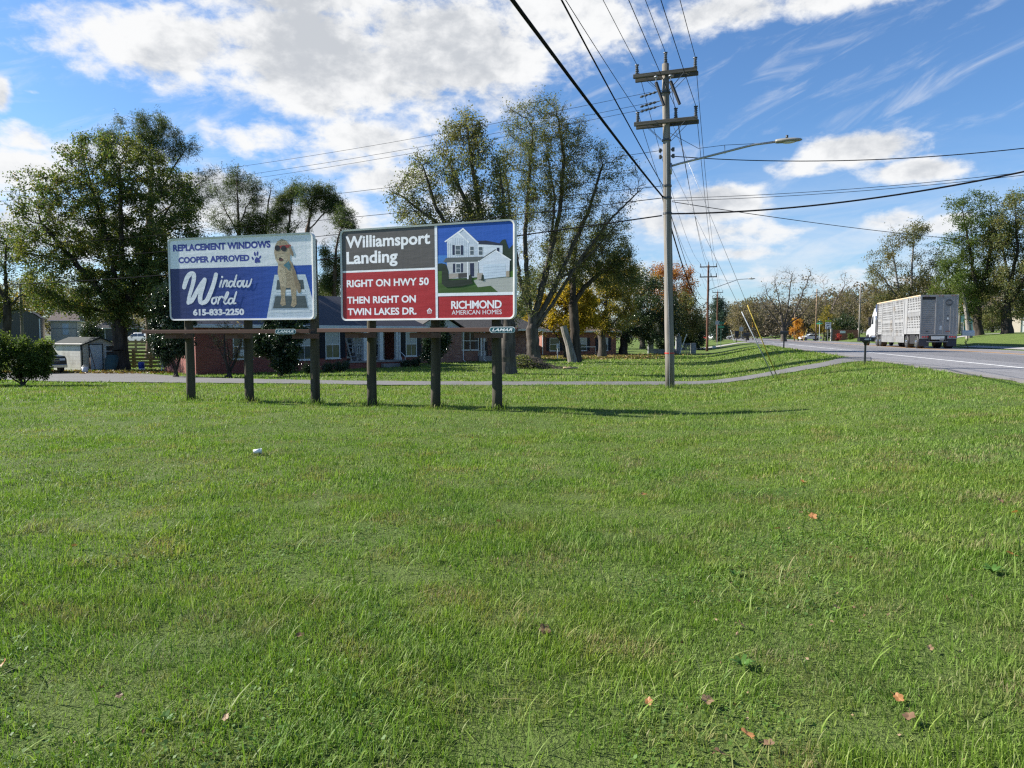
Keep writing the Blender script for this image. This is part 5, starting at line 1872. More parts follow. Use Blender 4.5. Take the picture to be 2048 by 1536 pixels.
st(b, [(288, 905), (300, 860), (330, 785), (368, 748), (398, 752), (402, 800), (380, 890), (345, 1000), (330, 1070)], 52, V_TXT, .25)
st(b, [(330, 1078), (372, 1050), (430, 950), (490, 850), (524, 808)], 47, V_TXT, .2)
st(b, [(524, 812), (500, 890), (470, 990), (468, 1060), (492, 1078)], 52, V_TXT, .1)
st(b, [(488, 1080), (540, 1050), (590, 950), (628, 850), (655, 752)], 50, V_TXT, .1)
for pts in ([(716, 818), (698, 868), (692, 892)], [(752, 818), (736, 860), (724, 893)], [(732, 866), (758, 826), (780, 822), (776, 850), (766, 884), (786, 884)],
            [(848, 832), (818, 828), (798, 856), (802, 886), (824, 886), (848, 850)], [(888, 758), (866, 830), (854, 880), (872, 886)],
            [(930, 822), (902, 834), (896, 874), (918, 888), (940, 866), (944, 832), (930, 822), (960, 824)], [(972, 818), (958, 866), (966, 888), (990, 872), (1008, 822)], [(1008, 822), (998, 866), (1010, 888), (1038, 860), (1058, 802)],
            [(636, 1014), (608, 1026), (600, 1068), (622, 1084), (646, 1060), (650, 1026), (636, 1014), (668, 1010)], [(690, 1004), (676, 1050), (668, 1084)], [(676, 1050), (700, 1010), (722, 1004), (730, 1016)],
            [(736, 1064), (770, 1010), (790, 962), (776, 956), (752, 1010), (742, 1070), (760, 1084), (790, 1060)], [(838, 1022), (806, 1026), (790, 1060), (804, 1084), (830, 1070), (842, 1040)], [(884, 948), (860, 1020), (846, 1076), (872, 1076)]):
    st(b, pts, 21, V_TXT, .2)
B1.ellipse(b, 722, 780, 12, 13, V_TXT)
B1.ellipse(b, 897, 958, 7, 8, V_BLUE2)
b.build("lettering", B1.root)
B1.structure([(383, 17.85, 3.3), (500, 17.35, 3.3), (632, 16.86, 3.72)], (-.42, B1.W + .18, 1.60), (B1.W - .42, .27, .058))

# ---------- red and grey billboard with the house
B2 = Board(684.5, 16.05, 1029, 14.5, 1.845, 3.80, ((65, 232), (1890, 110), (75, 1160), (1890, 1120)), "billboard", "red and grey billboard giving directions, with a picture of a white new house")
b = MB()
B2.poly(b, [(68, 240), (1888, 116), (1888, 1116), (77, 1154)], V_WHITE)
B2.poly(b, [(74, 238), (1052, 172), (1053, 604), (82, 648)], V_GREY)
B2.poly(b, [(82, 668), (1054, 626), (1060, 1136), (80, 1150)], V_RED)
B2.poly(b, [(1083, 898), (1884, 876), (1882, 1114), (1083, 1134)], V_RED)
hs = {k: ink("home_" + k, c) for k, c in dict(sky=(.015, .09, .42), sky2=(.05, .19, .52), wall=(.55, .62, .72), wall2=(.46, .53, .64), trim=(.72, .76, .82), roof=(.10, .115, .12), solar=(.012, .02, .05), stone=(.34, .31, .28), navy=(.012, .02, .06),
                                         glass=(.07, .10, .13), lawn=(.055, .13, .015), lawn2=(.035, .085, .012), drive=(.36, .38, .36), tree=(.012, .03, .016), bush=(.014, .024, .014), door=(.50, .60, .72), dark=(.05, .05, .05), tan=(.35, .3, .24), porch=(.42, .45, .48)).items()}
P_ = lambda pts, k: B2.poly(b, pts, hs[k])
P_([(1079, 176), (1882, 120), (1882, 700), (1083, 720)], 'sky')
P_([(1083, 480), (1882, 470), (1882, 640), (1083, 650)], 'sky2')
P_([(1083, 640), (1882, 600), (1876, 852), (1086, 872)], 'lawn')
P_([(1083, 760), (1480, 790), (1640, 788), (1715, 850), (1086, 872)], 'lawn2')
P_([(1735, 350), (1762, 318), (1795, 312), (1830, 410), (1880, 360), (1878, 620), (1850, 640), (1750, 600)], 'tree')
P_([(1083, 565), (1130, 560), (1175, 580), (1175, 640), (1083, 640)], 'tree')
P_([(1460, 735), (1520, 712), (1872, 696), (1876, 850), (1722, 853), (1640, 786), (1505, 803)], 'drive')
P_([(1310, 236), (1352, 205), (1512, 352), (1506, 498), (1400, 500)], 'wall2')
P_([(1508, 360), (1765, 374), (1765, 460), (1700, 470), (1508, 498)], 'wall')
P_([(1496, 330), (1590, 326), (1762, 358), (1772, 376), (1512, 364)], 'solar')
P_([(1181, 336), (1300, 244), (1410, 348), (1406, 500), (1184, 502)], 'wall')
P_([(1154, 338), (1300, 236), (1418, 344), (1412, 356), (1299, 256), (1166, 346)], 'trim')
P_([(1300, 238), (1352, 198), (1518, 352), (1508, 362), (1352, 218), (1312, 248)], 'trim')
for x in range(1196, 1400, 18):
    P_([(x, 350 if x < 1220 or x > 1380 else 300), (x + 3, 350 if x < 1220 or x > 1380 else 300), (x + 3, 500), (x, 500)], 'wall2')
P_([(1170, 506), (1560, 488), (1512, 540), (1142, 549)], 'roof')
P_([(1180, 552), (1512, 540), (1512, 700), (1190, 722)], 'porch')
P_([(1180, 668), (1300, 662), (1300, 700), (1190, 726)], 'stone')
P_([(1300, 662), (1410, 656), (1410, 700), (1300, 712)], 'dark')
for (x0, y0, x1, y1) in ((1272, 380, 1320, 470), (1425, 388, 1462, 472), (1515, 392, 1555, 472), (1279, 566, 1322, 652)):
    P_([(x0 - 5, y0 - 5), (x1 + 5, y0 - 5), (x1 + 5, y1 + 5), (x0 - 5, y1 + 5)], 'trim')
    P_([(x0, y0), (x1, y0), (x1, y1), (x0, y1)], 'glass')
    P_([(x0, (y0 + y1) / 2 - 2), (x1, (y0 + y1) / 2 - 2), (x1, (y0 + y1) / 2 + 2), (x0, (y0 + y1) / 2 + 2)], 'trim')
for (x0, x1, y0, y1) in ((1240, 1263, 374, 474), (1328, 1351, 376, 474), (1244, 1268, 564, 656), (1328, 1350, 560, 652), (1705, 1732, 398, 440)):
    P_([(x0, y0), (x1, y0), (x1, y1), (x0, y1)], 'navy')
P_([(1423, 558), (1466, 556), (1467, 692), (1425, 694)], 'navy')
P_([(1394, 546), (1408, 546), (1408, 730), (1394, 730)], 'trim')
P_([(1516, 540), (1690, 432), (1842, 520), (1836, 692), (1800, 692), (1570, 718), (1520, 692)], 'wall')
P_([(1506, 536), (1690, 418), (1858, 520), (1852, 528), (1692, 436), (1516, 548)], 'trim')
P_([(1512, 528), (1690, 414), (1700, 420), (1692, 424), (1520, 534)], 'roof')
P_([(1560, 572), (1795, 556), (1800, 690), (1570, 714)], 'door')
for k in range(1, 5):
    P_([(1562 + k * 2, 572 + k * 29), (1796, 556 + k * 27), (1796, 559 + k * 27), (1562 + k * 2, 575 + k * 29)], 'wall2')
P_([(1498, 660), (1556, 656), (1560, 720), (1500, 724)], 'stone'); P_([(1802, 636), (1836, 632), (1838, 692), (1804, 694)], 'tan')
P_([(1126, 770), (1128, 640), (1148, 566), (1170, 570), (1195, 640), (1200, 735), (1420, 720), (1462, 764), (1330, 795), (1168, 806)], 'bush')
P_([(1412, 690), (1430, 668), (1446, 720), (1440, 745), (1410, 745)], 'bush'); P_([(1540, 735), (1548, 672), (1566, 676), (1572, 735)], 'bush')
P_([(1083, 868), (1878, 846), (1878, 876), (1083, 900)], 'trim')
P_([(1053, 176), (1080, 174), (1083, 1134), (1060, 1136)], 'trim')
b.build("poster", B2.root)
b = MB()
B2.text(b, "Williamsport", 120, 1005, 292, 452, V_TXT, .028)
B2.text(b, "Landing", 125, 662, 452, 618, V_TXT, .028)
B2.text(b, "RIGHT ON HWY 50", 124, 988, 742, 818, V_TXT, .03)
B2.text(b, "THEN RIGHT ON", 126, 850, 914, 988, V_TXT, .03)
B2.text(b, "TWIN LAKES DR.", 130, 856, 1035, 1108, V_TXT, .03)
B2.text(b, "RICHMOND", 1222, 1755, 946, 1030, V_TXT, .025, 0, .92)
B2.text(b, "AMERICAN HOMES", 1228, 1755, 1042, 1088, V_TXT, .0)
B2.poly(b, [(966, 1048), (993, 1020), (1020, 1046), (1020, 1054), (1013, 1054), (1013, 1076), (972, 1078), (972, 1056), (966, 1056)], V_TXT)
B2.poly(b, [(979, 1050), (993, 1034), (1007, 1048), (1007, 1070), (979, 1071)], V_RED)
B2.poly(b, [(984, 1049), (1002, 1048), (1002, 1054), (984, 1055)], V_TXT); B2.poly(b, [(984, 1060), (1002, 1059), (1002, 1064), (984, 1065)], V_TXT)
b.build("lettering", B2.root)
B2.structure([(745, 16.15, 3.3), (872, 15.6, 3.3), (994, 15.0, 3.3)], (-.30, B2.W + .26, 1.62), (B2.W - .05, .27, .058))

# ================================================================== HOUSES, SHEDS, FENCE
BRICK_RED = brick_mat("brick_red", (.23, .060, .046), (.30, .090, .068), (.19, .125, .105))
BRICK_MIX = brick_mat("brick_mixed", (.21, .085, .062), (.36, .21, .165), (.32, .27, .23))
BRICK_BRN = brick_mat("brick_brown", (.24, .095, .062), (.31, .13, .09), (.2, .12, .09))
ROOF_METAL = board_mat("roof_dark_metal", (.050, .050, .060), .28, 0, .14, .62, .035, .0)
ROOF_GREY = mat("roof_shingle_grey", (.066, .063, .062), .9, var=.28, scale=7, bump=.8, bscale=30)
ROOF_BROWN = mat("roof_shingle_brown", (.13, .10, .085), .9, var=.25, scale=7, bump=.8, bscale=30)
TRIM = mat("trim_white", (.58, .60, .60), .5, var=.08, scale=3, dirt=((.3, .29, .26), .4))
SHUTTER = board_mat("shutter_navy", (.016, .020, .035), .05, 2, .15)
SHUTTER_BR = board_mat("shutter_brown", (.10, .07, .055), .05, 2, .15)
GLASS = glass_mat("window_glass", (.035, .045, .05))
CURTAIN = mat("window_blind", (.34, .37, .36), .3, var=.12, scale=3)
CONCRETE = mat("porch_concrete", (.24, .235, .225), .85, var=.2, scale=3, dirt=((.12, .12, .11), .5))
DOOR_W = mat("door_white", (.55, .60, .64), .5, var=.08, scale=2, dirt=((.35, .36, .36), .5))


class House:
    """local frame: x along the front, y away from the front, z up"""

    def __init__(s, name, loc, rz, label, cat="house", group=None):
        s.root = empty(name, loc, rz, label, cat, group)

    def part(s, name, fn, parent=None, bevel=0.0):
        b = MB()
        fn(b)
        return b.build(name, parent or s.root, bevel=bevel)

    def window(s, x, z, wd, ht, y=0.0, shut=None, glass=None, upper=None, muntin=(1, 1), face=-1, sill=True):
        """sash window on a front wall at y; face -1 looks towards -y"""
        f = face
        fr = MB()
        t_ = .055
        for (a, c) in (((x - wd / 2 - t_, z - ht / 2 - t_), (x - wd / 2, z + ht / 2 + t_)), ((x + wd / 2, z - ht / 2 - t_), (x + wd / 2 + t_, z + ht / 2 + t_)),
                       ((x - wd / 2, z + ht / 2), (x + wd / 2, z + ht / 2 + t_)), ((x - wd / 2, z - ht / 2 - t_), (x + wd / 2, z - ht / 2)), ((x - wd / 2, z - .025), (x + wd / 2, z + .025))):
            fr.span((a[0], y + f * .05, a[1]), (c[0], y - f * .02, c[1]), TRIM)
        nx_, nz_ = muntin
        for k in range(1, nx_):
            xx = x - wd / 2 + wd * k / nx_
            fr.span((xx - .011, y + f * .032, z - ht / 2), (xx + .011, y + f * .01, z - .025), TRIM)
            fr.span((xx - .011, y + f * .032, z + .025), (xx + .011, y + f * .01, z + ht / 2), TRIM)
        if sill:
            fr.span((x - wd / 2 - .09, y + f * .10, z - ht / 2 - t_ - .05), (x + wd / 2 + .09, y - f * .02, z - ht / 2 - t_ - .002), TRIM)
        w_ = fr.build("window", s.root)
        g = MB()
        g.span((x - wd / 2, y + f * .012, z - ht / 2), (x + wd / 2, y + f * .004, z - .026), glass or GLASS)
        g.span((x - wd / 2, y + f * .016, z + .026), (x + wd / 2, y + f * .006, z + ht / 2), upper or glass or GLASS)
        g.build("pane", w_)
        if shut:
            for sx in (-1, 1):
                sb = MB()
                xx = x + sx * (wd / 2 + t_ + .02 + .17)
                sb.span((xx - .17, y + f * .045, z - ht / 2 - .05), (xx + .17, y + f * .003, z + ht / 2 + .05), shut)
                sb.build("shutter", s.root)
        return w_


def hip_roof(b, x0, x1, y0, y1, ze, zr, m, hip0=1.0, hip1=1.0, th=.10, soffit=None):
    """gable (hip=0) or hip roof over x0..x1, ridge along x"""
    ym = (y0 + y1) / 2
    run = (y1 - y0) / 2
    a, c = x0 + run * hip0, x1 - run * hip1
    V = [(x0, y0, ze), (x1, y0, ze), (x1, y1, ze), (x0, y1, ze), (a, ym, zr), (c, ym, zr)]
    V2 = [(x, y, z - th) for x, y, z in V[:4]]
    b.add(V + V2, [(0, 1, 5, 4), (1, 2, 5), (2, 3, 4, 5), (3, 0, 4)], m)
    b.add(V + V2, [(6, 7, 1, 0), (7, 8, 2, 1), (8, 9, 3, 2), (9, 6, 0, 3), (9, 8, 7, 6)], soffit or TRIM)


# ---------- red brick ranch house with dark metal roof
A = gp(392, 37.6); B_ = gp(838, 47.2)
ang = math.atan2(B_.y - A.y, B_.x - A.x)
WL = math.hypot(B_.x - A.x, B_.y - A.y)
gz0 = (A.z + B_.z) / 2 - .05
h = House("brick_house", (A.x, A.y, gz0), ang, "long red brick ranch house with dark ribbed metal roof and navy shutters")
DPT = 5.0
EH = 2.55


def wfrac(px):
    """distance along the front under photograph column px"""
    d = ray(px, 700)
    # intersection with the front line in plan
    ux, uy = math.cos(ang), math.sin(ang)
    den_ = d.x * uy - d.y * ux
    k = (A.x * uy - A.y * ux) / den_
    return (d.x * k - A.x) * ux + (d.y * k - A.y) * uy


xa, xb_ = wfrac(693), wfrac(797)       # recessed porch between
PD_ = 1.6
h.part("wall", lambda b: (b.span((0, 0, -.3), (xa, DPT, EH), BRICK_RED), b.span((xa, PD_, -.3), (xb_, DPT, EH - .002), BRICK_RED), b.span((xb_, 0, -.3), (WL, DPT, EH), BRICK_RED)))
h.part("roof", lambda b: (hip_roof(b, -.45, WL + .4, -.45, DPT + .45, EH + .08, EH + 1.95, ROOF_METAL, .9, .9, .14)))
h.part("fascia", lambda b: (b.span((-.46, -.50, EH - .10), (WL + .42, -.452, EH + .04), TRIM)))
h.part("chimney", lambda b: (b.span((5.2, 2.9, EH + .9), (6.0, 3.5, EH + 2.6), BRICK_RED), b.span((5.15, 2.85, EH + 2.6), (6.05, 3.55, EH + 2.7), CONCRETE)))
for (px, shut, wd, ht, zc, up) in ((485, None, .95, 1.25, 1.45, None), (608, SHUTTER, .85, 1.5, 1.45, CURTAIN), (665, SHUTTER, .85, 1.5, 1.5, CURTAIN), (822, SHUTTER, .75, 1.45, 1.5, CURTAIN)):
    h.window(wfrac(px), zc, wd, ht, 0.0, shut, None, up, (2, 1))
for (px, up) in ((712, None), (776, CURTAIN)):
    h.window(wfrac(px) + .3, 1.5, .8, 1.55, PD_, SHUTTER, None, up, (2, 1))
xd = (xa + xb_) / 2
dr = h.part("door", lambda b: (b.span((xd - .45, PD_ - .05, .42), (xd + .45, PD_ - .005, 2.42), DOOR_W)))
h.part("handle", lambda b: b.ellipsoid((xd + .36, PD_ - .09, 1.4), (.035, .04, .035), STEEL), dr)
h.part("porch_floor", lambda b: (b.span((xa - .1, -.55, -.3), (xb_ + .1, PD_ - .003, .42), BRICK_RED), b.span((xa - .16, -.62, .42), (xb_ + .16, PD_ - .004, .52), CONCRETE)))
h.part("porch_steps", lambda b: (b.span((xb_ - 1.7, -.95, -.3), (xb_ - .5, -.622, .32), CONCRETE), b.span((xb_ - 1.7, -1.28, -.3), (xb_ - .5, -.952, .12), CONCRETE)))
for px in (724, 756, 789):
    x = wfrac(px)
    h.part("porch_column", lambda b: (b.span((x - .13, -.42, .52), (x + .13, -.16, EH - .10), TRIM), b.span((x - .17, -.46, .521), (x + .17, -.12, .62), TRIM), b.span((x - .17, -.46, EH - .2), (x + .17, -.12, EH - .098), TRIM)), bevel=.01)
h.part("downspout", lambda b: (b.tube([(xb_ - .25, -.52, EH - .1), (xb_ - .22, -.48, 2.2), (xb_ - .22, -.48, .75), (xb_ - .25, -.9, .2), (xb_ - .35, -1.35, .05)], .05, TRIM, 8)))
h.part("handrail", lambda b: (b.tube([(xb_ - .35, -.6, .5), (xb_ - .35, -.6, 1.1), (xb_ - .35, -1.25, .75), (xb_ - .35, -1.25, -.1)], .025, TRIM, 6)))
# window air conditioner on the left window
xw = wfrac(480)
h.part("air_conditioner", lambda b: (b.span((xw - .1, -.30, .92), (xw + .38, .0, 1.28), TRIM)), bevel=.015)
MH = h.root.matrix_basis.copy()


def hworld(hs_, x, y, z):
    o = hs_.root
    return Matrix.Translation(o.location) @ Matrix.Rotation(o.rotation_euler[2], 4, 'Z') @ Vector((x, y, z))


# leaning ladder on the porch and a porch bench
lad = empty("ladder", hworld(h, wfrac(702), -.30, .52), ang, "aluminium ladder leaning on the porch wall of the red brick house", "ladder")
b = MB()
for sx in (-.2, .2):
    b.beam((sx, -.1, 0), (sx - .25, .36, 1.85), .05, .09, STEEL)
b.build("rail", lad)
b = MB()
for k in range(1, 7):
    f = k / 7
    b.tube([(-.2 - .25 * f, -.1 + .46 * f, 1.85 * f), (.2 - .25 * f, -.1 + .46 * f, 1.85 * f)], .016, STEEL, 6)
b.build("rung", lad)
bn = empty("porch_bench", hworld(h, (wfrac(724) + wfrac(756)) / 2, .75, .52), ang, "white slatted bench on the porch of the red brick house", "bench")
WOODW = mat("bench_white", (.5, .52, .53), .6, var=.1)
b = MB(); b.span((-.7, -.25, .40), (.7, .22, .45), WOODW); b.build("seat", bn)
b = MB()
for k in range(9):
    b.span((-.68 + k * .16, .21, .45), (-.60 + k * .16, .24, .92), WOODW)
b.span((-.7, .20, .9), (.7, .25, .98), WOODW)
b.build("backrest", bn)
for sx in (-.66, .66):
    b = MB(); b.span((sx - .03, -.24, 0), (sx + .03, .24, .40), WOODW); b.build("leg", bn)

# ---------- house with mottled brick, grey shingles and white gutter
A2 = gp(838, 50.5); C2 = gp(986, 53.2)
ang2 = math.atan2(C2.y - A2.y, C2.x - A2.x)
W2L = math.hypot(C2.x - A2.x, C2.y - A2.y)
h2 = House("shingle_house", (A2.x, A2.y, (A2.z + C2.z) / 2 - .02), ang2, "mottled brick house with grey shingles and white gutters behind the red billboard's posts")
fr2 = lambda px: (px - 838) / (986 - 838.) * W2L
xs = fr2(922)
xp = fr2(963)
SID = board_mat("siding_pale", (.50, .53, .54), .14, 2, .06)
h2.part("wall", lambda b: (b.span((0, 0, -.3), (xs, 8, 2.35), BRICK_MIX), b.span((xs, .7, -.3), (xp, 8, 2.34), BRICK_MIX), b.span((xp, 2.1, -.3), (W2L + 4, 8, 2.33), BRICK_MIX)))
h2.part("gable", lambda b: b.prism([(-.2, 2.36), (xs + .1, 2.36), (xs * .5 - .05, 2.36 + xs * .33)], .02, .3, SID))
h2.part("roof", lambda b: (b.add([(-.5, -.35, 2.3), (xs * .5 - .05, -.35, 2.42 + xs * .36), (xs + .4, -.35, 2.3), (-.5, 6, 2.3), (xs * .5 - .05, 6, 2.42 + xs * .36), (xs + .4, 6, 2.3)], [(0, 1, 4, 3), (1, 2, 5, 4)], ROOF_GREY),
                         hip_roof(b, xs - 1.5, W2L + 4.5, .25, 8.4, 2.42, 4.6, ROOF_GREY, .6, .8, .12)))
h2.part("fascia", lambda b: (b.span((-.3, -.22, 2.30), (xs + .2, -.02, 2.46), TRIM), b.span((xs + .25, .10, 2.30), (W2L + 4.5, .24, 2.42), TRIM)))
for px in (938, 955):
    h2.window(fr2(px), 1.55, .62, 1.25, .7, SHUTTER_BR, None, None, (2, 1))
h2.window(fr2(982), 1.5, .6, 1.2, 2.1, None)
h2.window(xs * .45, 1.55, .7, 1.2, 0.0, SHUTTER_BR, None, CURTAIN, (2, 1))
for px in (924, 967):
    x = fr2(px)
    h2.part("downspout", lambda b: b.tube([(x + .12, .12, 2.3), (x + .02, .0 if px == 967 else -.06, 2.1), (x, -.0 if px == 967 else -.07, .2), (x + .08, -.25, .05)], .04, TRIM, 6))
h2.part("porch_floor", lambda b: b.span((xp, .5, -.3), (W2L + 4, 2.098, .42), CONCRETE))
for k in range(3):
    x = xp + .25 + k * 1.3
    h2.part("porch_column", lambda b: b.span((x - .07, .6, .42), (x + .07, .74, 2.32), TRIM))
h2.part("door", lambda b: b.span((xp + .5, 2.05, .42), (xp + 1.35, 2.098, 2.25), DOOR_W))
ch = empty("porch_chair", hworld(h2, xp + 1.0, 1.2, .42), ang2 + .3, "dark chair on the porch of the mottled brick house", "chair")
DKW = mat("chair_dark", (.03, .03, .032), .6, var=.1)
b = MB(); b.span((-.26, -.25, .40), (.26, .25, .45), DKW); b.build("seat", ch)
b = MB(); b.span((-.26, .22, .45), (.26, .26, 1.05), DKW); b.build("backrest", ch)
for sx in (-.22, .22):
    for sy in (-.2, .2):
        b = MB(); b.span((sx - .025, sy - .025, 0), (sx + .025, sy + .025, .40), DKW); b.build("leg", ch)

# ---------- low red brick house behind the yellow maples
A3 = gp(1084, 74.5); C3 = gp(1232, 78)
ang3 = math.atan2(C3.y - A3.y, C3.x - A3.x)
W3L = math.hypot(C3.x - A3.x, C3.y - A3.y)
h3 = House("brick_cottage", (A3.x, A3.y, A3.z), ang3, "low brown brick house half hidden behind the yellow maples")
h3.part("wall", lambda b: b.span((0, 0, -.3), (W3L, 8, 2.5), BRICK_BRN))
h3.part("roof", lambda b: hip_roof(b, -.4, W3L + .4, -.5, 8.5, 2.55, 4.4, ROOF_BROWN, .9, .9, .14))
for px in (1108, 1162, 1205):
    h3.window((px - 1084) / 148. * W3L, 1.15, 1.05, 1.25, 0.0, SHUTTER, None, CURTAIN if px != 1108 else None, (1, 1))
h3.part("railing", lambda b: (b.span((W3L * .42, -.9, .85), (W3L * .66, -.86, .92), TRIM), b.span((W3L * .42, -.9, 0), (W3L * .425, -.86, .92), TRIM), b.span((W3L * .655, -.9, 0), (W3L * .66, -.86, .92), TRIM)))
h3.part("downspout", lambda b: b.tube([(.05, -.05, 2.5), (.05, -.05, 0)], .05, TRIM, 6))

# carport seen between the trunks
cp = House("carport", gp(1040, 72), R(3), "white flat roofed carport between the two thickest trunks", "carport")
h_c = at(1040, 686, 72).z - cp.root.location.z
cp.part("roof", lambda b: b.span((-1.8, 0, h_c - .25), (1.8, 5, h_c), TRIM))
for sx in (-1.6, 1.6):
    cp.part("post", lambda b: b.span((sx - .05, .1, 0), (sx + .05, .2, h_c - .25), TRIM))
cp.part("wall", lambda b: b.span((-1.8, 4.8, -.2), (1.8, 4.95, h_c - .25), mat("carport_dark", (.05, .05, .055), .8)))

# ---------- teal house and cream house at right
A4 = gp(1916, 118)
h4 = House("teal_house", (A4.x, A4.y, A4.z), R(-24), "small teal house with white trim between the trailer and the trees")
TEAL = board_mat("siding_teal", (.05, .17, .20), .16, 2, .08)
z4 = at(1920, 640, 118).z - A4.z
h4.part("wall", lambda b: (b.span((-5, 0, -.5), (2.1, 7, z4), TEAL), b.prism([(-5, z4), (2.1, z4), (-1.4, z4 + 2.2)], .001, 6.99, TEAL)))
h4.part("roof", lambda b: b.add([(-5.3, -.3, z4 - .15), (-1.4, -.3, z4 + 2.42), (2.45, -.3, z4 - .15), (-5.3, 7.3, z4 - .15), (-1.4, 7.3, z4 + 2.42), (2.45, 7.3, z4 - .15)], [(0, 1, 4, 3), (1, 2, 5, 4)], ROOF_GREY))
h4.part("trim_board", lambda b: (b.beam((-1.4, -.32, z4 + 2.3), (2.4, -.32, z4 - .25), .04, .18, TRIM), b.beam((-5.3, -.32, z4 - .25), (-1.4, -.32, z4 + 2.3), .04, .18, TRIM), b.span((2.02, -.03, -.3), (2.16, .05, z4 - .2), TRIM)))
h4.window(.1, 1.05, 1.0, 1.5, 0.0, None, None, None, (2, 1))
h4.window(-3, 1.05, 1.0, 1.5, 0.0, None, None, None, (2, 1))
A5 = gp(2018, 108)
h5 = House("cream_house", (A5.x, A5.y, A5.z), R(-36), "cream walled house behind the trunk at the right edge")
CREAM = mat("wall_cream", (.56, .49, .40), .8, var=.06)
WHITE_W = board_mat("siding_white", (.62, .63, .63), .16, 2, .05)
z5 = at(2020, 622, 108).z - A5.z
h5.part("wall", lambda b: (b.span((0, 0, -.5), (1.3, 8, z5), CREAM), b.span((1.3, .1, -.5), (9, 8, z5 - .002), WHITE_W)))
h5.part("roof", lambda b: hip_roof(b, -.4, 9.4, -.4, 8.4, z5 + .05, z5 + 2.2, ROOF_GREY, .8, .8))
h5.window(4.5, 1.4, 1.0, 1.3, .1, None, None, None, (2, 1))

# ---------- left background: grey barn, cream cottage, dark house
A6 = gp(-30, 98)
zz6 = at(0, 655, 98).z
h6 = House("grey_barn", (A6.x, A6.y, tz(A6.x, A6.y)), R(29), "grey barn with a gambrel roof at the left edge", "barn")
GREYB = board_mat("siding_grey", (.060, .058, .054), .2, 0, .1)  # siding darkened: the shade of nearby trees is put into its colour
p6 = lambda px, py: (at(px, py, 98).x - A6.x, at(px, py, 98).z - tz(A6.x, A6.y))
prof = [p6(-40, 672), p6(62, 672), p6(61, 634), p6(45, 623), p6(28, 618), p6(2, 624), p6(-40, 640)]
prof[0] = (prof[0][0], -.5); prof[1] = (prof[1][0], -.5)
h6.part("wall", lambda b: b.prism(prof, 0, 9, GREYB))
rp = [p6(64, 635), p6(46, 621), p6(28, 615), p6(0, 622), p6(-42, 639)]
h6.part("roof", lambda b: b.add([(x, -.3, z) for x, z in rp] + [(x, 9.3, z) for x, z in rp], [(k, k + 1, 6 + k, 5 + k) for k in range(4)], ROOF_GREY))
for x in (p6(61, 640)[0], p6(2, 640)[0]):
    h6.part("corner_trim", lambda b: b.span((x - .06, -.06, -.2), (x + .06, .02, p6(61, 636)[1]), TRIM))
A7 = gp(103, 108)
h7 = House("cream_cottage", (A7.x, A7.y, A7.z), R(24), "cream cottage with a brown roof behind the garden shed", "house")
W7 = at(148, 660, 108).x - A7.x
z7 = at(110, 641, 108).z - A7.z
h7.part("wall", lambda b: b.span((0, 0, -.5), (W7, 7, z7), CREAM))
h7.part("roof", lambda b: hip_roof(b, -.4, W7 + .4, -.4, 7.4, z7, z7 + 1.7, ROOF_BROWN, .2, .2))
h7.window(W7 * .55, z7 - 1.25, .7, 1.6, 0, None, DOOR_W, DOOR_W, (1, 1), sill=False)
h7.part("porch_rail", lambda b: (b.span((-.3, -1.2, z7 - 1.2), (W7, -1.16, z7 - 1.14), DARKSTEEL), b.span((W7 - .05, -1.2, 0), (W7, -1.16, z7 - .02), DARKSTEEL)))
A8 = gp(196, 132)
h8 = House("dark_house", (A8.x, A8.y, A8.z), R(24), "dark walled house in shade behind the big maple trunk", "house")
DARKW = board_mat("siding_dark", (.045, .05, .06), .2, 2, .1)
z8 = at(210, 656, 132).z - A8.z
h8.part("wall", lambda b: b.span((0, 0, -.5), (6.8, 7, z8), DARKW))
h8.part("roof", lambda b: hip_roof(b, -.4, 7.2, -.4, 7.4, z8, z8 + 1.6, ROOF_GREY, .5, .5))
h8.part("downspout", lambda b: b.tube([(1.2, -.06, z8), (1.2, -.06, 0)], .05, TRIM, 6))

# ---------- garden shed
S0 = gp(163, 43.5); S1 = gp(231, 43.2)
angs = math.atan2(S1.y - S0.y, S1.x - S0.x)
WS = math.hypot(S1.x - S0.x, S1.y - S0.y)
S0b = gp(164, 42.8)
sh = House("garden_shed", (S0b.x, S0b.y, S0b.z), R(62), "cream metal garden shed with dark trim and a white door under the maple", "shed")
SHW = board_mat("shed_panel", (.56, .54, .49), .21, 2, .10, .5, .015, .0, ((.25, .22, .18), .5))
SHT = mat("shed_trim", (.03, .04, .04), .5, var=.1)
SHR = mat("shed_roof", (.028, .034, .032), .9, var=.2)
sz = lambda py: at(200, py, 42.6).z - S0b.z
e_, r_ = sz(688), sz(675)
L_ = 2.9
W_s = 2.15
# the broad side faces left; its gable front carries the door
gx0 = 0
sh.part("wall", lambda b: (b.span((0, .01, -.1), (W_s, L_, e_), SHW), b.prism([(0, e_), (W_s, e_), (W_s * .5, r_)], .011, L_ - .001, SHW)))
sh.part("roof", lambda b: b.add([(-.15, -.15, e_ - .06), (W_s * .5, -.15, r_ + .03), (W_s + .15, -.15, e_ - .06), (-.15, L_ + .1, e_ - .06), (W_s * .5, L_ + .1, r_ + .03), (W_s + .15, L_ + .1, e_ - .06),
                                (-.15, -.15, e_ - .14), (W_s * .5, -.15, r_ - .05), (W_s + .15, -.15, e_ - .14)], [(0, 1, 4, 3), (1, 2, 5, 4), (6, 7, 1, 0), (7, 8, 2, 1)], SHR))
d0, d1 = W_s * .20, W_s * .60
dr = sh.part("door", lambda b: b.span((d0 + .05, -.03, .02), (d1 - .05, .005, e_ - .06), DOOR_W))
sh.part("handle", lambda b: b.span((d0 + .12, -.06, .85), (d0 + .16, -.031, 1.0), DARKSTEEL), dr)
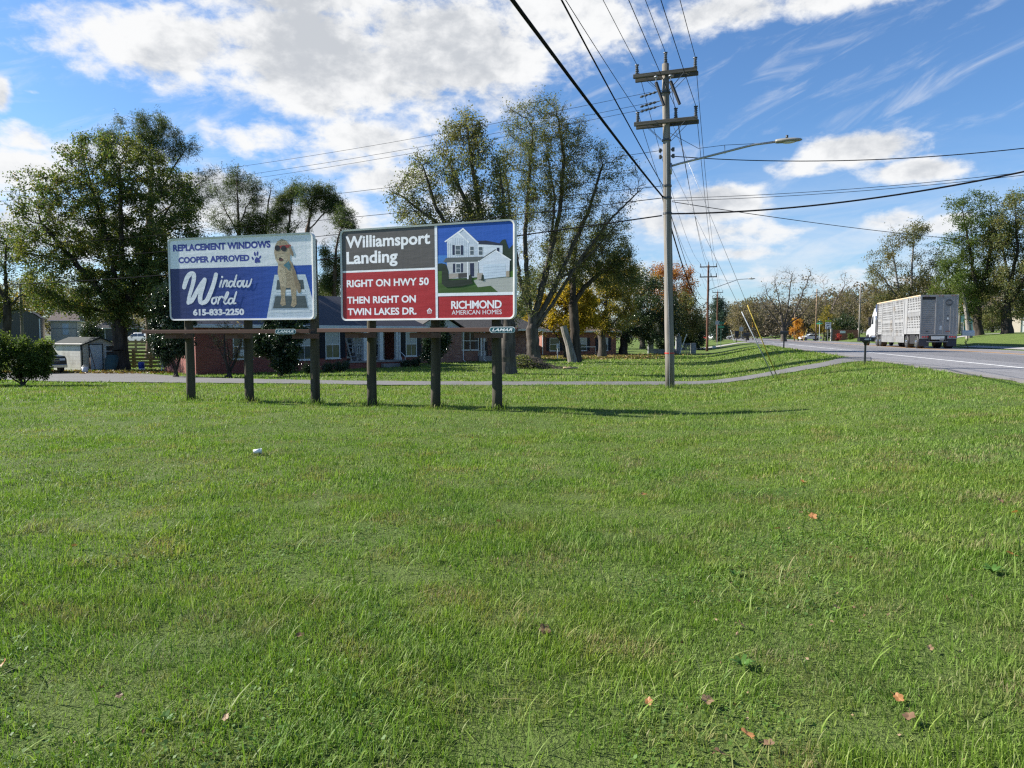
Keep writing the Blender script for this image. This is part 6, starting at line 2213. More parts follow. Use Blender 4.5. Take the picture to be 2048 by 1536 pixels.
sh.part("door_frame", lambda b: (b.span((d0, -.04, .0), (d0 + .048, .0, e_), SHT), b.span((d1 - .048, -.04, .0), (d1, .0, e_), SHT), b.span((d0 + .05, -.04, e_ - .058), (d1 - .05, .0, e_), SHT)))
sh.part("corner_trim", lambda b: (b.span((-.03, -.03, -.05), (.05, .07, e_ - .08), SHT)))
sh.window(W_s * .80, e_ * .72, .46, .62, .0, SHT if False else None, None, None, (1, 1))

# things propped on the shed
TOOLM = mat("tool_handle", (.10, .06, .04), .7, var=.2)
def lean(name, px, Y, top, lean_, label, cat, m=TOOLM, r=.022, head=None):
    g = gp(px, Y)
    root = empty(name, g, 0, label, cat, "poles and tools propped on the shed")
    b = MB()
    b.tube([(0, 0, 0), (lean_, .35, top)], r, m, 8)
    b.build("shaft", root, smooth=True)
    if head:
        b = MB()
        b.box((lean_, .35, top), head, DARKSTEEL)
        b.build("head", root)
lean("leaning_pole", 192, 42.6, 1.42, -.55, "dark pole slanting across the white shed door", "pole")
lean("leaning_pole", 181, 42.3, .8, -.2, "short dark pole at the left foot of the shed door", "pole")
lean("rake", 228, 43.4, 1.0, -.3, "rake propped right of the shed window", "rake", TOOLM, .018, (.35, .04, .06))
wb = empty("wheelbarrow", gp(221, 43.2), R(10), "teal wheelbarrow tipped up against the shed wall", "wheelbarrow")
b = MB()
TEALP = mat("barrow_teal", (.03, .07, .075), .6, var=.2)
vs = []
for (z, wdt, yy) in ((.05, .26, .0), (.35, .36, .12), (.72, .38, .28), (.95, .30, .40)):
    for k in range(7):
        a = math.pi * k / 6
        vs.append((math.cos(a) * wdt, yy - math.sin(a) * .22, z))
b.add(vs, [(r * 7 + k, r * 7 + k + 1, r * 7 + k + 8, r * 7 + k + 7) for r in range(3) for k in range(6)], TEALP)
b.build("tray", wb, smooth=True)
for sx in (-.28, .28):
    b = MB(); b.tube([(sx, .1, 0), (sx * .9, .45, 1.15)], .02, TOOLM, 6); b.build("handle", wb)
b = MB(); b.tube([(-.04, -.02, .14), (.04, -.02, .14)], .14, BLACK_RUBBER, 12); b.build("wheel", wb)

bk = empty("bucket", gp(170, 39.5), 0, "pale plastic bucket on the gravel by the shed corner", "bucket")
PLW = mat("plastic_white", (.55, .58, .60), .4, var=.06)
b = MB(); b.tube([(0, 0, 0), (0, 0, .36)], [.13, .16], PLW, 14); b.build("pail", bk, smooth=True)
b = MB(); b.tube([(.16 * math.cos(a), 0, .34 + .12 * math.sin(a)) for a in np.linspace(0, math.pi, 9)], .006, STEEL, 5); b.build("handle", bk)
br = empty("barrel", gp(283, 43.5), 0, "blue plastic barrel with a white base before the wooden fence", "barrel")
BLU = mat("plastic_blue", (.02, .05, .30), .35, var=.1)
b = MB(); b.tube([(0, 0, .14), (0, 0, .18), (0, 0, .33), (0, 0, .35), (0, 0, .5), (0, 0, .52)], [.16, .175, .175, .18, .17, .15], BLU, 16); b.build("drum", br, smooth=True)
b = MB(); b.tube([(0, 0, 0), (0, 0, .138)], [.17, .17], PLW, 16); b.build("base", br, smooth=True)
sl = empty("step_ladder", gp(335, 42.0), R(10), "folding step ladder standing open by the holly tree", "ladder")
for sy, dy in ((-.3, 0), (.35, .02)):
    b = MB()
    for sx in (-.25, .25):
        b.beam((sx, sy, 0), (sx * .7, 0 + dy, 1.05), .05, .03, STEEL)
    if sy < 0:
        for k in range(1, 4):
            b.span((-.22, sy * (1 - k / 4) - .05, 1.05 * k / 4), (.22, sy * (1 - k / 4) + .05, 1.05 * k / 4 + .03), STEEL)
    b.build("frame", sl)
# ---------- split rail / board fence
FW = mat("fence_wood", (.24, .165, .085), .85, var=.22, scale=3, stretch=(.2, 1, 1), bump=.4)
def fence(pts, label, n_rail, hgt):
    root = empty("board_fence", pts[0], 0, label, "fence", "wooden board fences left of the brick house")
    o = Vector(pts[0])
    for i in range(len(pts)):
        p = Vector(pts[i]) - o
        b = MB(); b.span((p.x - .08, p.y - .08, p.z - .2), (p.x + .08, p.y + .08, p.z + hgt + .1), FW); b.build("post", root)
        if i < len(pts) - 1:
            q = Vector(pts[i + 1]) - o
            b = MB()
            for k in range(n_rail):
                z = hgt * (k + .6) / n_rail
                b.beam(p + Vector((0, -.1, z)), q + Vector((0, -.1, z)), .03, hgt / n_rail * .62, FW)
            b.build("board", root)
fence([gp(px, 47.0) for px in (254, 268, 302, 330, 352)], "near wooden board fence behind the blue barrel", 5, 1.12)
fence([gp(px, 80) for px in (240, 272, 305, 340)], "far wooden fence below the white parked SUV", 3, 1.15)

# ================================================================== LIVESTOCK TRUCK
ALU = mat("trailer_aluminium", (.255, .26, .265), .55, .15, var=.14, scale=2.5, dirt=((.19, .155, .115), .7))
ALU_D = mat("trailer_frame_alu", (.25, .255, .265), .5, .2, var=.12, scale=3, dirt=((.2, .17, .14), .4))  # plain grey aluminium of the rear wall, frame, ribs and bumper
DOOR_ALU = board_mat("roll_door_alu", (.29, .295, .31), .145, 2, .12, .5, .02, .3, ((.17, .15, .13), .5))
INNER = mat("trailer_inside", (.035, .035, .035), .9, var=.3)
TAN_RAIL = mat("roof_rail_tan", (.50, .38, .25), .55, var=.12, scale=2)
TRUCK_W = mat("truck_white", (.42, .435, .45), .25, var=.04, scale=2, dirt=((.45, .43, .4), .4))
CHROME = mat("chrome", (.6, .6, .62), .15, .95, var=.05)
FLAP = mat("mudflap_navy", (.020, .026, .042), .5, var=.15)
TAIL = mat("tail_light_red", (.34, .012, .012), .25, var=.1)
TAIL_D = mat("marker_red", (.22, .03, .02), .3, var=.1)
PLATE = mat("plate_white_metal", (.5, .53, .54), .4, var=.06)
CARGLASS = glass_mat("car_glass", (.012, .015, .018))

HTR = math.atan2(.259, .966)
rl = at(1838, 693, 56.0)
rt = Vector((math.cos(HTR), -math.sin(HTR), 0))
fw = Vector((math.sin(HTR), math.cos(HTR), 0))
rc = Vector((rl.x, rl.y, 0)) + rt * 1.3
ROADZ = 0.535
truck = empty("livestock_truck", (rc.x, rc.y, ROADZ), -HTR, "aluminium livestock trailer pulled by a white sleeper cab on the road", "truck")


def wheel(name, x, y, r, wdt, parent, side, rim=CHROME):
    """side -1: the rim shows to the left"""
    b = MB()
    hw = wdt / 2
    b.tube([(x - hw, y, r), (x - hw * .8, y, r), (x + hw * .8, y, r), (x + hw, y, r)], [r * .90, r, r, r * .90], BLACK_RUBBER, 24)
    t_ = b.build(name, parent, smooth=False)
    b = MB()
    xo = x + side * (hw + .004)
    b.tube([(xo, y, r), (xo - side * .05, y, r)], [r * .60, r * .60], rim, 20)
    b.tube([(xo + side * .004, y, r), (xo + side * .06, y, r)], [r * .22, r * .16], rim, 12)
    for k in range(8):
        a = k * math.pi / 4
        b.ellipsoid((xo + side * .008, y + math.cos(a) * r * .42, r + math.sin(a) * r * .42), (.012, r * .07, r * .07), BLACK_RUBBER, 6, 4)
    b.build("rim", t_)
    return t_


TL, TH, TW = 14.7, 4.08, 1.29
Zb = 1.12                  # floor over the axles
Zbelly = .42
y_b0, y_b1 = 4.75, 12.5    # drop belly


def bottom(y):
    return Zbelly if y_b0 < y < y_b1 else Zb


# pierced side skins: a lattice with the openings left out
def side_skin(xs):
    b = MB()
    pitch = .46
    ny = int(TL / pitch)
    rows = []
    z = TH - .10
    # (height of row, opening height)
    pat = []
    while z > Zbelly + .2:
        pat.append(z)
        z -= .205
    vsx = xs
    for iy in range(ny):
        y0 = iy * pitch
        y1 = y0 + pitch
        ym = (y0 + y1) / 2
        zb = bottom(ym)
        sect = 0 if ym < 4.7 else (1 if ym < 8.6 else (2 if ym < 12.5 else 3))
        post = any(abs(ym - q) < .24 for q in (3.7, 4.6, 8.1, 8.6, 12.5)) or ym < .12
        # cell boundaries
        zs = [TH - .02]
        holes = []
        for r, zc in enumerate(pat):
            if zc - .17 < zb + .30:
                continue
            big = {0: (0, 7), 1: (0, 4, 9, 12), 2: (0, 4, 9, 12), 3: (0, 8)}[sect]
            solid = {0: (5, 6), 1: (8, 15, 16), 2: (8, 15, 16), 3: (7,)}[sect]
            if r in solid or post:
                continue
            hh = .17 if r in big else .10
            hw = .20 if r in big else .19
            holes.append((zc - .02, zc - .02 - hh, hw))
        zt = TH - .02
        for (ha, hb, hw) in holes:
            a0, a1 = ym - hw / 2, ym + hw / 2
            b.add([(vsx, y0, ha), (vsx, y1, ha), (vsx, y1, zt), (vsx, y0, zt)], [(0, 1, 2, 3)], ALU)
            b.add([(vsx, y0, hb), (vsx, a0, hb), (vsx, a0, ha), (vsx, y0, ha)], [(0, 1, 2, 3)], ALU)
            b.add([(vsx, a1, hb), (vsx, y1, hb), (vsx, y1, ha), (vsx, a1, ha)], [(0, 1, 2, 3)], ALU)
            zt = hb
        b.add([(vsx, y0, zb), (vsx, y1, zb), (vsx, y1, zt), (vsx, y0, zt)], [(0, 1, 2, 3)], ALU)
    s = -1 if xs < 0 else 1
    # ribs, deck lines and post strips standing proud
    for q in (3.7, 4.7, 8.1, 8.6, 12.5, 14.6):
        b.span((xs + s * .004, q - .05, bottom(q - .1)), (xs + s * .03, q + .05, TH - .03), ALU)
    for (a, c, z) in ((.1, 3.6, 2.86), (.1, 3.6, 1.30), (4.8, 8.0, 2.42), (8.7, 12.4, 2.42), (4.8, 8.0, .95), (8.7, 12.4, .95), (12.6, 14.6, 2.60), (12.6, 14.6, 1.30)):
        b.span((xs + s * .004, a, z - .02), (xs + s * .022, c, z + .02), ALU_D)
    for k in range(24):
        yk = 4.9 + k * .31
        b.span((xs + s * .004, yk, Zbelly + .02), (xs + s * .02, yk + .04, .92), ALU_D)
    for k in range(11):
        b.span((xs + s * .004, .35 + k * .29, 2.42), (xs + s * .018, .39 + k * .29, 2.82), ALU_D)
    return b


for xs in (-TW, TW):
    side_skin(xs).build("side_panel", truck)
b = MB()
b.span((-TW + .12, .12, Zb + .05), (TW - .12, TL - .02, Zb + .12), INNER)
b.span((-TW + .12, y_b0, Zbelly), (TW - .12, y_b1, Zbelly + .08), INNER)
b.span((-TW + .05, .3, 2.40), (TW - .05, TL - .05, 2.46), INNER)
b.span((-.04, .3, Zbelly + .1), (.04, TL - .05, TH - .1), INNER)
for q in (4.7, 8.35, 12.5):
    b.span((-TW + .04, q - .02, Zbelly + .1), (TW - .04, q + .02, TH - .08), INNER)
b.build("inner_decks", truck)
b = MB()
b.span((-TW - .02, -.02, TH - .02), (TW + .02, TL, TH + .03), ALU)
b.build("roof", truck)
b = MB()
for s in (-1, 1):
    b.span((s * (TW + .035), .0, TH - .045), (s * (TW + .005), TL, TH + .045), TAN_RAIL)
b.build("roof_rail", truck)
b = MB()
b.span((-TW, TL - .02, Zb), (TW, TL + .02, TH - .02), ALU)
b.build("front_wall", truck)
# rear: frame, roll-up door left, ribbed wall right
b = MB()
for (a, c) in (((-TW, -.03, Zb - .10), (-TW + .10, .05, TH)), ((TW - .10, -.03, Zb - .10), (TW, .05, TH)), ((-TW + .1, -.03, TH - .12), (TW - .1, .05, TH)), ((-TW + .1, -.03, Zb - .10), (TW - .1, .05, Zb + .02)), ((-.26, -.035, Zb + .02), (-.18, .05, TH - .12))):
    b.span(a, c, ALU_D)
b.build("rear_frame", truck)
b = MB()
b.span((-TW + .10, .03, Zb + .02), (-.26, .06, TH - .12 - .22), DOOR_ALU)
for k in range(17):
    z = Zb + .06 + k * .157
    b.span((-TW + .11, .012, z), (-.27, .03, z + .028), ALU_D)
b.span((-.85, -.02, Zb + .14), (-.72, .012, Zb + .24), DARKSTEEL)
b.build("rear_door", truck)
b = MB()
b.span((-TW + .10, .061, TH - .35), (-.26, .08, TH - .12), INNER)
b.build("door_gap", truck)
b = MB()
b.span((-.18, .0, Zb + .02), (TW - .10, .05, TH - .12), ALU_D)
for x in (.30, .78, .98):
    b.span((x - .03, -.025, Zb + .03), (x + .03, .0, TH - .13), ALU)
b.build("rear_wall", truck)
b = MB()
OV = mat("emblem_dark", (.07, .075, .085), .4, var=.1)
def oval_xz(b, cx, cz, rx, rz, y, m, n=24):
    b.poly([(cx + rx * math.cos(a), y, cz + rz * math.sin(a)) for a in np.linspace(0, 2 * math.pi, n + 1)[:-1]], m)
oval_xz(b, .66, TH - .58, .235, .27, -.034, OV)
oval_xz(b, .66, TH - .58, .20, .10, -.0375, ALU_D)
for dx_ in (-.12, -.04, .04, .12):
    b.span((.66 + dx_ - .02, -.045, TH - .64), (.66 + dx_ + .02, -.040, TH - .52), OV)
oval_xz(b, .60, 2.30, .07, .09, -.03, PLATE); oval_xz(b, .60, 2.52, .05, .06, -.03, OV); oval_xz(b, .60, 2.12, .06, .05, -.03, OV)
b.span((.48, -.028, 1.28), (.78, -.0255, 1.36), mat("sticker_red", (.26, .10, .08), .5, var=.1))
b.span((.06, -.004, 1.45), (.22, -.001, 1.75), PLATE)
b.build("emblem", truck)
for k, x in enumerate((-.98, -.78, .0, .20, .85, 1.05)):
    b = MB(); b.span((x - .05, -.05, TH - .075), (x + .05, -.031, TH - .035), TAIL_D); b.build("marker_light", truck)
b = MB()
b.span((-TW, -.02, Zb - .36), (-.72, .06, Zb - .105), ALU_D); b.span((.62, -.02, Zb - .36), (TW, .06, Zb - .105), ALU_D)
b.span((-.72, .0, Zb - .16), (.62, .05, Zb - .105), DARKSTEEL)
for s in (-.62, .52):
    b.span((s - .04, .0, Zb - .56), (s + .04, .05, Zb - .165), DARKSTEEL)
b.span((-.78, -.03, Zb - .62), (.68, .03, Zb - .565), ALU_D)
b.build("bumper", truck)
for x0 in (-1.06, .80):
    for k in range(3):
        b = MB(); b.tube([(x0 + k * .165, -.05, Zb - .23), (x0 + k * .165, -.021, Zb - .23)], [.055, .06], TAIL, 12); b.build("tail_light", truck, smooth=False)
b = MB(); b.span((-.50, -.045, Zb - .42), (.42, -.032, Zb - .17), PLATE); b.span((.10, -.05, Zb - .50), (.40, -.0455, Zb - .34), ALU); b.build("licence_plate", truck)
for (a, c) in ((-TW, -.60), (.62, TW)):
    b = MB(); b.span((a, .10, .18), (c, .13, Zb - .365), FLAP); b.build("mudflap", truck)
for y in (1.05, 3.95, ):
    for s in (-1, 1):
        wheel("wheel", s * (TW - .28), y, .52, .52, truck, s)
    b = MB(); b.tube([(-1.0, y, .52), (1.0, y, .52)], .07, DARKSTEEL, 8); b.build("axle", truck)
b = MB()
b.span((-.9, .3, Zb - .12), (.9, 5.0, Zb - .002), DARKSTEEL); b.span((-.5, y_b1, Zb - .1), (.5, TL, Zb - .002), DARKSTEEL)
b.span((-TW + .12, 1.75, .35), (-TW + .14, 3.3, Zb - .002), BLACK_RUBBER)
b.build("underframe", truck)
# tractor
for y in (13.35, 14.72):
    for s in (-1, 1):
        wheel("wheel", s * (TW - .30), y, .52, .56, truck, s)
for s in (-1, 1):
    wheel("wheel", s * (TW - .18), 19.6, .52, .30, truck, s)
b = MB()
b.span((-.45, 12.8, .72), (.45, 20.2, .98), DARKSTEEL)
b.build("chassis", truck)
b = MB()
prof = [(15.25, 1.0), (15.25, 3.55), (15.6, 3.72), (16.6, 3.68), (17.5, 3.05), (17.95, 2.25), (18.1, 1.9), (18.1, 1.0)]
b.add([(-1.16, y, z) for y, z in prof] + [(1.16, y, z) for y, z in prof], [tuple(range(7, -1, -1)), tuple(range(8, 16))] + [(k, (k + 1) % 8, 8 + (k + 1) % 8, 8 + k) for k in range(8)], TRUCK_W)
b.build("cab", truck, bevel=.05)
b = MB()
hp = [(18.1, 1.0), (18.1, 1.92), (19.2, 1.78), (20.2, 1.55), (20.45, 1.3), (20.5, .8), (20.3, .62), (20.2, .62), (20.05, 1.02), (19.6, 1.18), (19.15, 1.02), (19.0, .8)]
n = len(hp)
b.add([(-1.10, y, z) for y, z in hp] + [(1.10, y, z) for y, z in hp], [tuple(range(n - 1, -1, -1)), tuple(range(n, 2 * n))] + [(k, (k + 1) % n, n + (k + 1) % n, n + k) for k in range(n)], TRUCK_W)
b.build("hood", truck, bevel=.05)
for s in (-1, 1):
    b = MB()
    b.add([(s * 1.175, 16.9, 2.15), (s * 1.175, 17.75, 2.15), (s * 1.175, 17.35, 2.85), (s * 1.175, 16.9, 2.95)], [(0, 1, 2, 3) if s > 0 else (3, 2, 1, 0)], CARGLASS)
    b.build("side_window", truck)
    b = MB(); oval_xz(b, 0, 0, .1, .28, 0, CARGLASS)
    b2 = MB(); b2.add([(s * 1.172, 16.05 + .13 * math.cos(a), 3.0 + .26 * math.sin(a)) for a in np.linspace(0, 2 * math.pi, 17)[:-1]], [tuple(range(16)) if s > 0 else tuple(range(15, -1, -1))], CARGLASS)
    b2.build("sleeper_window", truck)
    b = MB(); b.tube([(s * 1.28, 15.1, .9), (s * 1.28, 15.1, 4.0)], .075, CHROME, 10); b.build("exhaust_stack", truck, smooth=True)
    b = MB(); b.tube([(s * .95, 15.5, .72), (s * .95, 17.4, .72)], .32, CHROME, 16); b.build("fuel_tank", truck)
    b = MB(); b.span((s * 1.30 - .12, 17.85, 2.0), (s * 1.30 + .12, 17.95, 2.85), BLACK_RUBBER); b.tube([(s * 1.1, 17.9, 2.5), (s * 1.35, 17.9, 2.5)], .02, CHROME, 6); b.build("mirror", truck)
    b = MB(); b.span((s * 1.05, 20.3, 1.05), (s * .75, 20.48, 1.28), PLATE); b.build("headlight", truck)

# ================================================================== CARS
TYRE = BLACK_RUBBER


def car(px, Y, rz, paint, kind, label, base=None, sc=1.0):
    g = base if base is not None else gp(px, Y)
    root = empty("parked_car", g, rz, label, "car", None)
    L, W, H = {'suv': (4.6, 1.82, 1.66), 'sedan': (4.6, 1.78, 1.44), 'pickup': (5.6, 1.98, 1.86)}[kind]
    if kind == 'suv':
        body = [(-2.3, .32), (-2.3, .95), (-2.2, 1.05), (1.15, 1.02), (2.15, .92), (2.3, .72), (2.3, .32)]
        cab_ = [(-2.22, 1.03), (-2.0, 1.50), (-1.7, 1.64), (.1, 1.66), (.45, 1.56), (1.25, 1.02)]
    elif kind == 'sedan':
        body = [(-2.3, .32), (-2.3, .88), (-2.1, .98), (1.1, .95), (2.1, .86), (2.3, .66), (2.3, .32)]
        cab_ = [(-1.75, .97), (-1.15, 1.38), (-.7, 1.44), (.05, 1.44), (.4, 1.36), (1.2, .95)]
    else:
        body = [(-2.8, .45), (-2.8, 1.12), (-.9, 1.14), (1.0, 1.16), (1.2, 1.22), (2.55, 1.14), (2.78, .98), (2.78, .45)]
        cab_ = [(-.95, 1.14), (-.8, 1.76), (-.6, 1.84), (.45, 1.86), (.65, 1.78), (1.3, 1.2)]

    def ext(b, poly, hw, hw2, m):
        n = len(poly)
        zt = max(z for _, z in poly); zl = min(z for _, z in poly)
        w_ = lambda z: hw + (hw2 - hw) * ((z - zl) / (zt - zl)) ** 1.3
        b.add([(-w_(z), y, z) for y, z in poly] + [(w_(z), y, z) for y, z in poly], [tuple(range(n - 1, -1, -1)), tuple(range(n, 2 * n))] + [(k, (k + 1) % n, n + (k + 1) % n, n + k) for k in range(n)], m)
    b = MB(); ext(b, body, W / 2, W / 2 * .96, paint); b.build("body", root, bevel=.05)
    b = MB(); ext(b, cab_, W / 2 * .95, W / 2 * .74, paint); cb = b.build("cabin", root, bevel=.04)
    # glass sheets just proud of the cabin
    b = MB()
    for s in (-1, 1):
        zt = max(z for _, z in cab_); zl = min(z for _, z in cab_)
        w_ = lambda z: (W / 2 * .95 + (W / 2 * .74 - W / 2 * .95) * ((z - zl) / (zt - zl)) ** 1.3) + .012
        y0, y1 = cab_[0][0] + .42, cab_[-1][0] - .34
        zb, zt2 = zl + .08, zt - .12
        for (a, c) in ((y0, (y0 + y1) / 2 - .05), ((y0 + y1) / 2 + .05, y1)):
            ta = a + (.18 if a == y0 else 0); tc_ = c - (.42 if c == y1 else 0)
            q = [(s * w_(zb), a, zb), (s * w_(zb), c, zb), (s * w_(zt2), tc_, zt2), (s * w_(zt2), ta, zt2)]
            b.poly(q if s > 0 else q[::-1], CARGLASS)
    (ya, za_), (yb_, zb_) = cab_[0], cab_[1]
    for (p, q, o_) in ((cab_[0], cab_[1], -1), (cab_[-1], cab_[-2], 1)):
        d = .014 * o_
        zl_ = p[1] + .07; f1 = .07 / (q[1] - p[1]); f2 = .88
        l1 = (p[0] + (q[0] - p[0]) * f1 + d, p[1] + (q[1] - p[1]) * f1 + .006); l2 = (p[0] + (q[0] - p[0]) * f2 + d, p[1] + (q[1] - p[1]) * f2 + .006)
        hw1, hw2 = W / 2 * .84, W / 2 * .70
        qd = [(-hw1, l1[0], l1[1]), (hw1, l1[0], l1[1]), (hw2, l2[0], l2[1]), (-hw2, l2[0], l2[1])]
        b.poly(qd if o_ < 0 else qd[::-1], CARGLASS)
    b.build("glass", root)
    wr = .34 if kind != 'pickup' else .39
    for y in ((-1.4, 1.42) if kind != 'pickup' else (-1.75, 1.75)):
        for s in (-1, 1):
            wheel("wheel", s * (W / 2 - .10), y, wr, .24, root, s, ALU)
    f, r = body[-1][0], body[0][0]
    zl = body[-2][1] if kind != 'pickup' else .98
    for s in (-1, 1):
        b = MB(); b.span((s * (W / 2 - .12), f - .06, zl - .12), (s * (W / 2 - .48), f + .012, zl + .02), PLATE); b.build("headlight", root)
        b = MB(); b.span((s * (W / 2 - .06), r - .012, .78), (s * (W / 2 - .26), r + .06, 1.0), TAIL); b.build("tail_light", root)
    b = MB()
    b.span((-W / 2 * .55, f + .002, zl - .26), (W / 2 * .55, f + .03, zl - .02), DARKSTEEL)
    if kind == 'pickup':
        b.span((-.03, f + .031, zl - .26), (.03, f + .045, zl - .02), CHROME); b.span((-W / 2 * .55, f + .031, zl - .15), (W / 2 * .55, f + .045, zl - .12), CHROME)
        b.span((-W / 2 * .55, f + .0, zl + .0), (W / 2 * .55, f + .04, zl + .035), CHROME)
    b.build("grille", root)
    b = MB()
    b.span((-W / 2 * .98, f - .02, .40), (W / 2 * .98, f + .09, .60), CHROME if kind == 'pickup' else paint)
    b.span((-W / 2 * .98, r - .07, .40), (W / 2 * .98, r + .02, .60), CHROME if kind == 'pickup' else paint)
    b.build("bumper", root, bevel=.02)
    if sc != 1:
        root.scale = (sc, sc, sc)
    return root


CW = mat("car_white", (.68, .70, .72), .2, var=.02); CR = mat("car_red", (.32, .02, .02), .22, var=.04); CG = mat("car_charcoal", (.045, .05, .055), .25, .2, var=.05); CB = mat("car_blackgreen", (.02, .026, .026), .3, var=.1)
car(279, 113, R(72), CW, 'suv', "white SUV parked on the rise behind the wooden fences")
car(74, 40.6, R(228), CB, 'pickup', "dark old pickup with chrome grille, half behind the green shrub", None, .84)
car(1426, 232, R(12), CW, 'suv', "small white SUV far off beside the brown utility pole")
car(1417, 236, R(12), CR, 'sedan', "small red car far off, left of the distant white SUV")
car(1468, 240, R(78), CW, 'sedan', "white car crossing the far intersection")
car(1477, 230, R(75), CG, 'suv', "dark vehicle crossing in front of the distant white car")
car(1620, 160, R(95), CW, 'sedan', "low white car parked left of the brick entrance wall")

# ================================================================== MAILBOXES, SIGNS, WALLS
MB_BLACK = mat("mailbox_black", (.012, .014, .016), .35, var=.15)
MB_WHITE = mat("mailbox_white", (.55, .60, .62), .4, var=.08)
NUM = mat("number_white", (.6, .62, .64), .5, var=.05)


def mailbox(px, Y, rz, size, hpost, m, label, post, digits=None, group="mailboxes on posts"):
    g = gp(px, Y)
    root = empty("mailbox", g, rz, label, "mailbox", group)
    L, wd, ht = size
    b = MB()
    prof = [(-wd / 2, 0), (wd / 2, 0), (wd / 2, ht * .55)] + [(wd / 2 * math.cos(a), ht * .55 + ht * .45 * math.sin(a)) for a in np.linspace(.2, math.pi - .2, 8)] + [(-wd / 2, ht * .55)]
    n = len(prof)
    b.add([(-L / 2, -x, hpost + z) for x, z in prof] + [(L / 2, -x, hpost + z) for x, z in prof], [tuple(range(n)), tuple(range(2 * n - 1, n - 1, -1))] + [((k + 1) % n, k, n + k, n + (k + 1) % n) for k in range(n)], m)
    b.build("box", root, bevel=.006)
    b = MB(); b.span((L / 2 + .001, -wd / 2 - .012, hpost - .01), (L / 2 + .025, wd / 2 + .012, hpost + ht * .98), m); b.build("door", root, bevel=.004)
    b = MB()
    if post == 'wood':
        b.span((-.05, -.05, -.1), (.05, .05, hpost - .002), m); b.beam((0, 0, hpost - .35), (L * .35, 0, hpost - .03), .05, .05, m)
    elif post == 'scroll':
        b.tube([(-.05, 0, -.1), (-.03, 0, .15), (.10, 0, .35), (.12, 0, .55), (0, 0, .7), (.02, 0, hpost)], .035, DARKSTEEL, 8)
        b.tube([(.10, 0, .35), (.2, 0, .5), (.15, 0, .68)], .02, DARKSTEEL, 6)
    else:
        b.tube([(0, 0, -.1), (0, 0, hpost - .14), (0, 0, hpost - .06), (0, 0, hpost - .002)], [.034, .034, .06, .13], m, 12)
    b.build("post", root)
    if digits:
        b = MB(); fit_text(b, digits, -.10, .14, hpost + ht * .30, hpost + ht * .72, -wd / 2 - .006, NUM, .03); b.build("number", root)
    return root


mailbox(1728, 25.6, R(0), (.50, .20, .155), .83, MB_BLACK, "nearest black mailbox with white house number, at the driveway mouth", 'pole', "401")
mailbox(1567, 58.5, R(-18), (.62, .25, .26), 1.15, MB_BLACK, "black mailbox on a wooden post at the point of the grass verge", 'wood')
mailbox(1934, 56.8, R(160), (.82, .34, .42), 1.02, MB_WHITE, "white mailbox on a curled iron post beside the trailer", 'scroll')
mailbox(1473, 118, R(-16), (.6, .5, 1.0), .9, MB_BLACK, "tall black parcel box far along the verge, left of its twin", 'wood')
mailbox(1492, 112, R(-16), (.9, .5, .5), 1.0, MB_BLACK, "black roadside box far along the verge, right of its twin", 'wood')

SIGN_G = mat("sign_green", (.012, .16, .09), .4, var=.05); SIGN_W = mat("sign_white", (.68, .70, .70), .4, var=.05); SIGN_L = mat("sign_lime", (.45, .55, .03), .4, var=.05); SIGN_BK = mat("sign_backs", (.30, .32, .34), .45, .5, var=.08)
SIGN_K = mat("sign_black", (.02, .02, .02), .5, var=.05); POST_G = mat("sign_post_green", (.05, .13, .10), .5, var=.1)


def sign(name, px, Y, items, top_py, label, group=None, post_m=STEEL, rz=0.0, r=.035):
    """items: (centre py, width m, height m, material, text, text material)"""
    g = gp(px, Y)
    H = at(px, top_py, Y).z - g.z
    root = empty(name, g, rz, label, "sign", group)
    b = MB(); b.tube([(0, 0, -.1), (0, 0, H)], r, post_m, 8); b.build("post", root)
    k = 0
    for it in items:
        py, wd, ht, m, txt, tm = it[:6]
        ry = it[6] if len(it) > 6 else 0
        z = at(px, py, Y).z - g.z
        b = MB()
        rot = Matrix.Rotation(ry, 3, 'Z')
        b.box(Vector((0, 0, z)) + rot @ Vector((0, -.05, 0)), (wd, .012, ht), m, rot)
        face = b.build("sign_face", root, bevel=.004)
        if txt:
            lines = txt.split("|")
            b = MB()
            n = len(lines)
            for i, ln in enumerate(lines):
                zc = z + ht * (.5 - (i + .5) / n)
                hh = ht / n * .62
                vs0 = MB()
                fit_text(vs0, ln, -wd * .40, wd * .40, zc - hh / 2, zc + hh / 2, -.058, tm, .03)
                b.add([rot @ Vector(v) for v in vs0.v], vs0.f, tm)
            b.build("lettering", face)
    return root


sign("speed_sign", 1655, 124, [(642, 1.0, .30, SIGN_L, "SCHOOL", SIGN_K), (651.5, .95, 1.15, SIGN_W, "SPEED|LIMIT|15", SIGN_K)], 634, "white speed limit sign with lime top panel across the road", None, STEEL, R(-6))
bb_ = MB()
root = [o for o in scn.objects if o.name.startswith("speed_sign")][0]
for py in (635.5, 659):
    bb_ = MB()
    z = at(1655, py, 124).z - root.location.z
    bb_.tube([(0, -.16, z), (0, .0, z)], [.14, .12], SIGN_K, 12)
    bb_.build("beacon", root)
sign("street_sign", 1638, 132, [(643.5, 1.1, .26, SIGN_G, None, None, .5), (647, 1.1, .26, SIGN_G, None, None, -.8)], 640, "green street name sign on a pale post left of the speed sign", "street name signs", SIGN_W, 0)
sign("street_sign", 1441.5, 99, [(646, .9, .24, SIGN_G, None, None, .4), (654, .75, .24, SIGN_G, None, None, -.3)], 643, "green street name sign with a green post at the side street", "street name signs", POST_G, 0)
sign("sign_board", 1434, 104, [(645.5, .62, .52, SIGN_BK, None, None)], 640, "square grey sign back above the side street corner", None, STEEL, R(-4))
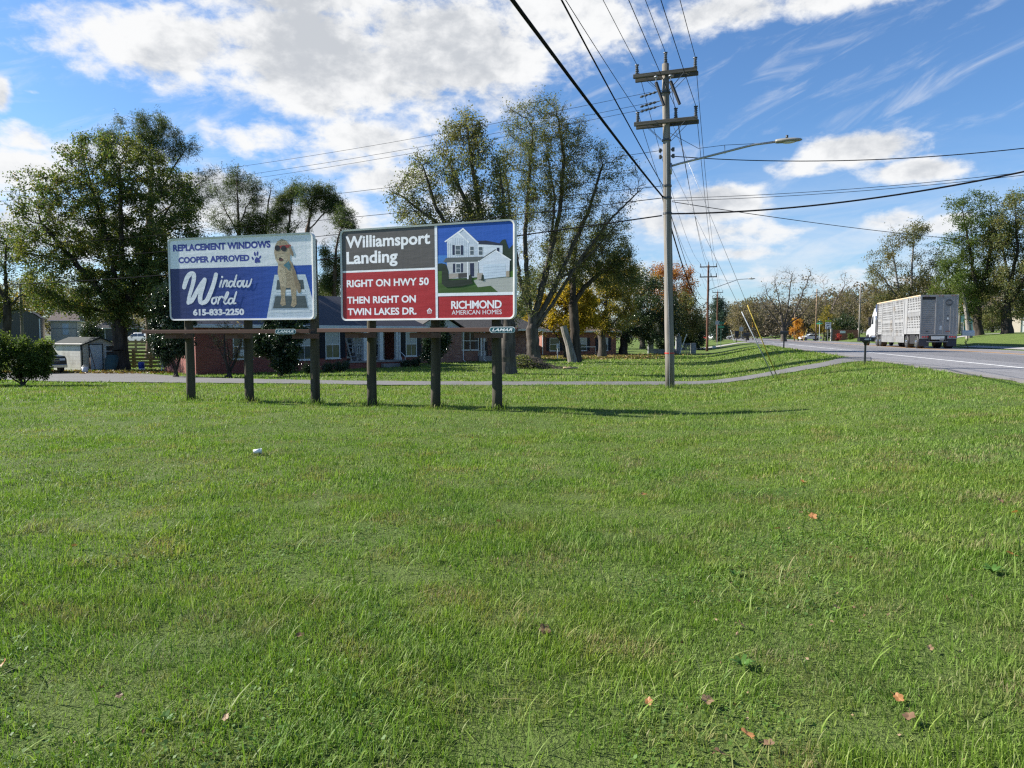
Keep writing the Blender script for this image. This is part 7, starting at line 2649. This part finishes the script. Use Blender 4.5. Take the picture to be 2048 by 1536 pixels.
sign("sign_board", 1482, 138, [(658, .72, .82, SIGN_BK, None, None)], 651, "grey sign back beside the roadside boxes", None, STEEL, R(-8))
sign("yard_sign", 1428, 97, [(695, .46, .42, SIGN_W, None, None)], 692, "small white yard sign in the grass by the brown utility pole", None, STEEL, R(-6), .012)
sign("house_marker", 1115, 60, [(692, .16, .40, SIGN_W, None, None)], 688, "thin pale marker post on the lawn before the brown brick house", None, TRIM, 0, .04)

# guy guards along the far verge
for (px, Y, tx, tpy, lb, m) in ((1469, 128, 1461, 660, "white and yellow guy guard far along the verge", SIGN_W), (1606, 140, 1614.5, 657, "yellow guy guard left of the low white car", GUARD_Y), (1358.5, 80, 1373.5, 668, "pale slanting guy guard before the breeze block wall", SIGN_W)):
    g = gp(px, Y)
    t_ = at(tx, tpy, Y)
    root = empty("guy_guard", g, 0, lb, "guy guard", "guy guards in the distance")
    b = MB(); b.tube([(0, 0, -.1), tuple(t_ - g)], .045, m, 8); b.build("guard", root)
# signals over the bend
SY = mat("signal_yellow", (.50, .23, .02), .4, var=.06)
for (px, lb) in ((1452, "yellow traffic signal hanging left of its twin over the far bend"), (1507, "yellow traffic signal right of its twin, by the yellow guy guard's top")):
    Yq = 168
    g = at(px, 649.5, Yq)
    root = empty("traffic_signal", (g.x, g.y, g.z), 0, lb, "traffic signal", "signals at the far crossing")
    b = MB(); b.span((-.26, -.14, -.52), (.26, .14, .52), SY); b.build("housing", root, bevel=.03)
    for k in range(3):
        b = MB(); b.tube([(0, -.145, .33 - k * .33), (0, -.26, .33 - k * .33)], [.13, .13], SIGN_K, 12); b.build("lens", root)
    b = MB(); b.tube([(0, 0, .52), (0, 0, at(px, 641, Yq).z - g.z)], .02, DARKSTEEL, 6); b.build("hanger", root)
wire(catenary(at(1398, 638, 168), at(1540, 640, 168), .3), .02, WIRE_BLACK, "span cable carrying the two yellow traffic signals", None, "span_wire")
plain_pole(1505.5, 170, 634, "slim grey pole at the far crossing by the right signal", POLE_GREY, None, .12)

# brick entrance wall
EW = gp(1664, 152)
ew = empty("entrance_wall", (EW.x, EW.y, EW.z), R(-10), "low red brick entrance wall with a white name panel", "wall")
zt = at(1690, 659.5, 152).z - EW.z
wL = at(1713, 660, 152).x - EW.x
b = MB(); b.span((0, 0, -.6), (wL, .4, zt), BRICK_BRN); b.build("wall", ew)
for x in (-.15, wL + .15):
    b = MB(); b.span((x - .14, -.1, -.6), (x + .14, .5, zt + .30), CONCRETE); b.build("pillar", ew)
b = MB(); b.span((wL * .30, -.05, zt - .72), (wL * .51, -.004, zt - .22), SIGN_W); b.build("name_panel", ew)
for (px, bl, lm, lb, sd_) in ((1677, [(1677, 671, 6, 1.0)], leaf_mat("leaf_redflower", [(0, (.25, .02, .02)), (1, (.45, .06, .05))], None), "red flower bed before the brick entrance wall", 91),
                              (1656, [(1656, 669.5, 6, 4)], LEAF_DARK, "dark round bush left of the brick entrance wall", 92), (1702, [(1702, 671, 7, 3)], LEAF_SHRUB, "green bush at the right half of the brick entrance wall", 93)):
    shrub("low_bush", px, 148, bl, lm, 350 if px == 1677 else 900, .22, sd_, lb, group="bushes at the entrance wall", D=.3, gap=.02)

# stone gate pillars, low wall and breeze block screen
STONE = mat("pillar_stone", (.25, .26, .27), .9, var=.25, scale=2.5, bump=.7, bscale=9, dirt=((.13, .135, .14), .5))
g0 = gp(1300, 82)
gw = empty("gate_wall", g0, R(-3), "stone gate wall with two ball topped pillars and a breeze block screen", "wall")
X_ = lambda px: at(px, 700, 82).x - g0.x
Z_ = lambda py: at(1340, py, 82).z - g0.z
for (pa, pb_) in ((1296, 1306.5), (1351, 1361)):
    b = MB()
    xa_, xb2 = X_(pa), X_(pb_)
    b.span((xa_, -.3, -.4), (xb2, .3, Z_(674)), STONE); b.span((xa_ - .05, -.35, Z_(674)), (xb2 + .05, .35, Z_(672.5)), STONE)
    pl = b.build("pillar", gw)
    b = MB(); b.tube([((xa_ + xb2) / 2, 0, Z_(672.5)), ((xa_ + xb2) / 2, 0, Z_(671.5))], [.09, .07], STONE, 10); b.ellipsoid(((xa_ + xb2) / 2, 0, Z_(669.5)), (.16, .16, .16), STONE, 12, 8); b.build("finial", pl, smooth=True)
b = MB(); b.span((X_(1306.5) + .002, -.12, -.4), (X_(1351) - .002, .12, Z_(698)), STONE); b.build("low_wall", gw)
b = MB(); b.span((X_(1381), -.25, -.4), (X_(1390), .25, Z_(686)), STONE); b.build("end_pier", gw)
b = MB()
x0, x1 = X_(1361) + .003, X_(1381) - .003
zt = Z_(686.5)
zb = -.2
nx, nz = 7, 8
cw, chh = (x1 - x0) / nx, (zt - zb) / nz
for i in range(nx + 1):
    b.span((x0 + i * cw - .018 * (0 < i < nx), -.08, zb), (x0 + i * cw + .018, .08, zt), STONE)
for j in range(nz + 1):
    for i in range(nx):
        b.span((x0 + i * cw + .019, -.079, zb + j * chh - .018), (x0 + (i + 1) * cw - .019, .079, zb + j * chh + .018), STONE)
b.build("breeze_screen", gw)
shrub("hedge", 1328, 84, [(1318, 684, 11, 10), (1332, 686, 12, 9), (1345, 688, 9, 8)], LEAF_HOLLY, 4000, .14, 95, "clipped dark hedge between the two stone pillars", cat="hedge", D=.3, gap=.02)

# ================================================================== LITTER, LEAVES, BRUSH
def px_ground(px, py):
    """where the line of sight through a pixel meets the lawn"""
    d = ray(px, py)
    k = 1.0
    for it in range(60):
        p = Vector((0, 0, CAMZ)) + d * k
        h_ = p.z - float(gz(p.x, p.y))
        k += h_ / max(-d.z, .02) * .7
        if abs(h_) < 1e-4:
            break
    p = Vector((0, 0, CAMZ)) + d * k
    return Vector((p.x, p.y, float(gz(p.x, p.y))))


CUPW = mat("cup_white", (.72, .73, .74), .4, var=.03)
c0 = px_ground(515, 911)
cup = empty("paper_cup", c0 + Vector((0, 0, .05)), R(20), "white paper cup lying on the lawn", "cup")
b = MB(); b.tube([(-.05, 0, .0), (.045, 0, .005)], [.024, .033], CUPW, 16); b.build("cup_body", cup, smooth=True)
b = MB(); b.tube([(.042, 0, .005), (.050, 0, .005)], [.035, .035], CUPW, 16); b.build("rim", cup)

# fallen leaves one can count
FL = [leaf_mat("fallen_tan", [(0, (.24, .15, .085)), (1, (.33, .22, .13))], None, .25), leaf_mat("fallen_rust", [(0, (.15, .085, .05)), (1, (.22, .135, .08))], None, .25), leaf_mat("fallen_orange", [(0, (.32, .135, .05)), (1, (.40, .20, .08))], None, .25)]


def leaf_mesh(seed, m):
    """lobed dry leaf, curled along the midrib"""
    r_ = random.Random(seed)
    n = 22
    rim = []
    for k in range(n):
        a = 2 * math.pi * k / n
        lob = .62 + .38 * abs(math.cos(2.5 * a + .2)) ** .8
        x, y = math.cos(a) * lob * (1.0 if math.cos(a) > 0 else .8), math.sin(a) * lob * .78
        z = .38 * y * y + .22 * math.sin(3 * a + seed) * lob * .4 + .12 * x * x
        rim.append((x, y, z))
    b = MB()
    b.add([(0, 0, 0)] + rim, [(0, 1 + k, 1 + (k + 1) % n) for k in range(n)], m)
    b.tube([(-.75, 0, .06), (-1.1, .06, .1), (-1.4, .03, .2)], .03, m, 5)
    me = bpy.data.meshes.new("fallen_leaf")
    me.from_pydata(b.v, [], b.f)
    me.materials.append(m)
    return me


protos = {(k, s): leaf_mesh(s, FL[k]) for k in range(3) for s in range(3)}
spots = [(1414, 1418, .070, 0, "largest fallen tan leaf, lying low right of centre on the lawn"), (1297, 1418, .050, 2, "orange tan leaf standing on edge left of the largest tan leaf"), (1493, 1487, .055, 2, "orange leaf at the bottom edge, below the largest tan leaf"),
         (1536, 1504, .048, 1, "rust leaf upright at the bottom edge beside an orange leaf"), (1483, 1264, .055, 0, "pale tan leaf alone in the middle right of the lawn"), (1796, 1411, .045, 2, "small orange leaf in tall grass at the lower right"),
         (1818, 1450, .042, 1, "rust leaf deep in tall grass at the lower right corner"), (1287, 996, .060, 2, "orange leaf far out on the lawn, halfway to the billboards"), (1606, 971, .050, 2, "orange leaf far out on the lawn below the driveway mouth"),
         (1625, 1041, .055, 2, "bright orange leaf alone right of centre on the lawn"), (1555, 1066, .050, 1, "brown leaf left of the bright orange one"), (1672, 1226, .045, 0, "tan leaf half sunk in the grass, right side"),
         (1700, 1125, .055, 1, "rust leaf among long blades on the right"), (1676, 1106, .045, 0, "small tan leaf just above the rust leaf in long blades"), (1550, 1145, .045, 1, "dark rust leaf on the thin turf right of centre"),
         (2030, 1033, .055, 2, "orange leaf at the right edge of the lawn"), (2000, 1010, .045, 1, "brown leaf near the right edge, above the orange one"), (2020, 1118, .045, 2, "orange leaf on the worn patch at the right edge"),
         (1903, 1085, .042, 0, "pale leaf on the worn turf at the far right"), (1088, 1272, .050, 1, "rust leaf at bottom centre of the lawn"), (452, 1450, .048, 0, "pale tan leaf at the lower left"), (8, 1340, .045, 2, "orange leaf at the left edge"),
         (600, 1283, .045, 1, "dark brown leaf left of bottom centre"), (238, 1405, .035, 1, "tiny rust leaf in worn turf at the lower left"), (945, 880, .055, 2, "orange leaf far out below the red billboard"), (1720, 1022, .05, 0, "tan leaf on the open lawn toward the mailbox"),
         (1860, 1310, .04, 0, "tan leaf in the grass at the right, below the worn patch"), (1440, 1525, .05, 1, "dark rust leaf cut by the bottom edge of the view"), (997, 1050, .045, 1, "brown leaf in the middle of the lawn"), (150, 1100, .04, 1, "brown leaf on the left side of the lawn")]
rl_ = random.Random(4)
for i, (px, py, s, k, lb) in enumerate(spots):
    p = px_ground(px, py)
    o = bpy.data.objects.new("fallen_leaf", protos[(k, i % 3)])
    COL.objects.link(o)
    sc_ = s * rl_.uniform(.42, .75)
    o.location = p + Vector((0, 0, .028 + .2 * sc_))
    o.scale = (sc_, sc_, sc_)
    o.rotation_euler = (rl_.uniform(.15, .9), rl_.uniform(-.4, .5), rl_.uniform(0, 6.28))
    tag(o, lb, "leaf", "fallen leaves on the lawn")

# leaf litter under the yellow trees and on the yard
rs = np.random.RandomState(77)
C = []
for (px, Y, rx, ry, n) in ((1140, 63, 8, 5, 1300), (1205, 69, 7, 4, 1300), (1280, 78, 8, 4, 250), (230, 41, 7, 2.5, 1500), (1180, 74, 9, 3, 1200)):
    g = gp(px, Y)
    a, q = rs.uniform(0, 6.28, n), np.sqrt(rs.uniform(0, 1, n))
    x, y = g.x + np.cos(a) * q * rx, g.y + np.sin(a) * q * ry
    C.append(np.stack([x, y, terrain(x, y) + rs.uniform(.02, .07, n)], -1))
C = np.concatenate(C)
V, Fc = leaf_quads(C, .17, rs, .7)
tag(np_mesh("leaf_litter", V, Fc, [leaf_mat("leaf_litter", [(0, (.10, .06, .03)), (.5, (.17, .11, .04)), (1, (.32, .23, .05))], None, .2)]), "yellow and brown leaf litter under the trees", "leaf litter", kind="stuff")

# brush pile
bp0 = gp(1066, 42)
bp_ = empty("brush_pile", bp0, 0, "heap of cut branches and dead leaves before the biggest trunk", "brush pile")
Aa, Bb = [], []
n = 420
x = rs.normal(0, .95, n).clip(-2.0, 2.3); y = rs.normal(0, .5, n)
hmax = .75 * np.exp(-((x + .5) / 1.1) ** 2) + .12
z = rs.uniform(0.02, 1, n) * hmax
d = rs.normal(0, 1, (n, 3)); d[:, 2] *= .28; d[:, 0] *= 1.5
d /= np.linalg.norm(d, axis=1)[:, None]
Aa = np.stack([x, y, z], -1); L = rs.uniform(.25, .75, n)
V, Fc = tube_edges(Aa - d * L[:, None] * .5, Aa + d * L[:, None] * .5, rs.uniform(.008, .022, n), rs.uniform(.004, .012, n), 4)
V[:, 2] = np.maximum(V[:, 2], .01)
np_mesh("branches", V, Fc, [BARK_GREY], bp_)
n = 1800
x = rs.normal(-.6, .55, n); y = rs.normal(0, .4, n)
V, Fc = leaf_quads(np.stack([x, y, rs.uniform(.05, 1, n) * .85 * np.exp(-((x + .6) / .9) ** 2)], -1), .10, rs)
np_mesh("leaves", V, Fc, [LEAF_OLIVE], bp_)
WOODY = mat("cut_wood", (.38, .29, .17), .85, var=.2, scale=3)
lg = empty("split_log", gp(1141, 41.5), R(8), "pale split log lying on the lawn right of the brush heap", "log")
b = MB(); b.tube([(-.42, 0, .07), (.42, .05, .07)], [.07, .06], WOODY, 9); b.build("log", lg, smooth=True)

# crumbled dead leaf bits lying deep in the turf
x, y = scatter(2.0, 9.0, 34)
k = vnoise(x, y, 71, 1.3) > .45
x, y = x[k], y[k]
V, Fc = leaf_quads(np.stack([x, y, gz(x, y) + rs.uniform(.006, .03, len(x))], -1), .019, rs, .6)
tag(np_mesh("leaf_bits", V, Fc, [leaf_mat("leaf_bits", [(0, (.10, .055, .03)), (.5, (.20, .13, .075)), (1, (.30, .21, .12))], None, .15)]), "crumbled brown leaf bits scattered between the grass blades", "leaf bits", kind="stuff")
WEED = leaf_mat("weed_leaf", [(0, (.05, .12, .02)), (1, (.085, .18, .03))], None, .3)
for i, (px, py, n, r, lb) in enumerate(((1484, 1338, 11, .055, "bright broad leaved weed rosette in the worn turf right of centre"), (1985, 1150, 13, .06, "broad leaved weed clump near the right edge of the lawn"), (1470, 1155, 9, .045, "small dark weed rosette above the worn turf"), (330, 1450, 9, .045, "flat weed rosette at the lower left of the lawn"))):
    p = px_ground(px, py)
    b = MB()
    for k in range(n):
        a = 6.28 * k / n + rl_.uniform(-.3, .3)
        L = r * rl_.uniform(.7, 1.2)
        c_, s_ = math.cos(a), math.sin(a)
        for (f0, f1, w0, w1) in ((0, .35, .06, .15), (.35, .75, .15, .13), (.75, 1.0, .13, .02)):
            z0, z1 = .012 + L * .55 * math.sin(f0 * 2.0), .012 + L * .55 * math.sin(f1 * 2.0)
            b.poly([(c_ * L * f0 - s_ * L * w0, s_ * L * f0 + c_ * L * w0, z0), (c_ * L * f0 + s_ * L * w0, s_ * L * f0 - c_ * L * w0, z0), (c_ * L * f1 + s_ * L * w1, s_ * L * f1 - c_ * L * w1, z1), (c_ * L * f1 - s_ * L * w1, s_ * L * f1 + c_ * L * w1, z1)], WEED)
    o = b.build("weed_rosette", smooth=True)
    o.location = p
    tag(o, lb, "weed", "weeds in the lawn")
